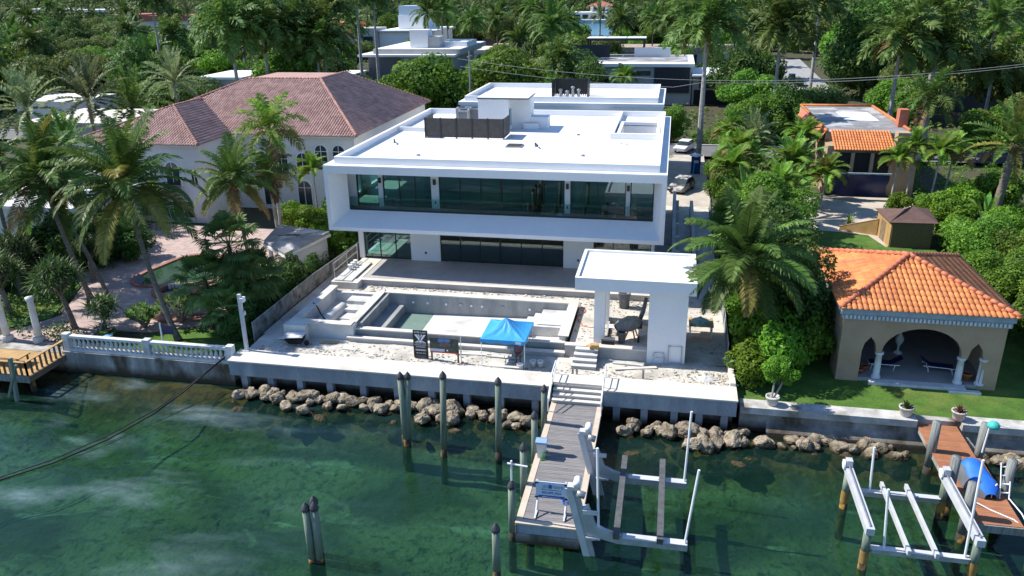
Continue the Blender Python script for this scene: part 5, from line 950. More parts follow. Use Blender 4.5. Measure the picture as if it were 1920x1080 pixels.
def villa_window(x, y, z0, w_, h, arched=True, balc=False):
    n = 8; pts = [(x-w_/2,z0),(x+w_/2,z0),(x+w_/2,z0+h)]+([(x+w_/2*math.cos(math.pi*k/n), z0+h+w_/2*math.sin(math.pi*k/n)) for k in range(1,n)] if arched else [])+[(x-w_/2,z0+h)]
    big = [(x+(a-x)*1.16, z0+(b-z0)*1.08-.06) for a, b in pts]
    fr = ob('window', MB().yprism(big[::-1], y-.09, y-.005), MT['pvc'], lv)
    p = ob('pane', MB().yprism(pts[::-1], y-.10, y-.092), MT['gdark'] if False else M_dark, fr)
    q = ob('mullion', B(x-.03,x+.03,y-.125,y-.102,z0,z0+h+(w_/2 if arched else 0)-.02).box(x-w_/2,x+w_/2,y-.124,y-.103,z0+h-.03,z0+h+.03), MT['pvc'], fr)
    if balc:
        b_ = MB()
        for k in range(15): xx = x-w_*.62+w_*1.24*k/14; b_.box(xx-.02,xx+.02,y-.5,y-.46,z0-.6,z0+.35)
        b_.box(x-w_*.65,x+w_*.65,y-.52,y-.44,z0+.35,z0+.4).box(x-w_*.65,x+w_*.65,y-.55,y-.13,z0-.65,z0-.6); ob('balcony_rail', b_, MT['dark'], lv)
M_dark = M('dark_window_pane', (.02,.03,.035), (.05,.065,.07), scale=.7, rough=.12, fine=.05)
villa_window(-49.6,71.4,5.3,1.5,1.6,True,True); villa_window(-47.2,71.4,5.5,.6,1.5,False); villa_window(-54.5,71.4,5.3,1.4,1.6,True,True); villa_window(-51.8,71.4,5.6,.7,1.3,False); villa_window(-57.5,71.4,5.4,.9,1.5,False)
for x, bl in ((-43.2,True),(-40.8,True),(-38.4,False)): villa_window(x,77.9,5.3,1.3,1.6,True,bl)
for x in (-36.2,-34.2): villa_window(x,77.9,6.6,1.3,1.2,True)
for x in (-49,-54): villa_window(x,71.4,1.9,2.2,1.7,False)
for x in (-42.5,-38.5,-35): villa_window(x,77.9,1.8,1.5,2.0,True)
t = thing('low_annex', 'white single storey annex beside the left villa', 'house', (-59,64,1.3)); ob('wall', B(-64,-53.5,61,70.8,1.3,5.2), CW, t); ob('roof', B(-64.3,-53.2,60.7,70.85,5.201,5.5), MT['roofw'], t); ob('window', B(-59.5,-57.6,60.95,60.999,2.1,3.4), M_dark, t); ob('door', B(-56.5,-55.3,60.95,60.999,1.35,3.5), MT['woodd'], t)
# hut with flat roof near boundary
t = thing('garden_hut', 'small hut with leaf littered grey flat roof by the left boundary', 'hut', (-31.8,59.8,1.3)); ob('roof', MB().prism([(-33.4,58.9),(-30.0,55.9),(-28.9,62.2),(-34.4,63.6)], 3.75, 4.0), MT['flatg'], t); ob('fascia', MB().prism([(-33.45,58.8),(-29.95,55.8),(-28.8,62.25),(-34.45,63.7)], 3.55, 3.749), CW, t)
ob('wall', MB().prism([(-30.9,57.4),(-29.9,57.0),(-29.1,62),(-30.6,62.2)], 1.3, 3.55), CW, t)
for x, y in ((-33.0,59.1),(-30.2,56.4)): ob('post', B(x-.13,x+.13,y-.13,y+.13,1.3,3.55), MT['colw'], t)
for i in range(3): single('fallen_branch', MB().tube([(-32.8+.6*i,60.2+.3*i,4.03),(-31.8+.6*i,60.6-.2*i,4.1),(-30.6+.5*i,60.9+.5*i,4.06)], [.04,.03,.015], 6).tube([(-31.8+.6*i,60.6-.2*i,4.1),(-31.2+.5*i,59.9,4.05)], [.025,.01], 5), MT['fibre'], 'dry brown branch lying on the garden hut roof', 'branch', 'branches on the garden hut roof')
# balustrade on the left seawall
bl = thing('balustrade', 'white painted balustrade on the left neighbour seawall', 'balustrade', (-33,41.5,1.3))
BY = 41.5
ob('seawall_base', B(-39.2,-26.7,41.2,42.2,-.9,1.48), MT['olds'], bl); ob('bottom_rail', B(-38.95,-26.72,BY-.17,BY+.17,1.481,1.66), MT['colw'], bl); ob('top_rail', B(-38.95,-26.72,BY-.17,BY+.17,2.44,2.6), MT['colw'], bl)
bmesh_ = MB().lathe((0,0,0), [(.1,0),(.1,.06),(.06,.1),(.115,.25),(.12,.34),(.06,.56),(.055,.62),(.09,.68),(.1,.78)], 8).mesh('baluster', MT['colw'], True)
x = -38.3
while x < -26.9:
    if abs(x+32.9) > .45: o = link('baluster', bmesh_, bl); o.location = (x,BY,1.661)
    x += .345
for x in (-38.85,-32.85,-26.9): ob('pedestal', B(x-.22,x+.22,BY-.21,BY+.21,1.482,2.72), MT['colw'], bl)
tag(ob('left_seawall', B(-120,-39.21,41.3,42.3,-.9,1.3), MT['olds']), 'old stained seawall beyond the wooden deck on the left', 'seawall')
# left wooden deck with rails, columns, crossing timbers
wd = thing('wooden_deck', 'small yellow wooden deck with rails at the left seawall', 'deck', (-41.5,39.8,1.2))
planks(wd, -48, -39.05, 38.0, 42.3, 1.22, MT['wood'], 0, .15)
ob('fascia', B(-48,-39.0,37.9,37.99,.8,1.28), MT['pileg'], wd); ob('beam', B(-39.04,-38.95,38,42.3,.85,1.26), MT['woodd'], wd)
for p, q in (((-39.1,38.0),(-39.1,42.6)),((-48,38.0),(-39.1,38.0))):
    a, b = Vector((*p,2.2)), Vector((*q,2.2)); ob('hand_rail', MB().bar(a,b,.2,.05), MT['wood'], wd)
    n = int((b-a).length/.4)
    for k in range(n+1): c = a+(b-a)*k/n; ob('rail_post', B(c.x-.05,c.x+.05,c.y-.05,c.y+.05,1.27,2.17), MT['woodd'], wd)
for x in (-39.3,-43): ob('support_pile', MB().tube([(x,38.4,-1.8),(x,38.4,1.2)], .17, 10), MT['pilebase'], wd)
t = thing('wooden_bench', 'yellow wooden bench top on the left deck', 'bench', (-41.4,39.3,1.27)); ob('seat', B(-43.2,-40.4,38.9,39.9,1.85,1.92), MT['wood'], t)
for x in (-43,-40.6):
    for y in (39.0,39.8): ob('leg', B(x-.05,x+.05,y-.05,y+.05,1.27,1.85), MT['woodd'], t)
t = thing('crossed_timbers', 'two grey green timbers crossed in an X in front of the left deck', 'timbers', (-39.4,37.4,0)); ob('timber', MB().bar((-39.35,37.3,2.85),(-39.35,37.0,-.2),.2,.2,(1,0,0)), MT['pile'], t)
t.children[0].rotation_euler = (0,0,0); ob('timber', MB().bar((-38.85,37.1,2.5),(-39.9,37.0,.2),.14,.14,(0,1,0)), MT['pile'], t)
for x, y, lb in ((-42.2,42.7,'tall white column at the head of the left deck'),(-44.6,42.5,'white column with chipped base beyond the deck column')):
    t = thing('column', lb, 'column', (x,y,1.3)); ob('base', MB().lathe((x,y,1.3), [(.42,0),(.42,.25),(.34,.4)], 12), MT['stonep'], t); ob('shaft', MB().lathe((x,y,1.7), [(.24,0),(.22,1.2),(.2,2.6),(.26,2.7),(.28,2.9)], 14), MT['colw'], t, True)
t = thing('blue_bin', 'small blue recycling bin behind the balustrade', 'bin', (-36.9,42.9,1.3)); ob('body', MB().add([(-37.1,42.8,1.3),(-36.75,42.8,1.3),(-36.75,43.1,1.3),(-37.1,43.1,1.3),(-37.15,42.75,1.95),(-36.7,42.75,1.95),(-36.7,43.15,1.95),(-37.15,43.15,1.95)], [(3,2,1,0),(4,5,6,7),(0,1,5,4),(1,2,6,5),(2,3,7,6),(3,0,4,7)]), M('light_blue_plastic', (.15,.35,.68), rough=.5), t); ob('lid', B(-37.18,-36.67,42.72,43.18,1.951,2.02), M('lid_blue', (.2,.42,.75), rough=.5), t)
t = thing('garden_flag', 'white post with small dark sign panel behind the balustrade', 'sign', (-32.3,42.6,1.3)); ob('post', MB().tube([(-32.4,42.5,1.3),(-32.4,42.5,3.5)], .05, 8), MT['pvc'], t); ob('panel', B(-32.3,-31.5,42.48,42.52,2.7,3.3), MT['navy'], t)
t = thing('wire_chair', 'curved wire lounge chair on the paved terrace', 'chair', (-42,53.5,1.36)); ob('shell', MB().add([(-42.3,54.0,2.3),(-41.3,53.6,2.0),(-41.5,53.0,1.7),(-42.0,53.1,1.8),(-42.3,54,2.33),(-41.3,53.6,2.03),(-41.5,53,1.73),(-42,53.1,1.83)], [(0,1,2,3),(7,6,5,4)]), MT['greyp'], t); ob('leg', MB().tube([(-41.8,53.4,1.36),(-41.8,53.4,1.9)], .03, 6), MT['steel'], t)
t = thing('garden_statue', 'small white figure statue among the dark shrubs on the left terrace', 'statue', (-46.4,60,1.3)); ob('figure', MB().lathe((-46.4,60,1.36), [(.3,0),(.3,.5),(.2,.55),(.22,1.0),(.28,1.3),(.12,1.55),(.15,1.75),(.03,1.9)], 12), MT['colw'], t, True)
# ------------------------------------------------------------------ right rear house, shed, small things
rh = thing('orange_tile_house', 'tan house with orange tile apron roof and grey flat top', 'house', (21,100,1.6))
ob('wall', B(17.0,26.3,91.6,115,1.6,7.0), MT['tan'], rh); ob('flat_roof', B(17.2,26.3,94.6,115,7.901,8.0), MT['flatg'], rh); ob('upper_wall', B(17.1,26.4,94.5,115.1,7.0,7.9), MT['tan'], rh)
fp = [(17.6,91.0,6.7),(23.9,91.0,6.7),(23.9,94.5,8.15),(17.6,94.5,8.15)]
ob('apron_roof', roof_base([fp], None), MT['orat'], rh); mb = MB()
for M4 in tile_spots(fp, .30, .55): tile_mesh(mb, M4, .3, .58, .14, 4)
o = ob('apron_tiles', mb, MT['orat'], rh, True); o['kind'] = 'stuff'
ob('parapet_tiles', ridge(MB(), (17.2,94.5,8.1),(17.2,115,8.1),.2).tube([(17.2,115,8.1),(26.3,115,8.1)], .2, 8).tube([(26.3,96,8.1),(26.3,115,8.1)], .2, 8), MT['orat'], rh, True)
ob('left_apron', MB().add([(16.3,93.6,7.1),(17.1,94.5,8.1),(17.1,112,8.1),(16.3,112,7.1)], [(0,1,2,3)]), MT['orah'], rh)
ob('chimney', B(23.9,25.2,91.2,92.6,5.8,8.6), MT['tan'], rh); ob('chimney', B(25.6,26.6,98.5,99.8,7.8,10.0), MT['orah'], rh)
ob('roof_patch', B(20.8,24.6,103,110,8.002,8.03), MT['roofw'], rh)
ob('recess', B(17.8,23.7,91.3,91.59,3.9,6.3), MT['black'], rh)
for x in (17.7,19.6,21.6,23.6): ob('pier', B(x-.18,x+.18,91.05,91.3,3.9,6.4), MT['tan'], rh)
ob('awning_beam', B(17.2,23.3,88.9,89.1,4.5,4.65), MT['blueg'], rh)
mb = MB(); 
for j in range(9):
    for i in range(13): mb.v.append((17.4+.47*i+.1*math.sin(j), 88.9+.12*j+.25*math.sin(i*.5)*math.sin(j*.4)-.15*j*(1 if i > 6 else .6)*.3, 4.5-.3*j-.12*math.sin(i*.26)*j*.2+.06*math.sin(i*1.7+j*1.1)))
for j in range(8):
    for i in range(12): a = j*13+i; mb.f.append((a,a+1,a+14,a+13))
single('hanging_tarp', mb, MT['navy'], 'dark navy tarp hanging from the beam below the orange tile roof', 'tarp', smooth=True)
for x in (18.9,20.2): ob('door', B(x-.5,x+.5,91.5,91.598,1.65,3.7), MT['woodd'], rh)
for x in (18.9,20.2): ob('door_pane', B(x-.35,x+.35,91.45,91.499,1.9,3.5), MT['gdark'], rh)
sh = thing('garden_shed', 'yellow timber shed with brown shingle roof beside the back lawn', 'shed', (21.3,74.5,1.6))
ob('wall', MB().prism([(19.6,72.4),(23.1,72.6),(23.6,77),(19.4,76.6)], 1.6, 4.0), MT['wood'], sh); ob('roof', MB().add([(19.3,72.1,4.0),(23.4,72.3,4.0),(23.9,77.3,4.0),(19.1,76.9,4.0),(21.0,74.2,4.75),(21.9,75.2,4.75)], [(0,1,5,4),(1,2,5),(2,3,4,5),(3,0,4),(3,2,1,0)]), MT['shingle'], sh)
ob('front_boarding', B(19.7,23.0,72.33,72.42,1.62,3.95), M('brown_osb', (.19,.13,.07), (.14,.095,.05), scale=6, rough=.9, fine=.15), sh); ob('door', MB().add([(19.5,74.0,1.65),(19.43,75.2,1.65),(19.43,75.2,3.5),(19.5,74.0,3.5)], [(0,1,2,3)]), MT['woodd'], sh)
t = thing('ramp_wall', 'sloping yellow side wall running from the shed across the sand', 'wall', (18,76.5,1.6)); ob('wall', MB().add([(19.35,75.9,1.6),(16.3,77.2,1.6),(16.35,77.3,1.6),(19.4,76.0,1.6),(19.35,75.9,3.2),(16.3,77.2,2.0),(16.35,77.3,2.0),(19.4,76.0,3.2)], [(3,2,1,0),(4,5,6,7),(0,1,5,4),(1,2,6,5),(2,3,7,6),(3,0,4,7)]), MT['wood'], t); ob('cap_board', MB().bar((19.37,75.95,3.23),(16.32,77.25,2.03),.14,.04), MT['wood'], t)
t = thing('fire_hydrant', 'yellow fire hydrant at the far kerb', 'hydrant', (41.1,121.2,1.7)); ob('body', MB().lathe((41.1,121.2,1.7), [(.22,0),(.22,.08),(.15,.1),(.15,.6),(.2,.62),(.19,.75),(.06,.9)], 12), MT['yellow'], t, True); ob('outlet', MB().tube([(40.8,121.2,2.15),(41.4,121.2,2.15)], .09, 8), MT['yellow'], t)
t = thing('portable_toilet', 'dark blue portable toilet with white roof on the driveway', 'portable toilet', (3.25,99.3,1.82)); ob('cabin', B(2.7,3.8,98.8,99.9,1.83,3.95), MT['potty'], t); ob('roof', MB().lathe((3.25,99.35,3.951), [(.8,0),(.8,.08),(.6,.22),(.15,.28)], 4), MT['pvc'], t); ob('door', B(2.8,3.7,98.76,98.799,1.9,3.6), MT['potty'], t); ob('sign_plate', B(3.0,3.55,98.73,98.759,3.2,3.5), MT['alu'], t); ob('base', B(2.65,3.85,98.75,99.95,1.822,1.829+.05), MT['greyp'], t)
single('teal_pole', MB().tube([(2.95,98.2,1.82),(3.1,98.7,3.3)], .05, 6), M('teal_paint', (.02,.45,.5), rough=.5), 'teal pole leaning on the portable toilet', 'pole')
def car(lab, x, y, rz, m, z=1.82, h=1.0):
    t = thing('parked_car', lab, 'car', (x,y,z), rz)
    prof = [(-2.2,.35),(-2.25,.75),(-1.3,.92),(-.7,.97),(1.7,.97),(2.2,.88),(2.25,.4),(1.9,.3),(-1.9,.3)]; cab = [(-1.0,.96),(-.35,1.46*h),(1.1,1.5*h),(1.8,.97)]
    ob('body', MB().yprism([(a,b) for a, b in prof][::-1], -.88, .88), m, t, world=False); ob('windows', MB().yprism([(a,b) for a, b in cab][::-1], -.76, .76), MT['gdark'] if False else M_dark, t, world=False)
    ob('roof_panel', MB().yprism([(-.45,1.44*h),(-.35,1.5*h),(1.1,1.54*h),(1.2,1.46*h)], -.74, .74), m, t, world=False)
    for a in (-1.4,1.4):
        for b in (-.86,.70): w_ = ob('wheel', MB().tube([(a,b,.32),(a,b+.16,.32)], .32, 14), MT['rub'], t, world=False); r_ = ob('rim', MB().tube([(a,b-.01,.32),(a,b+.17,.32)], .18, 10), MT['alu'], None); r_.parent = w_
    for b in (-.65,.65): ob('headlight', B(-2.27,-2.2,b-.16,b+.16,.6,.75), MT['pvc'], t, world=False); ob('tail_light', B(2.19,2.27,b-.14,b+.14,.65,.82), MT['red'], t, world=False)
    return t
car('dust covered dark car on the sandy drive beside the villa', 1.6, 90.2, R(68), MT['cardust']); car('white car by the hedge at the top of the driveway', 2.0, 113.8, R(70), MT['carw'], 1.71)
car('dark pickup parked on the pale side street', 28.0, 192.5, R(82), MT['card'], 1.71, 1.1); car('second dark car behind the pickup on the side street', 27.2, 200.5, R(84), MT['card'], 1.71, 1.15)
# ------------------------------------------------------------------ background houses
def bld(name, lab, boxes, cat='house', wins=(), loc=None):
    b0 = boxes[0][1]; t = thing(name, lab, cat, ((b0[0]+b0[1])/2,(b0[2]+b0[3])/2,1.3))
    for nm, a, m in boxes: ob(nm, B(*a), MT[m] if isinstance(m, str) else m, t)
    for x0, x1, y, z0, z1 in wins:
        f = ob('window', B(x0-.08,x1+.08,y-.06,y-.002,z0-.08,z1+.08), MT['frame'], t); p = ob('pane', B(x0,x1,y-.075,y-.061,z0,z1), M_dark, f)
    return t
bld('grey_modern_house', 'grey modern house with layered flat roofs and rooftop tower', [('wall',(-72,-51,186,206,1.3,8.4),'greyst'),('stone_wall',(-71.9,-64,185.7,185.99,1.3,8.39),'stonew'),('roof_slab',(-74,-50.2,184.5,212,8.401,8.9),'white'),('upper_roof',(-71,-49.5,187,214,8.901,10.0),'greyst'),('roof_top',(-70.8,-49.7,187.2,213.8,10.001,10.05),'roofw'),('tower',(-62.6,-58.2,190,194,10.051,14.2),'white'),('tower_annex',(-58.19,-55.5,190.5,195,10.051,12.6),'greyst'),('roof_block',(-57,-49.8,195.1,205,10.051,11.2),'white'),('low_wing',(-80,-72.1,176,184,1.3,5.0),'white'),('wing_roof',(-80.6,-71.8,175.5,184.4,5.001,5.4),'roofw')],
    wins=[(-59.6,-58.6,186,6.2,8),(-57.2,-56.2,186,6.2,8),(-53.8,-51.6,186,3.5,8.1),(-78.6,-77.6,176,2.6,4.2),(-75,-73.4,176,2.6,4.2)])
bld('white_tower_house', 'white cubic house with stacked terraces behind the grey modern house', [('wall',(-96.9,-78,262,285,1.3,10.0),'white'),('left_block',(-104,-97,260,270,1.3,11.2),'greyst'),('roof',(-96.8,-77,261,286,10.001,10.4),'roofw'),('tower',(-92,-82,268,280,10.401,14.8),'white'),('tower_top',(-92,-83,269,279,14.801,17.8),M('pale_glass_block', (.45,.55,.62), rough=.3, fine=.04))], wins=[(-102,-98.5,260,5,8.5),(-84,-80,262,4,9)])
bld('slat_panel_house', 'grey modern house with black slatted panel and roof terrace', [('wall',(-22,3.4,162,182,1.3,8.6),'greyst'),('roof_edge',(-22.4,3.8,161.4,182.5,8.601,9.2),'white'),('slat_panel',(-3.8,3.0,161.6,161.98,3.7,8.5),'slat'),('recess',(3.6,8,162.5,175,1.3,6.6),'greyst'),('porch_roof',(3.5,11.5,160,175,6.9,7.25),'white'),('porch_post',(10.8,11.3,160.2,160.7,1.3,6.89),'white'),('garage',(4,10.6,162.3,162.48,1.4,4.2),'black'),('terrace_wall',(-8.5,-1.0,176,176.4,9.2,11.2),'white'),('terrace_floor',(-20,2.5,166,182,9.201,9.3),'flatg')],
    wins=[(-10,-4.6,162,7.0,7.7),(5,10.2,162.5,4.6,6.4)])
t = thing('roof_pergola', 'black roof pergola with three pale panels on the slat panel house', 'pergola', (-16,176,9.3))
for k in range(3): ob('shade_panel', B(-18.6+4.2*k,-14.6+4.2*k,176,181,13.0,13.12), MT['roofw'], t)
for x in (-18.3,-6.6):
    for y in (176.2,180.8): ob('post', B(x-.15,x+.15,y-.15,y+.15,9.3,12.99), MT['dark'], t)
ob('beam', B(-18.7,-6.3,175.7,175.99,12.6,12.98), MT['dark'], t); ob('privacy_screen', B(-21.5,-13.5,174,174.15,9.31,11.9), MT['slat'], t)
orf = bld('rubble_roof_building', 'long low building under construction with brown rubble roof edge', [('wall',(-25,22,236,248,1.3,5.6),'greyst'),('roof_edge',(-25.5,22.5,235.5,248.5,5.601,6.9),M('rubble_roof', (.30,.20,.13), (.42,.36,.30), scale=1.5, rough=.95, fine=.2)),('opening',(4,6,235.9,235.98,2,5),'black')])
bld('construction_slab', 'bare concrete building platform with fencing by the far canal', [('slab',(-68,-40,262,288,1.3,3.6),'concl'),('back_fence',(-68,-40,288.1,288.5,1.3,6.2),'slat'),('rubble_pile',(-60,-52,270,275,3.601,5.4),M('pile_rubble', (.40,.32,.26), (.30,.18,.12), scale=.8, rough=.95)),('timber_stack',(-50,-43,270,274,3.601,4.8),'woodd'),('front_beam',(-68.2,-39.8,261.5,261.99,3.0,4.2),'concl')], 'building site')
bld('far_white_villa', 'white waterfront villa with window row and red hip roof beyond the canal', [('wall',(-74,-44,520,540,1.3,6.6),'white'),('roof',(-75,-43,519,541,6.601,7.2),'roofw'),('upper_wall',(-54,-42,528,545,7.201,10.6),'white'),('boat_house',(-62,-40,505,517,1.3,3.2),'greyst')], wins=[(-73+5*k,-69.5+5*k,520,2.6,5.8) for k in range(6)]+[(-52,-50,528,7.6,9.8),(-47,-45,528,7.6,9.8)])
mb = MB().add([(-56,526,10.6),(-40,526,10.6),(-40,547,10.6),(-56,547,10.6),(-49,534,13.2),(-47,539,13.2)], [(0,1,4),(1,2,5,4),(2,3,5),(3,0,4,5)]); o = ob('hip_roof', mb, MT['redroof']); o.parent = bpy.data.objects['far_white_villa']; o.matrix_parent_inverse = Matrix.Translation(-o.parent.location)
bld('left_flat_house', 'pale house with long flat roof among the palms on the left', [('wall',(-252,-222,380,400,1.3,10),'greyst'),('roof',(-254,-214,378,402,10.001,11),'flatg'),('garage_door',(-230,-222.2,379.8,379.98,2,9.5),'slat')])
bld('cream_left_house', 'cream walled house behind the left palms', [('wall',(-88,-70,96,108,1.3,6.8),CW),('roof',(-88.6,-69.6,95.4,108.6,6.801,7.2),'concl'),('upper_block',(-104,-93,112,122,1.3,7.6),CW)])
bld('white_shed_house', 'small white block house behind the brown tile ridge', [('wall',(-82,-74,130,141,1.3,9.2),'greyst'),('roof',(-82.4,-73.6,129.6,141.4,9.201,9.6),'roofw')])
bld('far_grey_villa', 'far pale villa with white hip roofs on the left horizon', [('wall',(-480,-400,540,560,1.3,9.5),'greyst'),('roof',(-482,-442,538,562,9.501,12),'roofw'),('roof_right',(-441.9,-398,538,562,9.501,11.2),'roofw')])
bld('far_red_house', 'far house with faded red roofs among left trees', [('wall',(-262,-222,350,366,1.3,10.5),CW),('roof',(-263,-243,349,367,10.501,13.5),'redroof'),('roof_right',(-242.9,-221,349,367,10.501,12.8),'redroof')])
bld('green_roof_house', 'modern house with green roof terrace and glass rail on the right', [('wall',(50,90,158,182,1.3,7.9),'slat'),('roof_edge',(49,91,156.5,183,7.901,8.7),'white'),('roof_lawn',(49.5,90.5,157,182.5,8.701,8.8),'lawn'),('terrace_deck',(50,66,164,176,8.801,8.9),'concl'),('glass_rail',(49.8,80,163.5,163.56,8.8,9.9),'rail')])
for k in range(4):
    x = 53.5+3.2*k; t = thing('roof_lounger', 'white lounger on the green roof terrace', 'lounger', (x,168,8.9), 0, 'loungers on the green roof'); ob('seat', B(x-.4,x+.4,167,168.6,9.1,9.22), MT['pvc'], t); ob('backrest', MB().obox((x,168.95,9.55), (.8,.1,.9), (1,0,0), (0,.5,.85)), MT['pvc'], t); ob('leg', B(x-.35,x+.35,167.2,167.3,8.9,9.1), MT['pvc'], t)
bld('far_blue_house', 'far pale blue house beyond the canal palms', [('wall',(-80,-68,600,615,1.3,9),M('pale_blue', (.45,.55,.68), fine=.05)),('roof',(-82,-66,598,617,9.001,10),'white')])
bld('far_right_house', 'far white house with red trim among right hand trees', [('wall',(88,96,300,312,1.3,14),'white'),('red_band',(87.6,96.4,299.5,312.5,9,11),'redroof')])
bld('left_rear_orange_house', 'orange roofed house between the tall royal palms', [('wall',(-128,-108,262,275,1.3,9),CW),('roof',(-129,-107,260,277,9.001,13),'orat')])
# power lines and pole
up = thing('utility_pole', 'weathered utility pole standing behind the rear wing', 'utility pole', (-30,118.6,1.7)); ob('pole', MB().tube([(-30,118.6,1.7),(-30,118.6,14.8)], [.2,.13], 8), MT['pileg'], up); ob('crossarm', B(-30.1,-29.9,117.4,119.8,14.0,14.15), MT['pileg'], up)
for i, (dz, lb) in enumerate(((0,'upper pale power line crossing behind the villa'),(-1.3,'lower pale power line crossing behind the villa'))):
    pts = [(-30+150*k/40, 112, 0) for k in range(41)]; P_ = []
    for x, y, _ in pts:
        z = 13.95 if False else 11.6+.0019*(x-8)**2*(1 if x < 60 else .8); P_.append((x, y+1.2*i, min(z,24)+dz*(.35 if x > 0 else .9)))
    single('power_line', MB().tube(P_, .022, 5), M('pale_cable', (.45,.45,.43), rough=.6, fine=0) if i == 0 else bpy.data.materials['pale_cable'], lb, 'power line')
# ------------------------------------------------------------------ vegetation builders
GA = 2.399963
def frond(mb, L=4.6, elev=40, droop=70, ll=.95, n=34, w_=.075, hang=.5, plume=0., seed=0, base=(0,0,0), rz=0., start=.14, roll=0., cup=.25):
    """pinnate frond: curved rachis with two rows of narrow leaflets"""
    rn = np.random.RandomState(seed); m = 12; e = R(elev); p = np.zeros(3); pts = [p.copy()]; dirs = []
    side_sw = rn.uniform(-.12,.12)
    for k in range(m):
        t = (k+.5)/m; a = e-R(droop)*t**1.5; d = np.array([math.cos(a), math.sin(side_sw*t), math.sin(a)]); d /= np.linalg.norm(d); dirs.append(d); p = p+d*L/m; pts.append(p.copy())
    pts = np.array(pts); dirs.append(dirs[-1]); V = []; Fc = []
    for k in range(m+1):    # rachis, triangular section
        r = .05*(1-.85*k/m)*L/4.6+.006; up = np.cross(dirs[k], [0,1,0]); V += [pts[k]+up*r, pts[k]+np.array([0,r,0]), pts[k]-np.array([0,r,0])]
    for k in range(m):
        for j in range(3): a, b = 3*k+j, 3*k+(j+1) % 3; Fc.append((a,b,b+3,a+3))
    for s in (-1,1):
        for i in range(n):
            t = start+(1-start)*(i+rn.uniform(.2,.8))/n; q = t*m; k = min(int(q),m-1); f = q-k; o = pts[k]*(1-f)+pts[k+1]*f; d = dirs[k]
            side = np.array([0,s,0.]); nrm = np.cross(d, side)*s; nrm = nrm if nrm[2] > 0 else -nrm
            env = math.sin(math.pi*min(1,(t-start)/(1-start)*.86+.14))**.6; l = ll*env*rn.uniform(.85,1.1)
            fwd = .35+.75*t; pl = rn.uniform(-plume,plume)
            v = side*1.0+d*fwd+nrm*(cup+pl); v /= np.linalg.norm(v)
            v2 = v*1.0+np.array([0,0,-hang*rn.uniform(.7,1.3)]); v2 /= np.linalg.norm(v2)
            wv = d*w_*.5+rn.uniform(-.15,.15)*w_*nrm; mid = o+v*l*.5; tip = mid+v2*l*.5; b0 = len(V)
            V += [o-wv*.6, o+wv*.6, mid+wv, mid-wv, tip]; Fc += [(b0,b0+1,b0+2,b0+3),(b0+3,b0+2,b0+4)]
    V = np.array(V); c, s_ = math.cos(rz), math.sin(rz)
    if roll: cr, sr = math.cos(roll), math.sin(roll); V = V@np.array([[1,0,0],[0,cr,sr],[0,-sr,cr]])
    V = V@np.array([[c,s_,0],[-s_,c,0],[0,0,1]])+np.array(base)
    return mb.add(V, Fc)
KINDS = {  # elevations, params
 'coco': dict(L=4.9, ll=1.15, n=52, w_=.11, hang=.75, elevs=[(82,35),(66,60),(52,80),(36,85),(18,80),(0,70),(-22,55)]),
 'royal': dict(L=3.9, ll=1.0, n=46, w_=.11, hang=.55, plume=.7, elevs=[(80,55),(62,85),(45,100),(25,100),(5,85),(-15,65)]),
 'date': dict(L=4.2, ll=.6, n=54, w_=.08, hang=.12, plume=.35, cup=.45, elevs=[(85,15),(70,30),(55,40),(38,50),(20,55),(0,50),(-20,45)]),
 'areca': dict(L=2.7, ll=.8, n=34, w_=.11, hang=.4, cup=.5, elevs=[(80,45),(65,80),(50,100),(32,105),(12,90)]),
}
FR = {}
def fmesh(kind, e, var, mat):
    key = (kind, e, var, mat)
    if key not in FR:
        K = dict(KINDS[kind]); el = K.pop('elevs')[e]; mb = MB(); frond(mb, elev=el[0], droop=el[1], seed=hash((kind,e,var)) % 9999 if False else (e*17+var*101+len(kind)), **K); FR[key] = mb.mesh('frond', LF[mat])
    return FR[key]
def trunk_mb(pts, r0, r1, n=10, bulge=0, seg=14):
    P = [Vector(p) for p in pts]; out = []; rs = []
    for k in range(seg+1):
        t = k/seg; 
        if len(P) == 2: p = P[0].lerp(P[1], t)
        else: p = P[0]*(1-t)**2+P[1]*2*t*(1-t)+P[2]*t*t
        r = r0+(r1-r0)*t; r += bulge*math.sin(math.pi*min(1,t*1.3))**2
        if k == 0: r *= 1.45
        out.append(p); rs.append(r*(1.0+.03*(k % 2)))
    return MB().tube(out, rs, n)
prng = random.Random(11)
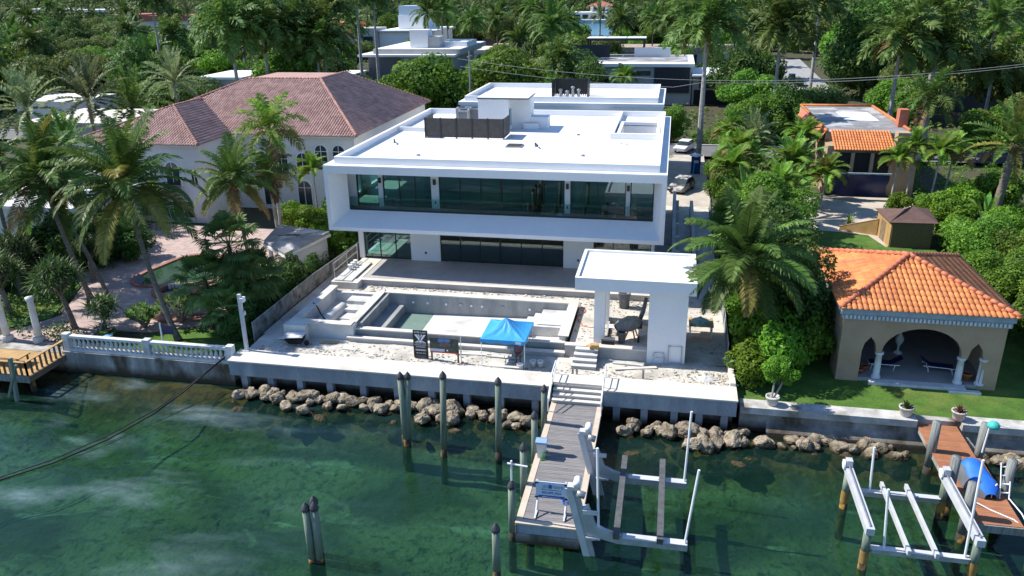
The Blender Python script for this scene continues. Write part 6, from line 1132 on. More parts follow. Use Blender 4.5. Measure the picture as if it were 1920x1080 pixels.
def palm_near(name, lab, kind, base, top, L=None, nf=26, mat=None, ctrl=None, cat='palm', group=None, yellow=.07, dead=.09, r=(.17,.12), bark='bark', shaft=0, scale=1.):
    """palm with every frond an object"""
    t = thing(name, lab, cat, base, 0, group); mat = mat or kind; b, tp = Vector(base), Vector(top); ctrl = Vector(ctrl) if ctrl else (b+tp)/2
    ob('trunk', trunk_mb([b,ctrl,tp], *r), MT[bark], t, True)
    if shaft: ob('crownshaft', MB().tube([tp-Vector((0,0,.1)),tp+Vector((0,0,shaft*.5)),tp+Vector((0,0,shaft))], [r[1]*1.35,r[1]*1.2,r[1]*.6], 10), MT['shaft'], t, True)
    else: ob('crown_fibre', MB().lathe(tp-Vector((0,0,.35)), [(r[1],0),(r[1]*2.0,.25),(r[1]*2.1,.5),(r[1]*.9,.85),(.02,1.0)], 10), MT['fibre'], t, True)
    ne = len(KINDS[kind]['elevs']); s = (L/KINDS[kind]['L'] if L else 1.)*scale; hz = Vector((0,0,shaft*.9 if shaft else .2))
    for i in range(nf):
        e = min(ne-1, int((i/nf)**.85*ne)); m_ = mat; u = prng.random()
        if e >= ne-2 and u < yellow*2.5: m_ = 'cocoy'
        elif u < yellow*.5: m_ = 'cocoy'
        if e == ne-1 and prng.random() < dead*4: m_ = 'dead'
        o = link('frond', fmesh(kind, e, i % 3, m_)); o.parent = t; o.location = tp-b+hz; k = s*prng.uniform(.88,1.08); o.scale = (k,k,k)
        o.rotation_euler = (prng.uniform(-.25,.25), prng.uniform(-.12,.12), i*GA+prng.uniform(-.2,.2))
    return t
CR = {}
def crown_mesh(kind, var, mat, nf):
    key = (kind,var,mat,nf)
    if key not in CR:
        mb = MB(); K = dict(KINDS[kind]); els = K.pop('elevs'); K['n'] = int(K['n']*.6); K['w_'] *= 1.9; ne = len(els)
        for i in range(nf):
            e = min(ne-1, int((i/nf)**.9*ne)); frond(mb, elev=els[e][0]+prng.uniform(-7,7), droop=els[e][1]+prng.uniform(-12,12), seed=var*100+i, rz=i*GA+prng.uniform(-.2,.2), roll=prng.uniform(-.25,.25), **K)
        CR[key] = mb.mesh('crown', LF[mat])
    return CR[key]
TRK = {}
def palm_far(name, lab, kind, x, y, h, s=1., mat=None, group=None, nf=28, var=0, bark='barkr', shaft=True, z0=1.4, r=.24, lean=0.):
    t = thing(name, lab, 'palm', (x,y,z0), prng.uniform(0,6.28), group); mat = mat or kind
    key = (round(h), bark, r)
    if key not in TRK: hh = round(h); TRK[key] = trunk_mb([(0,0,-.3),(0,0,hh)], r, r*.62, 8, .05 if shaft else 0).mesh('trunk', MT[bark])
    tr = link('trunk', TRK[key]); tr.parent = t; tr.scale = (1,1,h/round(h))
    c = link('crown', crown_mesh(kind, var, mat, nf)); c.parent = t; c.location = (0,0,h+(1.2*s if shaft else 0)); c.scale = (s,s,s)
    if shaft:
        key = ('sh', r)
        if key not in TRK: TRK[key] = MB().tube([(0,0,-.1),(0,0,.7),(0,0,1.5)], [r*.8,r*.7,r*.3], 8).mesh('crownshaft', MT['shaft'], True)
        q = link('crownshaft', TRK[key]); q.parent = t; q.location = (0,0,h)
    return t
def skirt(t, h, s, seed, mat='dead', nf=6):
    key = ('skirt', seed % 3, mat)
    if key not in CR:
        mb = MB(); K = dict(KINDS['royal']); K.pop('elevs'); K['n'] = 26; K['w_'] = .19
        for i in range(nf): frond(mb, elev=prng.uniform(-5,35), droop=prng.uniform(70,95), seed=seed*9+i, rz=i*GA*1.1+seed, **K)
        CR[key] = mb.mesh('dry_fronds', LF[mat])
    c = link('dry_fronds', CR[key]); c.parent = t; c.location = (0,0,h+.8*s); c.scale = (s,s,s)
def leaves(centres, radii, n, size, seed, up=.35, flat=.0, shell=.55, aspect=.5):
    """diamond leaves filling a set of blobs; returns V,F arrays"""
    rn = np.random.RandomState(seed); C = np.array(centres); Rr = np.array(radii); wts = Rr[:,0]*Rr[:,1]+Rr[:,1]*Rr[:,2]; wts = wts/wts.sum()
    b = rn.choice(len(C), n, p=wts); u = rn.randn(n,3); u /= np.linalg.norm(u,axis=1)[:,None]; rad = shell+(1.06-shell)*rn.rand(n)**.5
    P = C[b]+u*Rr[b]*rad[:,None]
    nrm = u*.9+rn.randn(n,3)*.55+np.array([0,0,up]); nrm /= np.linalg.norm(nrm,axis=1)[:,None]
    t1 = np.cross(nrm, rn.randn(n,3)); t1 /= np.linalg.norm(t1,axis=1)[:,None]+1e-9; t2 = np.cross(nrm,t1); s = size*rn.uniform(.6,1.35,n)[:,None]
    V = np.stack([P-t1*s*.5, P+t2*s*aspect*.5+nrm*s*.06, P+t1*s*.5, P-t2*s*aspect*.5+nrm*s*.06],1).reshape(-1,3)
    F_ = np.arange(4*n).reshape(-1,4); return V, F_
def fast_mesh(name, V, F_, mat):
    me = bpy.data.meshes.new(name); n, m = len(V), len(F_); me.vertices.add(n); me.vertices.foreach_set('co', np.asarray(V,dtype=np.float32).ravel()); me.loops.add(4*m); me.loops.foreach_set('vertex_index', np.asarray(F_,dtype=np.int32).ravel())
    me.polygons.add(m); me.polygons.foreach_set('loop_start', np.arange(0,4*m,4,dtype=np.int32)); me.materials.append(mat); me.update(calc_edges=True); me.validate(); return me
def blobs(rx, ry, rz, n, seed, zc=0., br=(.30,.48)):
    rn = np.random.RandomState(seed); C = []; Q = []
    for k in range(n):
        while True:
            p = rn.uniform(-1,1,3)
            if np.linalg.norm(p) < 1 and p[2] > -.75: break
        p *= .8; s = rn.uniform(*br); C.append((p[0]*rx,p[1]*ry,zc+p[2]*rz)); Q.append((s*rx*rn.uniform(.8,1.15),s*ry*rn.uniform(.8,1.15),s*rz*rn.uniform(.85,1.1)))
    return C, Q
BT = {}
def broad_mesh(key, rx, ry, rz, nb, nl, size, seed, mat, h):
    if key not in BT:
        C, Q = blobs(rx,ry,rz,nb,seed,h); V, F_ = leaves(C,Q,nl,size,seed+1); cr = fast_mesh('crown', V, F_, LF[mat])
        tb = trunk_mb([(0,0,-.3),(.1*rx*.3,0,h*.35),(0,0,h*.8)], .06*rx+.05, .03*rx+.02, 8)
        rn = random.Random(seed)
        for c in C[:7]: tb.tube([(0,0,h*rn.uniform(.3,.6)),(c[0]*.5,c[1]*.5,(c[2]+h*.5)*.55+.1),(c[0]*.9,c[1]*.9,c[2])], [.03*rx+.03,.02*rx+.02,.01*rx+.01], 6)
        BT[key] = (tb.mesh('trunk', MT['barkt'], True), cr)
    return BT[key]
def broad(name, lab, key, x, y, z0=1.4, s=1., sz=None, group=None, cat='tree', rz=None):
    t = thing(name, lab, cat, (x,y,z0), prng.uniform(0,6.28) if rz is None else rz, group); tr, cr = BT[key]
    a = link('trunk', tr); a.parent = t; b = link('crown', cr); b.parent = t; a.scale = b.scale = (s,s,sz or s); return t
broad_mesh('mangoA', 5.5,5.5,4.2, 26, 15000, .52, 1, 'tree', 5.2); broad_mesh('mangoB', 5,4.6,3.6, 22, 12000, .5, 2, 'tree', 4.8); broad_mesh('oliveA', 5.5,5.2,3.6, 24, 12000, .46, 3, 'tree2', 5.6)
broad_mesh('ficusA', 5,5,4.6, 24, 13000, .46, 4, 'tree3', 5.0); broad_mesh('brightA', 4,4,3.2, 18, 9000, .44, 5, 'bright', 4.2)
broad_mesh('shrubA', 1.5,1.5,1.3, 14, 5200, .21, 6, 'bright', 1.2); broad_mesh('shrubB', 1.7,1.6,1.6, 16, 6000, .22, 7, 'tree3', 1.4); broad_mesh('shrubC', 2.6,2.4,2.5, 22, 13000, .24, 8, 'tree', 2.6); broad_mesh('shrubD', 1.2,1.2,.9, 10, 3500, .2, 9, 'tree2', .8); broad_mesh('ficusN', 2.8,2.6,3.0, 24, 15000, .25, 10, 'tree3', 3.2)
# fan palm
def fan_leaf(mb, base, d, L, blade, seed):
    rn = random.Random(seed); d = Vector(d).normalized(); b = Vector(base); tip = b+d*L; mb.bar(b, tip, .035, .02)
    u = d.cross(Vector((0,0,1))); u = u.normalized() if u.length > .05 else Vector((1,0,0)); n = u.cross(d)
    for k in range(22):
        a = R(-105+210*k/21); v = d*math.cos(a)+u*math.sin(a)+n*rn.uniform(-.06,.1); l = blade*(1-.18*abs(a)/1.8)*rn.uniform(.92,1.05); w_ = v.cross(n).normalized()*blade*.062
        m_ = tip+v*l*.62; e = tip+v*l+Vector((0,0,-.28*l*rn.uniform(.6,1.3))); mb.add([tip-w_*.35,tip+w_*.35,m_+w_,m_-w_,e], [(0,1,2,3),(3,2,4)])
def fan_crown(seed, nl=34, L=1.3, blade=.95, low=-55):
    rn = random.Random(seed); mb = MB()
    for i in range(nl):
        el = R(80-(80-low)*(i/nl)**.8); a = i*GA; fan_leaf(mb, (0,0,0), (math.cos(el)*math.cos(a), math.cos(el)*math.sin(a), math.sin(el)), L*rn.uniform(.75,1.1), blade*rn.uniform(.85,1.1), seed*50+i)
    return mb
def rosette(mb, c, nl, L, w_, seed, droop=.5, low=-35):
    rn = random.Random(seed); c = Vector(c)
    for i in range(nl):
        el = R(85-(85-low)*(i/nl)); a = i*GA+rn.uniform(-.2,.2); d = Vector((math.cos(el)*math.cos(a), math.cos(el)*math.sin(a), math.sin(el))); s = Vector((-math.sin(a),math.cos(a),0))*w_*.5; l = L*rn.uniform(.8,1.1)
        m_ = c+d*l*.55; e = m_+(d+Vector((0,0,-droop))).normalized()*l*.45; mb.add([c-s*.6,c+s*.6,m_+s,m_-s,e], [(0,1,2,3),(3,2,4)])
def paddle(mb, base, d, pet, L, W_, seed):
    rn = random.Random(seed); b = Vector(base); d = Vector(d).normalized(); side = d.cross(Vector((0,0,1))).normalized() if abs(d.z) < .99 else Vector((1,0,0)); e = b+d*pet; mb.tube([b,e], [.045,.03], 5); g = Vector((0,0,-1)); pp = e; dd = d.copy(); m = 7; prev = None
    for k in range(m+1):
        t = k/m; wd = W_*math.sin(math.pi*(.08+.9*t))**.7*.5; up = side.cross(dd).normalized(); l_, r_ = pp-side*wd+up*wd*.35, pp+side*wd+up*wd*.35; 
        if prev:
            gap = rn.uniform(.0,.22); q = [a.lerp(b_,gap) for a, b_ in ((prev[0],l_),(prev[2],r_))]
            mb.add([prev[1],pp,l_,q[0]], [(0,1,2,3)]); mb.add([prev[1],q[1],r_,pp], [(0,1,2,3)])
        prev = (l_,pp.copy(),r_); dd = (dd+g*.10).normalized(); pp = pp+dd*L/m
# ------------------------------------------------------------------ near palms
palm_near('coconut_palm', 'large coconut palm with leaning trunk behind the white balustrade', 'coco', (-32.6,44.4,1.3), (-36.0,46.5,11.3), L=5.5, nf=38, ctrl=(-35.2,45.6,6.5), r=(.2,.13))
palm_near('coconut_palm', 'coconut palm with yellow flower stalks beside the left annex', 'coco', (-44.2,50.5,1.3), (-46.6,51,10.6), L=5.0, nf=38, ctrl=(-45.5,50.6,6), r=(.2,.13), yellow=.14)
palm_near('coconut_palm', 'slim coconut palm sharing the bed of the flowering one', 'coco', (-43.0,51.0,1.3), (-47.5,52.5,8.8), L=4.4, nf=20, ctrl=(-44.2,51.4,5), r=(.17,.11), yellow=.14)
palm_near('coconut_palm', 'coconut palm with hanging yellow fronds in front of the tile roofed villa', 'coco', (-36.0,60.6,1.3), (-36.5,60.6,8.2), L=4.3, nf=36, r=(.17,.12), yellow=.25)
palm_near('foxtail_palm', 'bushy arching palm in front of the brown tile roof', 'royal', (-35.6,66.2,1.3), (-35.4,66,11.2), L=3.9, nf=20, mat='areca', r=(.2,.12), bark='barkr', shaft=.9)
palm_near('foxtail_palm', 'second smaller bushy palm below the arching one', 'royal', (-35.0,64.6,1.3), (-35.2,64.3,8.0), L=3.2, nf=20, mat='royal', r=(.16,.1), bark='barkr', shaft=.6)
palm_near('christmas_palm', 'small slender palm by the villa arched windows', 'areca', (-34.6,72.3,1.3), (-34.6,72.2,6.6), L=2.3, nf=18, r=(.11,.07), bark='barkr', shaft=.5)
palm_near('coconut_palm', 'coconut palm between the white cabana and the pavilion', 'coco', (5.3,47.6,1.6), (4.95,47.6,7.8), L=4.9, nf=34, r=(.17,.12), yellow=.1)
palm_near('royal_palm', 'royal palm with grey trunk at the right edge behind the shed', 'date', (30.4,80,1.6), (31.1,80.2,9.2), L=5.2, nf=30, mat='royal', r=(.42,.34), bark='bark', yellow=.2)
palm_near('royal_palm', 'stout royal palm in front of the street behind the orange tile house', 'royal', (32.0,112,1.6), (32.3,112,8.3), L=5.0, nf=22, r=(.6,.4), bark='barkr', shaft=1.2)
for i, (x, y, h, L) in enumerate([(24.6,87.5,6.2,2.6),(26.6,86.2,5.9,2.5),(22.9,86.6,5.0,2.4),(28.4,88,5.6,2.6)]):
    palm_near('manila_palm', ['tallest slim palm of the clump between orange house and shed','slim palm with leaning stem in the clump behind the shed','low slim palm of the clump nearest the navy tarp','outer slim palm of the clump towards the street'][i], 'areca', (x,y,1.6), (x+.2,y,h+1), L=L, nf=20, r=(.12,.08), bark='barkr', shaft=.5)
# royal palms etc further off
far = [('tall royal palm with bright yellow flower spray beside the driveway',3.7,105,16.0,1.25,'royal'),('tall royal palm behind the banana clump on the right',14.8,125,14.8,1.35,'royal'),('royal palm left of two with browning fronds beyond the orange house',29.9,120,13.2,1.25,'royal'),('royal palm right of two with browning fronds beyond the orange house',35.7,123,12.0,1.3,'royal'),('royal palm behind the pair beyond the orange house',37.5,131,16.5,1.25,'royal'),('slim bare trunked royal palm by the side street',27.1,172,17.0,1.2,'royal'),
 ('dark royal palm with twin neighbour behind the villa ridge',-67.9,118,15.0,1.4,'royal'),('royal palm twin right of the dark one behind the villa ridge',-64.6,122,14.8,1.35,'royal'),('shaggy royal palm above the left end of the ridge',-61.6,126,14.0,1.3,'royal'),('shaggy royal palm second from the ridge end',-57.2,128,13.4,1.3,'royal')]
for i, (lb, x, y, h, s, k) in enumerate(far):
    t = palm_far('royal_palm', lb, k, x, y, h-.3, s*1.32, var=i % 3, r=.34, nf=32)
    if i < 5: skirt(t, h, s, i, ('cocoy','cocoy','dead','cocoy','dead')[i])
    if i == 0:
        mb = MB(); rosette(mb, (0,0,0), 60, .9, .07, 5, .2, -60); c = ob('flower_spray', mb, leafmat('yellow_flower', (.55,.5,.03), (.7,.62,.05), (.8,.75,.1))); c.parent = t; c.location = (-.6,-.9,h+1.4)
palm_far('date_palm', 'grey green feather palm behind the cream left house', 'date', -68.0, 84, 10.5, 1.35, 'date', var=0, shaft=False, bark='bark', r=.3); palm_far('date_palm', 'dark feather palm between cream house and tile roof', 'date', -66.8, 90, 8.6, 1.4, 'royal', var=1, shaft=False, bark='bark', r=.3); palm_far('date_palm', 'feather palm in front of the white shed house', 'date', -67.0, 100, 10.8, 1.2, 'date', var=2, shaft=False, bark='bark', r=.3); palm_far('date_palm', 'wide feather palm at the far left edge', 'date', -84, 92, 8.0, 1.4, 'date', var=0, shaft=False, bark='bark', r=.3)
palm_far('coconut_palm', 'coconut palm behind the left annex at the picture edge', 'coco', -57, 57, 8.5, .9, 'coco', var=0, shaft=False, bark='bark', r=.2); palm_far('date_palm', 'short feather palm behind the flowering coconut palm', 'date', -58.5, 68, 8.0, 1.0, 'coco', var=1, shaft=False, bark='bark', r=.22)
avenue = [(-65.2,140,17.2),(-64.2,143,17.6),(-62.2,146,17.6),(-63.5,160,19.6),(-61.8,165,19.6),(-72,150,17),(-84,150,18),(-102.6,150,19.0),(-78,172,17)]
for i, (x, y, h) in enumerate(avenue): palm_far('royal_palm', 'tall straight royal palm in the avenue behind the brown tile roof', 'royal', x, y, h, 1.2, group='avenue royal palms', var=i % 3, r=.32)
canalp = [(-61,200,16.2),(-58.7,205,16.5),(-57,230,13),(-33.4,230,13.5),(-15,230,12.6),(-6.6,240,13),(-44.5,260,15),(-40,252,13),(-30,236,12),(-2,232,12),(-52,240,13),(-66,236,14),(10,240,13),(16,236,15)]
for i, (x, y, h) in enumerate(canalp): palm_far('coconut_palm', 'coconut palm standing around the far canal houses', 'coco', x, y, h, 1.1, group='palms around the canal houses', var=i % 3, shaft=False, bark='bark', r=.22)
# fan palms, dracaenas, cycad, plumeria on the left
fcm = [fan_crown(s, 34, 1.3, .95, -60).mesh('crown', LF['fan']) for s in (1,2)]
for x, y, z, s, lb in ((-30.2,48.4,7.0,1.35,'tall fan palm at the right end of the left garden'),(-28.7,48.6,4.9,1.15,'second fan palm behind the tall one'),(-31.3,46.6,5.0,1.2,'fan palm leaning over the lawn edge'),(-29.4,46.3,3.2,1.05,'low fan palm beside the site fence'),(-30.9,50.2,4.2,1.0,'fan palm nearest the garden hut')):
    t = thing('fan_palm', lb, 'palm', (x,y,1.3)); a = ob('trunk', trunk_mb([(x,y,1.2),(x,y,z)], .2, .14), MT['fibre'], t, True); c = link('crown', fcm[int(x*10) % 2], t); c.location = (x,y,z); c.scale = (s,s,s)
def drac(lab, x, y, h, r, seed, nb=9, L=1.0, lean=0):
    t = thing('screw_pine', lab, 'tree', (x,y,1.3)); rn = random.Random(seed); tb = trunk_mb([(x,y,1.2),(x+lean*.5,y,1.3+h*.4),(x+lean,y,1.3+h*.6)], .22, .14); mb = MB()
    for k in range(nb):
        a = k*GA; q = math.sqrt((k+.5)/nb); c = (x+lean+r*.62*q*math.cos(a), y+r*.62*q*math.sin(a), 1.3+h*(1.02-.35*q*q)+rn.uniform(-.1,.2)); tb.tube([(x+lean,y,1.3+h*.55),(c[0]*.5+(x+lean)*.5,c[1]*.5+y*.5,1.3+h*.72),c], [.1,.07,.05], 6); rosette(mb, c, 46, L, .09, seed*20+k)
    ob('trunk', tb, MT['bark'], t, True); ob('crown', mb, LF['drac'], t)
drac('dark screw pine beside the wooden deck', -41.2, 45.0, 4.6, 2.6, 1, 16, 1.15, -.6); drac('dark screw pine at the far left of the terrace', -47.6, 46.2, 4.2, 2.8, 2, 16, 1.15, -.3); drac('small cycad like tree behind the balustrade', -38.3, 44.3, 2.5, 1.7, 3, 7, 1.0, .2); drac('dark screw pine behind the left column', -50.5, 50.5, 4.4, 2.6, 5, 14, 1.1, 0); drac('dark bushy screw pine beside the terrace path', -46.6, 54, 3.4, 2.0, 6, 12, 1.0, 0)
def plumeria(lab, x, y, h, r, seed):
    t = thing('plumeria', lab, 'shrub', (x,y,1.3)); rn = random.Random(seed); tb = MB(); mb = MB()
    for k in range(20):
        a = k*GA; q = math.sqrt((k+.5)/20); c = (x+r*q*math.cos(a), y+r*q*math.sin(a), 1.3+h*(1-.4*q)+rn.uniform(-.15,.15)); tb.tube([(x,y,1.3),((x+c[0])/2,(y+c[1])/2,1.3+h*.5),c], [.08,.06,.04], 6); rosette(mb, c, 14, .55, .17, seed*30+k, .25, -10)
    ob('stems', tb, MT['barkr'], t, True); ob('leaves', mb, LF['fan'], t)
plumeria('wide plumeria shrub in front of the round hot tub', -34.2, 47.3, 2.2, 1.6, 1); plumeria('lower plumeria shrub left of the leaning palm', -36.3, 46.0, 1.5, 1.2, 2)
# ------------------------------------------------------------------ shrubs and trees near the lots
def row(name, lab, key, lst, group, cat='shrub'):
    for q in lst: broad(name, lab, key, q[0], q[1], q[2] if len(q) > 2 else 1.4, q[3] if len(q) > 3 else 1., q[4] if len(q) > 4 else None, group, cat)
row('boundary_shrub', 'dark green shrub along the left boundary fence', 'shrubB', [(-28.4,47.8,1.3,.85),(-28.6,50,1.3,.9),(-28.2,51.8,1.3,1.05),(-28.2,53.6,1.3,1.1),(-28.0,56.2,1.3,.85),(-30.8,52.0,1.3,1.05),(-30.4,54.0,1.3,1.0),(-30.8,50,1.3,1.0),(-28.3,45.6,1.3,.85)], 'boundary shrubs on the left')
row('bright_shrub', 'bright green shrub between garden hut and villa', 'shrubA', [(-28.6,63.6,1.3,1.3),(-28.0,66,1.3,1.5),(-29.5,67.8,1.3,1.6),(-31.5,66.5,1.3,1.4),(-33.6,67.6,1.3,1.5),(-28,69.5,1.3,1.6),(-30.4,71.6,1.3,1.7),(-27.6,73,1.3,1.6),(-36.4,70.6,1.3,1.2)], 'bright shrubs by the garden hut')
row('terrace_shrub', 'dark rounded shrub at the back of the left terrace', 'shrubB', [(-47.5,60,1.3,1.3),(-49.5,58.5,1.3,1.5),(-50.5,62,1.3,1.5),(-52.5,56,1.3,1.6),(-53,60,1.3,1.5),(-55.5,53,1.3,1.6),(-50,55,1.3,1.3),(-57,49,1.3,1.6),(-53,50,1.3,1.4)], 'shrubs on the left terrace')
broad('ficus_tree', 'dense dark ficus between coconut palm and pavilion', 'ficusN', 8.2, 49.2, 1.5, 1.12); broad('ficus_tree', 'dense dark ficus behind the first one along the boundary', 'ficusN', 7.7, 54.2, 1.5, 1.1, 1.25); broad('ficus_tree', 'tall dark ficus left of the back lawn', 'ficusN', 8.6, 60.0, 1.5, 1.2, 1.2); broad('ficus_tree', 'leafy tree beside the sandy yard', 'shrubC', 8.2, 66.0, 1.5, 1.3, 1.35); broad('ficus_tree', 'leafy tree at the left end of the sandy yard', 'shrubC', 9.2, 72.5, 1.5, 1.35, 1.3)
row('seaside_shrub', 'bright green shrub beside the right end of the seawall', 'shrubA', [(5.75,44.3,1.5,1.2),(7.1,45.2,1.5,1.35,1.6),(5.9,46.8,1.5,1.3,1.9),(8.6,46.6,1.5,1.2,1.5)], 'bright shrubs by the seawall end')
row('boundary_bush', 'leafy bush on the right boundary beside the site fence', 'shrubC', [(6.1,51.2,1.5,.72),(5.9,56.5,1.5,.75),(6.2,62,1.5,.85),(6.3,68.5,1.5,.9),(6.6,75,1.5,.85)], 'bushes on the right boundary')
broad('young_tree_top', 'leafy top of the slim young tree in the white pot', 'shrubA', 6.75, 41.45, 3.1, .62, None, None, 'shrub'); 
row('pavilion_shrub', 'leafy shrub beside and behind the orange roofed pavilion', 'shrubC', [(22.4,55,1.5,.95),(24.4,52.2,1.5,1.0),(25.2,58,1.5,1.0),(22.8,60.4,1.5,.8),(27.4,63,1.5,1.1),(25.0,66.3,1.5,1.0),(23.6,48.4,1.5,.9),(26.4,46,1.5,.9),(30.5,57,1.5,1.2)], 'shrubs around the pavilion')
row('garden_shrub', 'mixed green shrub around the shed and street side garden', 'shrubA', [(25.6,73,1.5,1.3),(27.2,70,1.5,1.4),(26.5,77.4,1.5,1.4),(29,74.5,1.5,1.5),(25.5,81.5,1.5,1.4),(28.5,83.5,1.5,1.5),(23,83.8,1.5,1.0),(33,88,1.5,1.8),(31,69,1.5,1.5),(34,78,1.5,1.8)], 'shrubs around the shed')
row('driveway_hedge', 'rounded hedge shrub along the driveway', 'shrubC', [(6.0,84,1.5,.85),(6.5,90,1.5,.9),(6.2,94,1.5,.8),(-1.5,113.0,1.5,.01),(8.5,98,1.5,1.0),(-3.5,121,1.5,1.1),(0,121.5,1.5,1.05),(11,120.5,1.5,1.4),(14.5,121.5,1.5,1.4),(18.5,121,1.5,1.3)][:3]+[(8.5,98,1.5,1.0),(-3.5,121,1.5,1.1),(0,121.5,1.5,1.05),(11,120.5,1.5,1.4),(14.5,121.5,1.5,1.4),(18.5,121,1.5,1.3)], 'hedge shrubs along the driveway')
# traveller's palms / bananas: each big leaf its own part
pads = []
for s in range(5):
    mb = MB(); el = (78,64,50,34,15)[s]; paddle(mb, (0,0,0), (math.cos(R(el)),0,math.sin(R(el))), 1.1, 1.9, .52, s); pads.append(mb.mesh('leaf', LF['banana']))
def banana(lab, x, y, z0, s, nl, seed, stem=1.2):
    t = thing('travellers_palm', lab, 'palm', (x,y,z0)); rn = random.Random(seed); ob('stem', trunk_mb([(x,y,z0-.2),(x,y,z0+stem)], .22, .14, 8), MT['barkr'], t, True)
    for i in range(nl):
        o = link('leaf', pads[min(4,int(i/nl*5))]); o.parent = t; o.location = (0,0,stem*.9); k = s*rn.uniform(.85,1.15); o.scale = (k,k,k); o.rotation_euler = (rn.uniform(-.3,.3),rn.uniform(-.1,.1),i*GA)
for a in [("big traveller's palm clump beside the sandy yard",11.6,80.5,1.6,1.35,26,1,2.4),("traveller's palm left of the orange tile house",13.2,90,1.6,1.35,26,2,3.6),("traveller's palm at the driveway side garden",8.8,95.5,1.6,1.25,24,3,2.6),("tall traveller's palm near the side hedge",11.0,103,1.6,1.3,24,4,3.2),("banana clump above the boundary bushes",7.6,80.5,1.6,1.2,20,5,1.8),("banana plant right of the shed",25.6,69.3,1.6,1.2,12,6,.8),("banana plant beside the street garden",29.2,77.8,1.6,1.2,12,7,.8)]: banana(*a)
for i, (x, y, h, L) in enumerate([(6.4,85.5,4.6,2.9),(7.6,92.5,5.4,3.0),(7.0,101,6.0,3.0),(14.8,96,6.5,3.0),(15.6,84.2,4.2,2.8),(12.6,86.5,5.2,3.0),(10.2,76.2,5.0,2.9)]):
    palm_near('areca_palm', ['arching areca palm beside the dusty car','arching areca palm behind the dusty car hedge','tall areca palm beside the portable toilet','areca palm at the left wall of the orange tile house','areca palm in front of the navy tarp corner','areca palm between the traveller palms','areca palm at the left end of the back lawn'][i], 'areca', (x,y,1.6), (x+.15,y,1.6+h*.75), L=L, nf=26, r=(.12,.08), bark='barkr', shaft=.5)
palm_far('feather_palm', 'pale feather palm by the driveway garden', 'date', 9.8, 99, 5.0, .9, 'date', var=1, shaft=False, bark='bark', r=.28); palm_far('feather_palm', 'low feather palm over the sandy yard', 'date', 11.0, 85.5, 2.4, .95, 'coco', var=2, shaft=False, bark='fibre', r=.28)
t = thing('sago_cycad', 'small cycad in the sandy yard beside the shed wall', 'shrub', (17.6,79.5,1.64)); mb = MB(); rosette(mb, (17.6,79.5,1.8), 40, 1.0, .1, 4, .4, 5); ob('leaves', mb, LF['areca'], t); ob('stem', MB().tube([(17.6,79.5,1.6),(17.6,79.5,1.85)], .15, 8), MT['fibre'], t)
for x, y, m_, z, lb in ((13.45,41.3,'drac',2.15,'dark spiky plant growing in the square stone pot'),(16.1,41.3,'croton',2.15,'red croton growing in the stone pot')):
    t = thing('potted_plant', lb, 'plant', (x,y,z)); mb = MB(); rosette(mb, (x,y,z), 40, .5, .09, int(x), .3, 5); ob('leaves', mb, LF[m_], t); ob('stem', MB().tube([(x,y,z-.1),(x,y,z+.15)], .04, 6), MT['barkt'], t)
# ------------------------------------------------------------------ trees behind the villa, placed by hand
for q in [('broad mango tree left of the utility pole','mangoA',-37.8,120.5,1.35),('lower mango tree left of the broad one','mangoB',-44.8,118.5,1.1),('small round tree in front of the utility pole','brightA',-31.5,113.5,.75),('spreading tree right of the utility pole','mangoA',-27,134,1.1),('leafy tree behind the rear wing roof','mangoB',-19.5,128,1.1),('bright green tree behind the rear roof screen','brightA',-22.5,121.5,1.1),('darker tree beside the slat panel house wall','ficusA',-14.5,138,1.05),('vine covered tree left of the slat panel house','oliveA',-17.5,149,1.1),('spreading tree behind the mango grove','mangoA',-34,150,1.1),('tree rising behind the leafy grove','oliveA',-26,160,1.1),
          ('dark ficus mass at the far left','ficusA',-88,78,1.5),('dark ficus behind the left ficus mass','ficusA',-98,90,1.6),('olive tree above the left ficus mass','oliveA',-108,128,1.5),('bright yellow green tree among left palms','brightA',-88,146,1.5),('mango tree behind the bright yellow green one','mangoB',-96,140,1.4),('rounded tree right of the side street','oliveA',42,150,1.4),('big dark tree beside the side street','ficusA',38,176,1.8),('second big dark tree beside the side street','mangoA',44,196,1.9),('spreading olive tree at the right edge','oliveA',58,126,1.7),('second olive tree at the right edge','oliveA',52,140,1.5),('tree left of the side street','mangoB',13,147,1.0),('dark tree left of the side street','ficusA',13,156,1.3),('tree behind the orange tile house','oliveA',21,128,.9),('leafy tree right of the orange tile house','mangoB',41,112,.9),('olive tree by the right street','oliveA',47,116,1.0)]:
    broad('broadleaf_tree', q[0], q[1], q[2], q[3], 1.3, q[4])
row('street_hedge', 'clipped hedge bush by the grey modern house', 'shrubC', [(-86,168,1.3,1.6),(-82,166,1.3,1.5),(-78,163,1.3,1.5),(-90,164,1.3,1.6),(-67,150,1.3,1.3),(-71,146,1.3,1.3),(-60,152,1.3,1.3)], 'hedge bushes by the grey modern house')
palm_near('pygmy_palm', 'small palm standing against the grey wall of the slat panel house', 'areca', (-9.5,158,1.3), (-9.5,158,6.3), L=3.2, nf=18, r=(.14,.1), bark='barkr', shaft=.5)
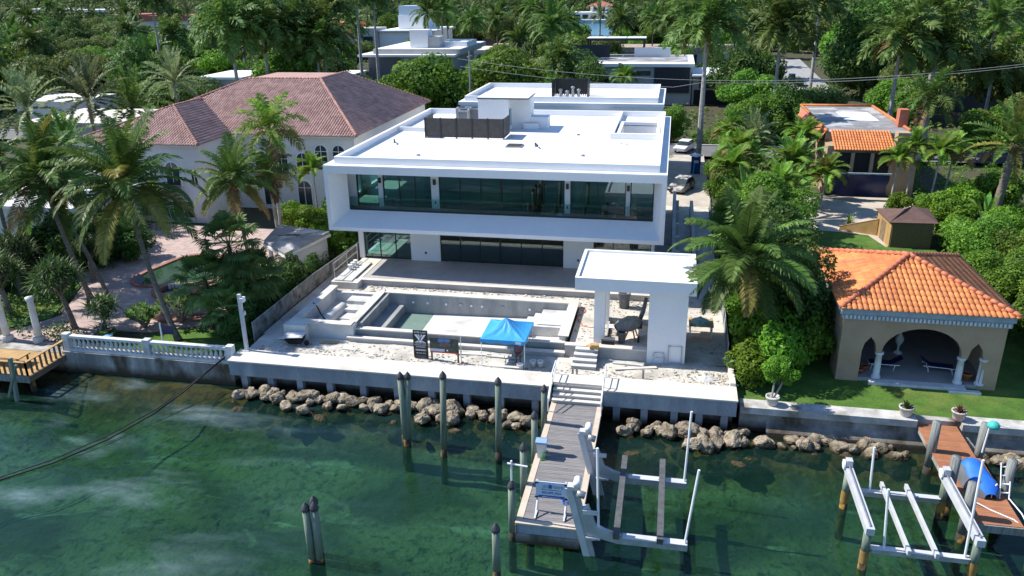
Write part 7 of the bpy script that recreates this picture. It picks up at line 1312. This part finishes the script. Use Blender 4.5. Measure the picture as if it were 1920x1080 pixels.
# ------------------------------------------------------------------ background trees: individual copies between the houses
keep = [(-75,-49,184,64),(-105,-77,258,40),(-14,12,160,44),(-25,22,235,30),(-70,-38,261,45),(-76,-40,505,200),(-254,-214,378,70),(49,92,156,26),(-82,-73,130,14),(22,36,118,145),(-263,-221,349,50),(-482,-398,538,90),(-129,-107,260,40)]
brn = random.Random(21); placed = [(o.location.x,o.location.y) for o in COL.objects if o.type == 'EMPTY' and o.get('category') in ('tree',)]
def ok(x, y, pad):
    for a, b, yb, dep in keep:
        if yb-dep < y < yb+26:
            k = y/yb
            if a*k-pad < x < b*k+pad: return False
    if 108 < y < 120: return False
    if 22 < y-118 < 150 and abs(x-(27+.04*(y-118))) < 9: return False
    return all((x-a)**2+(y-b)**2 > 5.5**2 for a, b in placed)
bk = [('mangoA','rounded green broadleaf tree in the background canopy'),('mangoB','smaller green broadleaf tree in the background canopy'),('oliveA','olive green spreading tree in the background canopy'),('ficusA','dark green dense tree in the background canopy'),('brightA','light green tree in the background canopy')]
n = 0; tries = 0
while n < 300 and tries < 9000:
    tries += 1; y = brn.uniform(122,345); x = brn.uniform(-1.06,.52)*y
    if not ok(x,y,4.5): continue
    placed.append((x,y)); k = brn.choices(range(5),[3,3,3,3,1.2])[0]; s = brn.uniform(.85,1.4); broad('background_tree', bk[k][1], bk[k][0], x, y, 1.3, s, s*brn.uniform(.8,1.15), 'background canopy trees of kind '+str(('one','two','three','four','five')[k])); n += 1
n = 0; tries = 0
while n < 130 and tries < 8000:
    tries += 1; y = brn.uniform(125,420); x = brn.uniform(-1.05,.5)*y
    if not ok(x,y,3) : continue
    k = brn.choice(['royal','royal','coco','date']); palm_far('background_palm', {'royal':'royal palm rising out of the background canopy','coco':'coconut palm rising out of the background canopy','date':'feather palm rising out of the background canopy'}[k], k, x, y, brn.uniform(8,14.5), brn.uniform(1.1,1.5), group='background '+k+' palms', var=brn.randrange(3), shaft=k == 'royal', bark='barkr' if k == 'royal' else 'bark', r=.3); placed.append((x,y)); n += 1
# far wood: reads as one mass
def wood():
    rn = np.random.RandomState(5); Vs = []; Fs = []; off = 0; cnt = 0
    while cnt < 2600:
        y = 345+1500*rn.rand()**1.6; x = y*rn.uniform(-1.1,.56)
        if 335 < y < 525 and -170 < x < -40: continue
        bad = False
        for a, b, yb, dep in keep:
            if yb > 300 and yb-dep < y < yb+26 and a*y/yb-4 < x < b*y/yb+4: bad = True
        if bad: continue
        s = rn.uniform(4.5,8)*(1+y/3000); h = rn.uniform(5,9.5); nb = 5; C = [(x+rn.uniform(-.6,.6)*s,y+rn.uniform(-.6,.6)*s,1.3+h+rn.uniform(-.3,.3)*h) for _ in range(nb)]; Q = [(s*rn.uniform(.45,.7),s*rn.uniform(.45,.7),h*rn.uniform(.4,.6)) for _ in range(nb)]
        V, F_ = leaves(C, Q, 170 if y < 600 else 90, 1.5+y/700, rn.randint(1e6), .5, 0, .7, .7); Vs.append(V); Fs.append(F_+off); off += len(V); cnt += 1
    o = link('far_wood', fast_mesh('far_wood', np.concatenate(Vs), np.concatenate(Fs), LF['wood'])); tag(o, 'dense far green tree canopy reaching the horizon', 'wood', kind='stuff')
wood()
# undergrowth filling the ground between background trees
def under():
    rn = np.random.RandomState(8); C = []; Q = []
    for _ in range(3200):
        y = rn.uniform(120,345); x = y*rn.uniform(-1.08,.54)
        if not all(not (yb-6 < y < yb+26 and a-2 < x < b+2) for a, b, yb, dep in keep) or 108 < y < 121 or (y > 118 and abs(x-(27+.04*(y-118))) < 7): continue
        C.append((x,y,1.5)); Q.append((rn.uniform(1.2,3),rn.uniform(1.2,3),rn.uniform(.7,2.2)))
    V, F_ = leaves(C, Q, 70000, .75, 3, .6, 0, .7, .6); o = link('undergrowth', fast_mesh('undergrowth', V, F_, LF['tree2'])); tag(o, 'green undergrowth covering the ground between the background trees', 'undergrowth', kind='stuff')
under()
def garden_cover(name, lab, zones, n, size, mat, h=.5, seed=1):
    rn = np.random.RandomState(seed); C = []; Q = []
    for x0, x1, y0, y1, k in zones:
        for _ in range(k): C.append((rn.uniform(x0,x1),rn.uniform(y0,y1),1.5)); Q.append((rn.uniform(.4,1),rn.uniform(.4,1),rn.uniform(.3,1)*h*2))
    V, F_ = leaves(C, Q, n, size, seed, .5); o = link(name, fast_mesh(name, V, F_, LF[mat])); tag(o, lab, 'ground cover', kind='stuff')
garden_cover('right_ground_cover', 'low green ground cover in the right hand gardens', [(6,11,62,82,50),(24,40,60,104,220),(5.2,14,82,106,110),(22,60,44,64,150),(12,60,104,110,90),(4,22,119,130,130),(33,70,119.5,130,130),(-64,-24,118.6,134,190),(-31,-25.5,84,109,60),(-24,4,118.6,134,90),(-24,0,107,110,30)], 110000, .26, 'tree', .7, 2)
garden_cover('left_ground_cover', 'low dark ground cover in the left hand gardens', [(-31.5,-27.4,49,76,70),(-70,-47,55,70,90),(-44,-37,42.6,44.4,12),(-66,-46,44,50,40),(-100,-62,60,92,200)], 42000, .24, 'tree3', .6, 3)
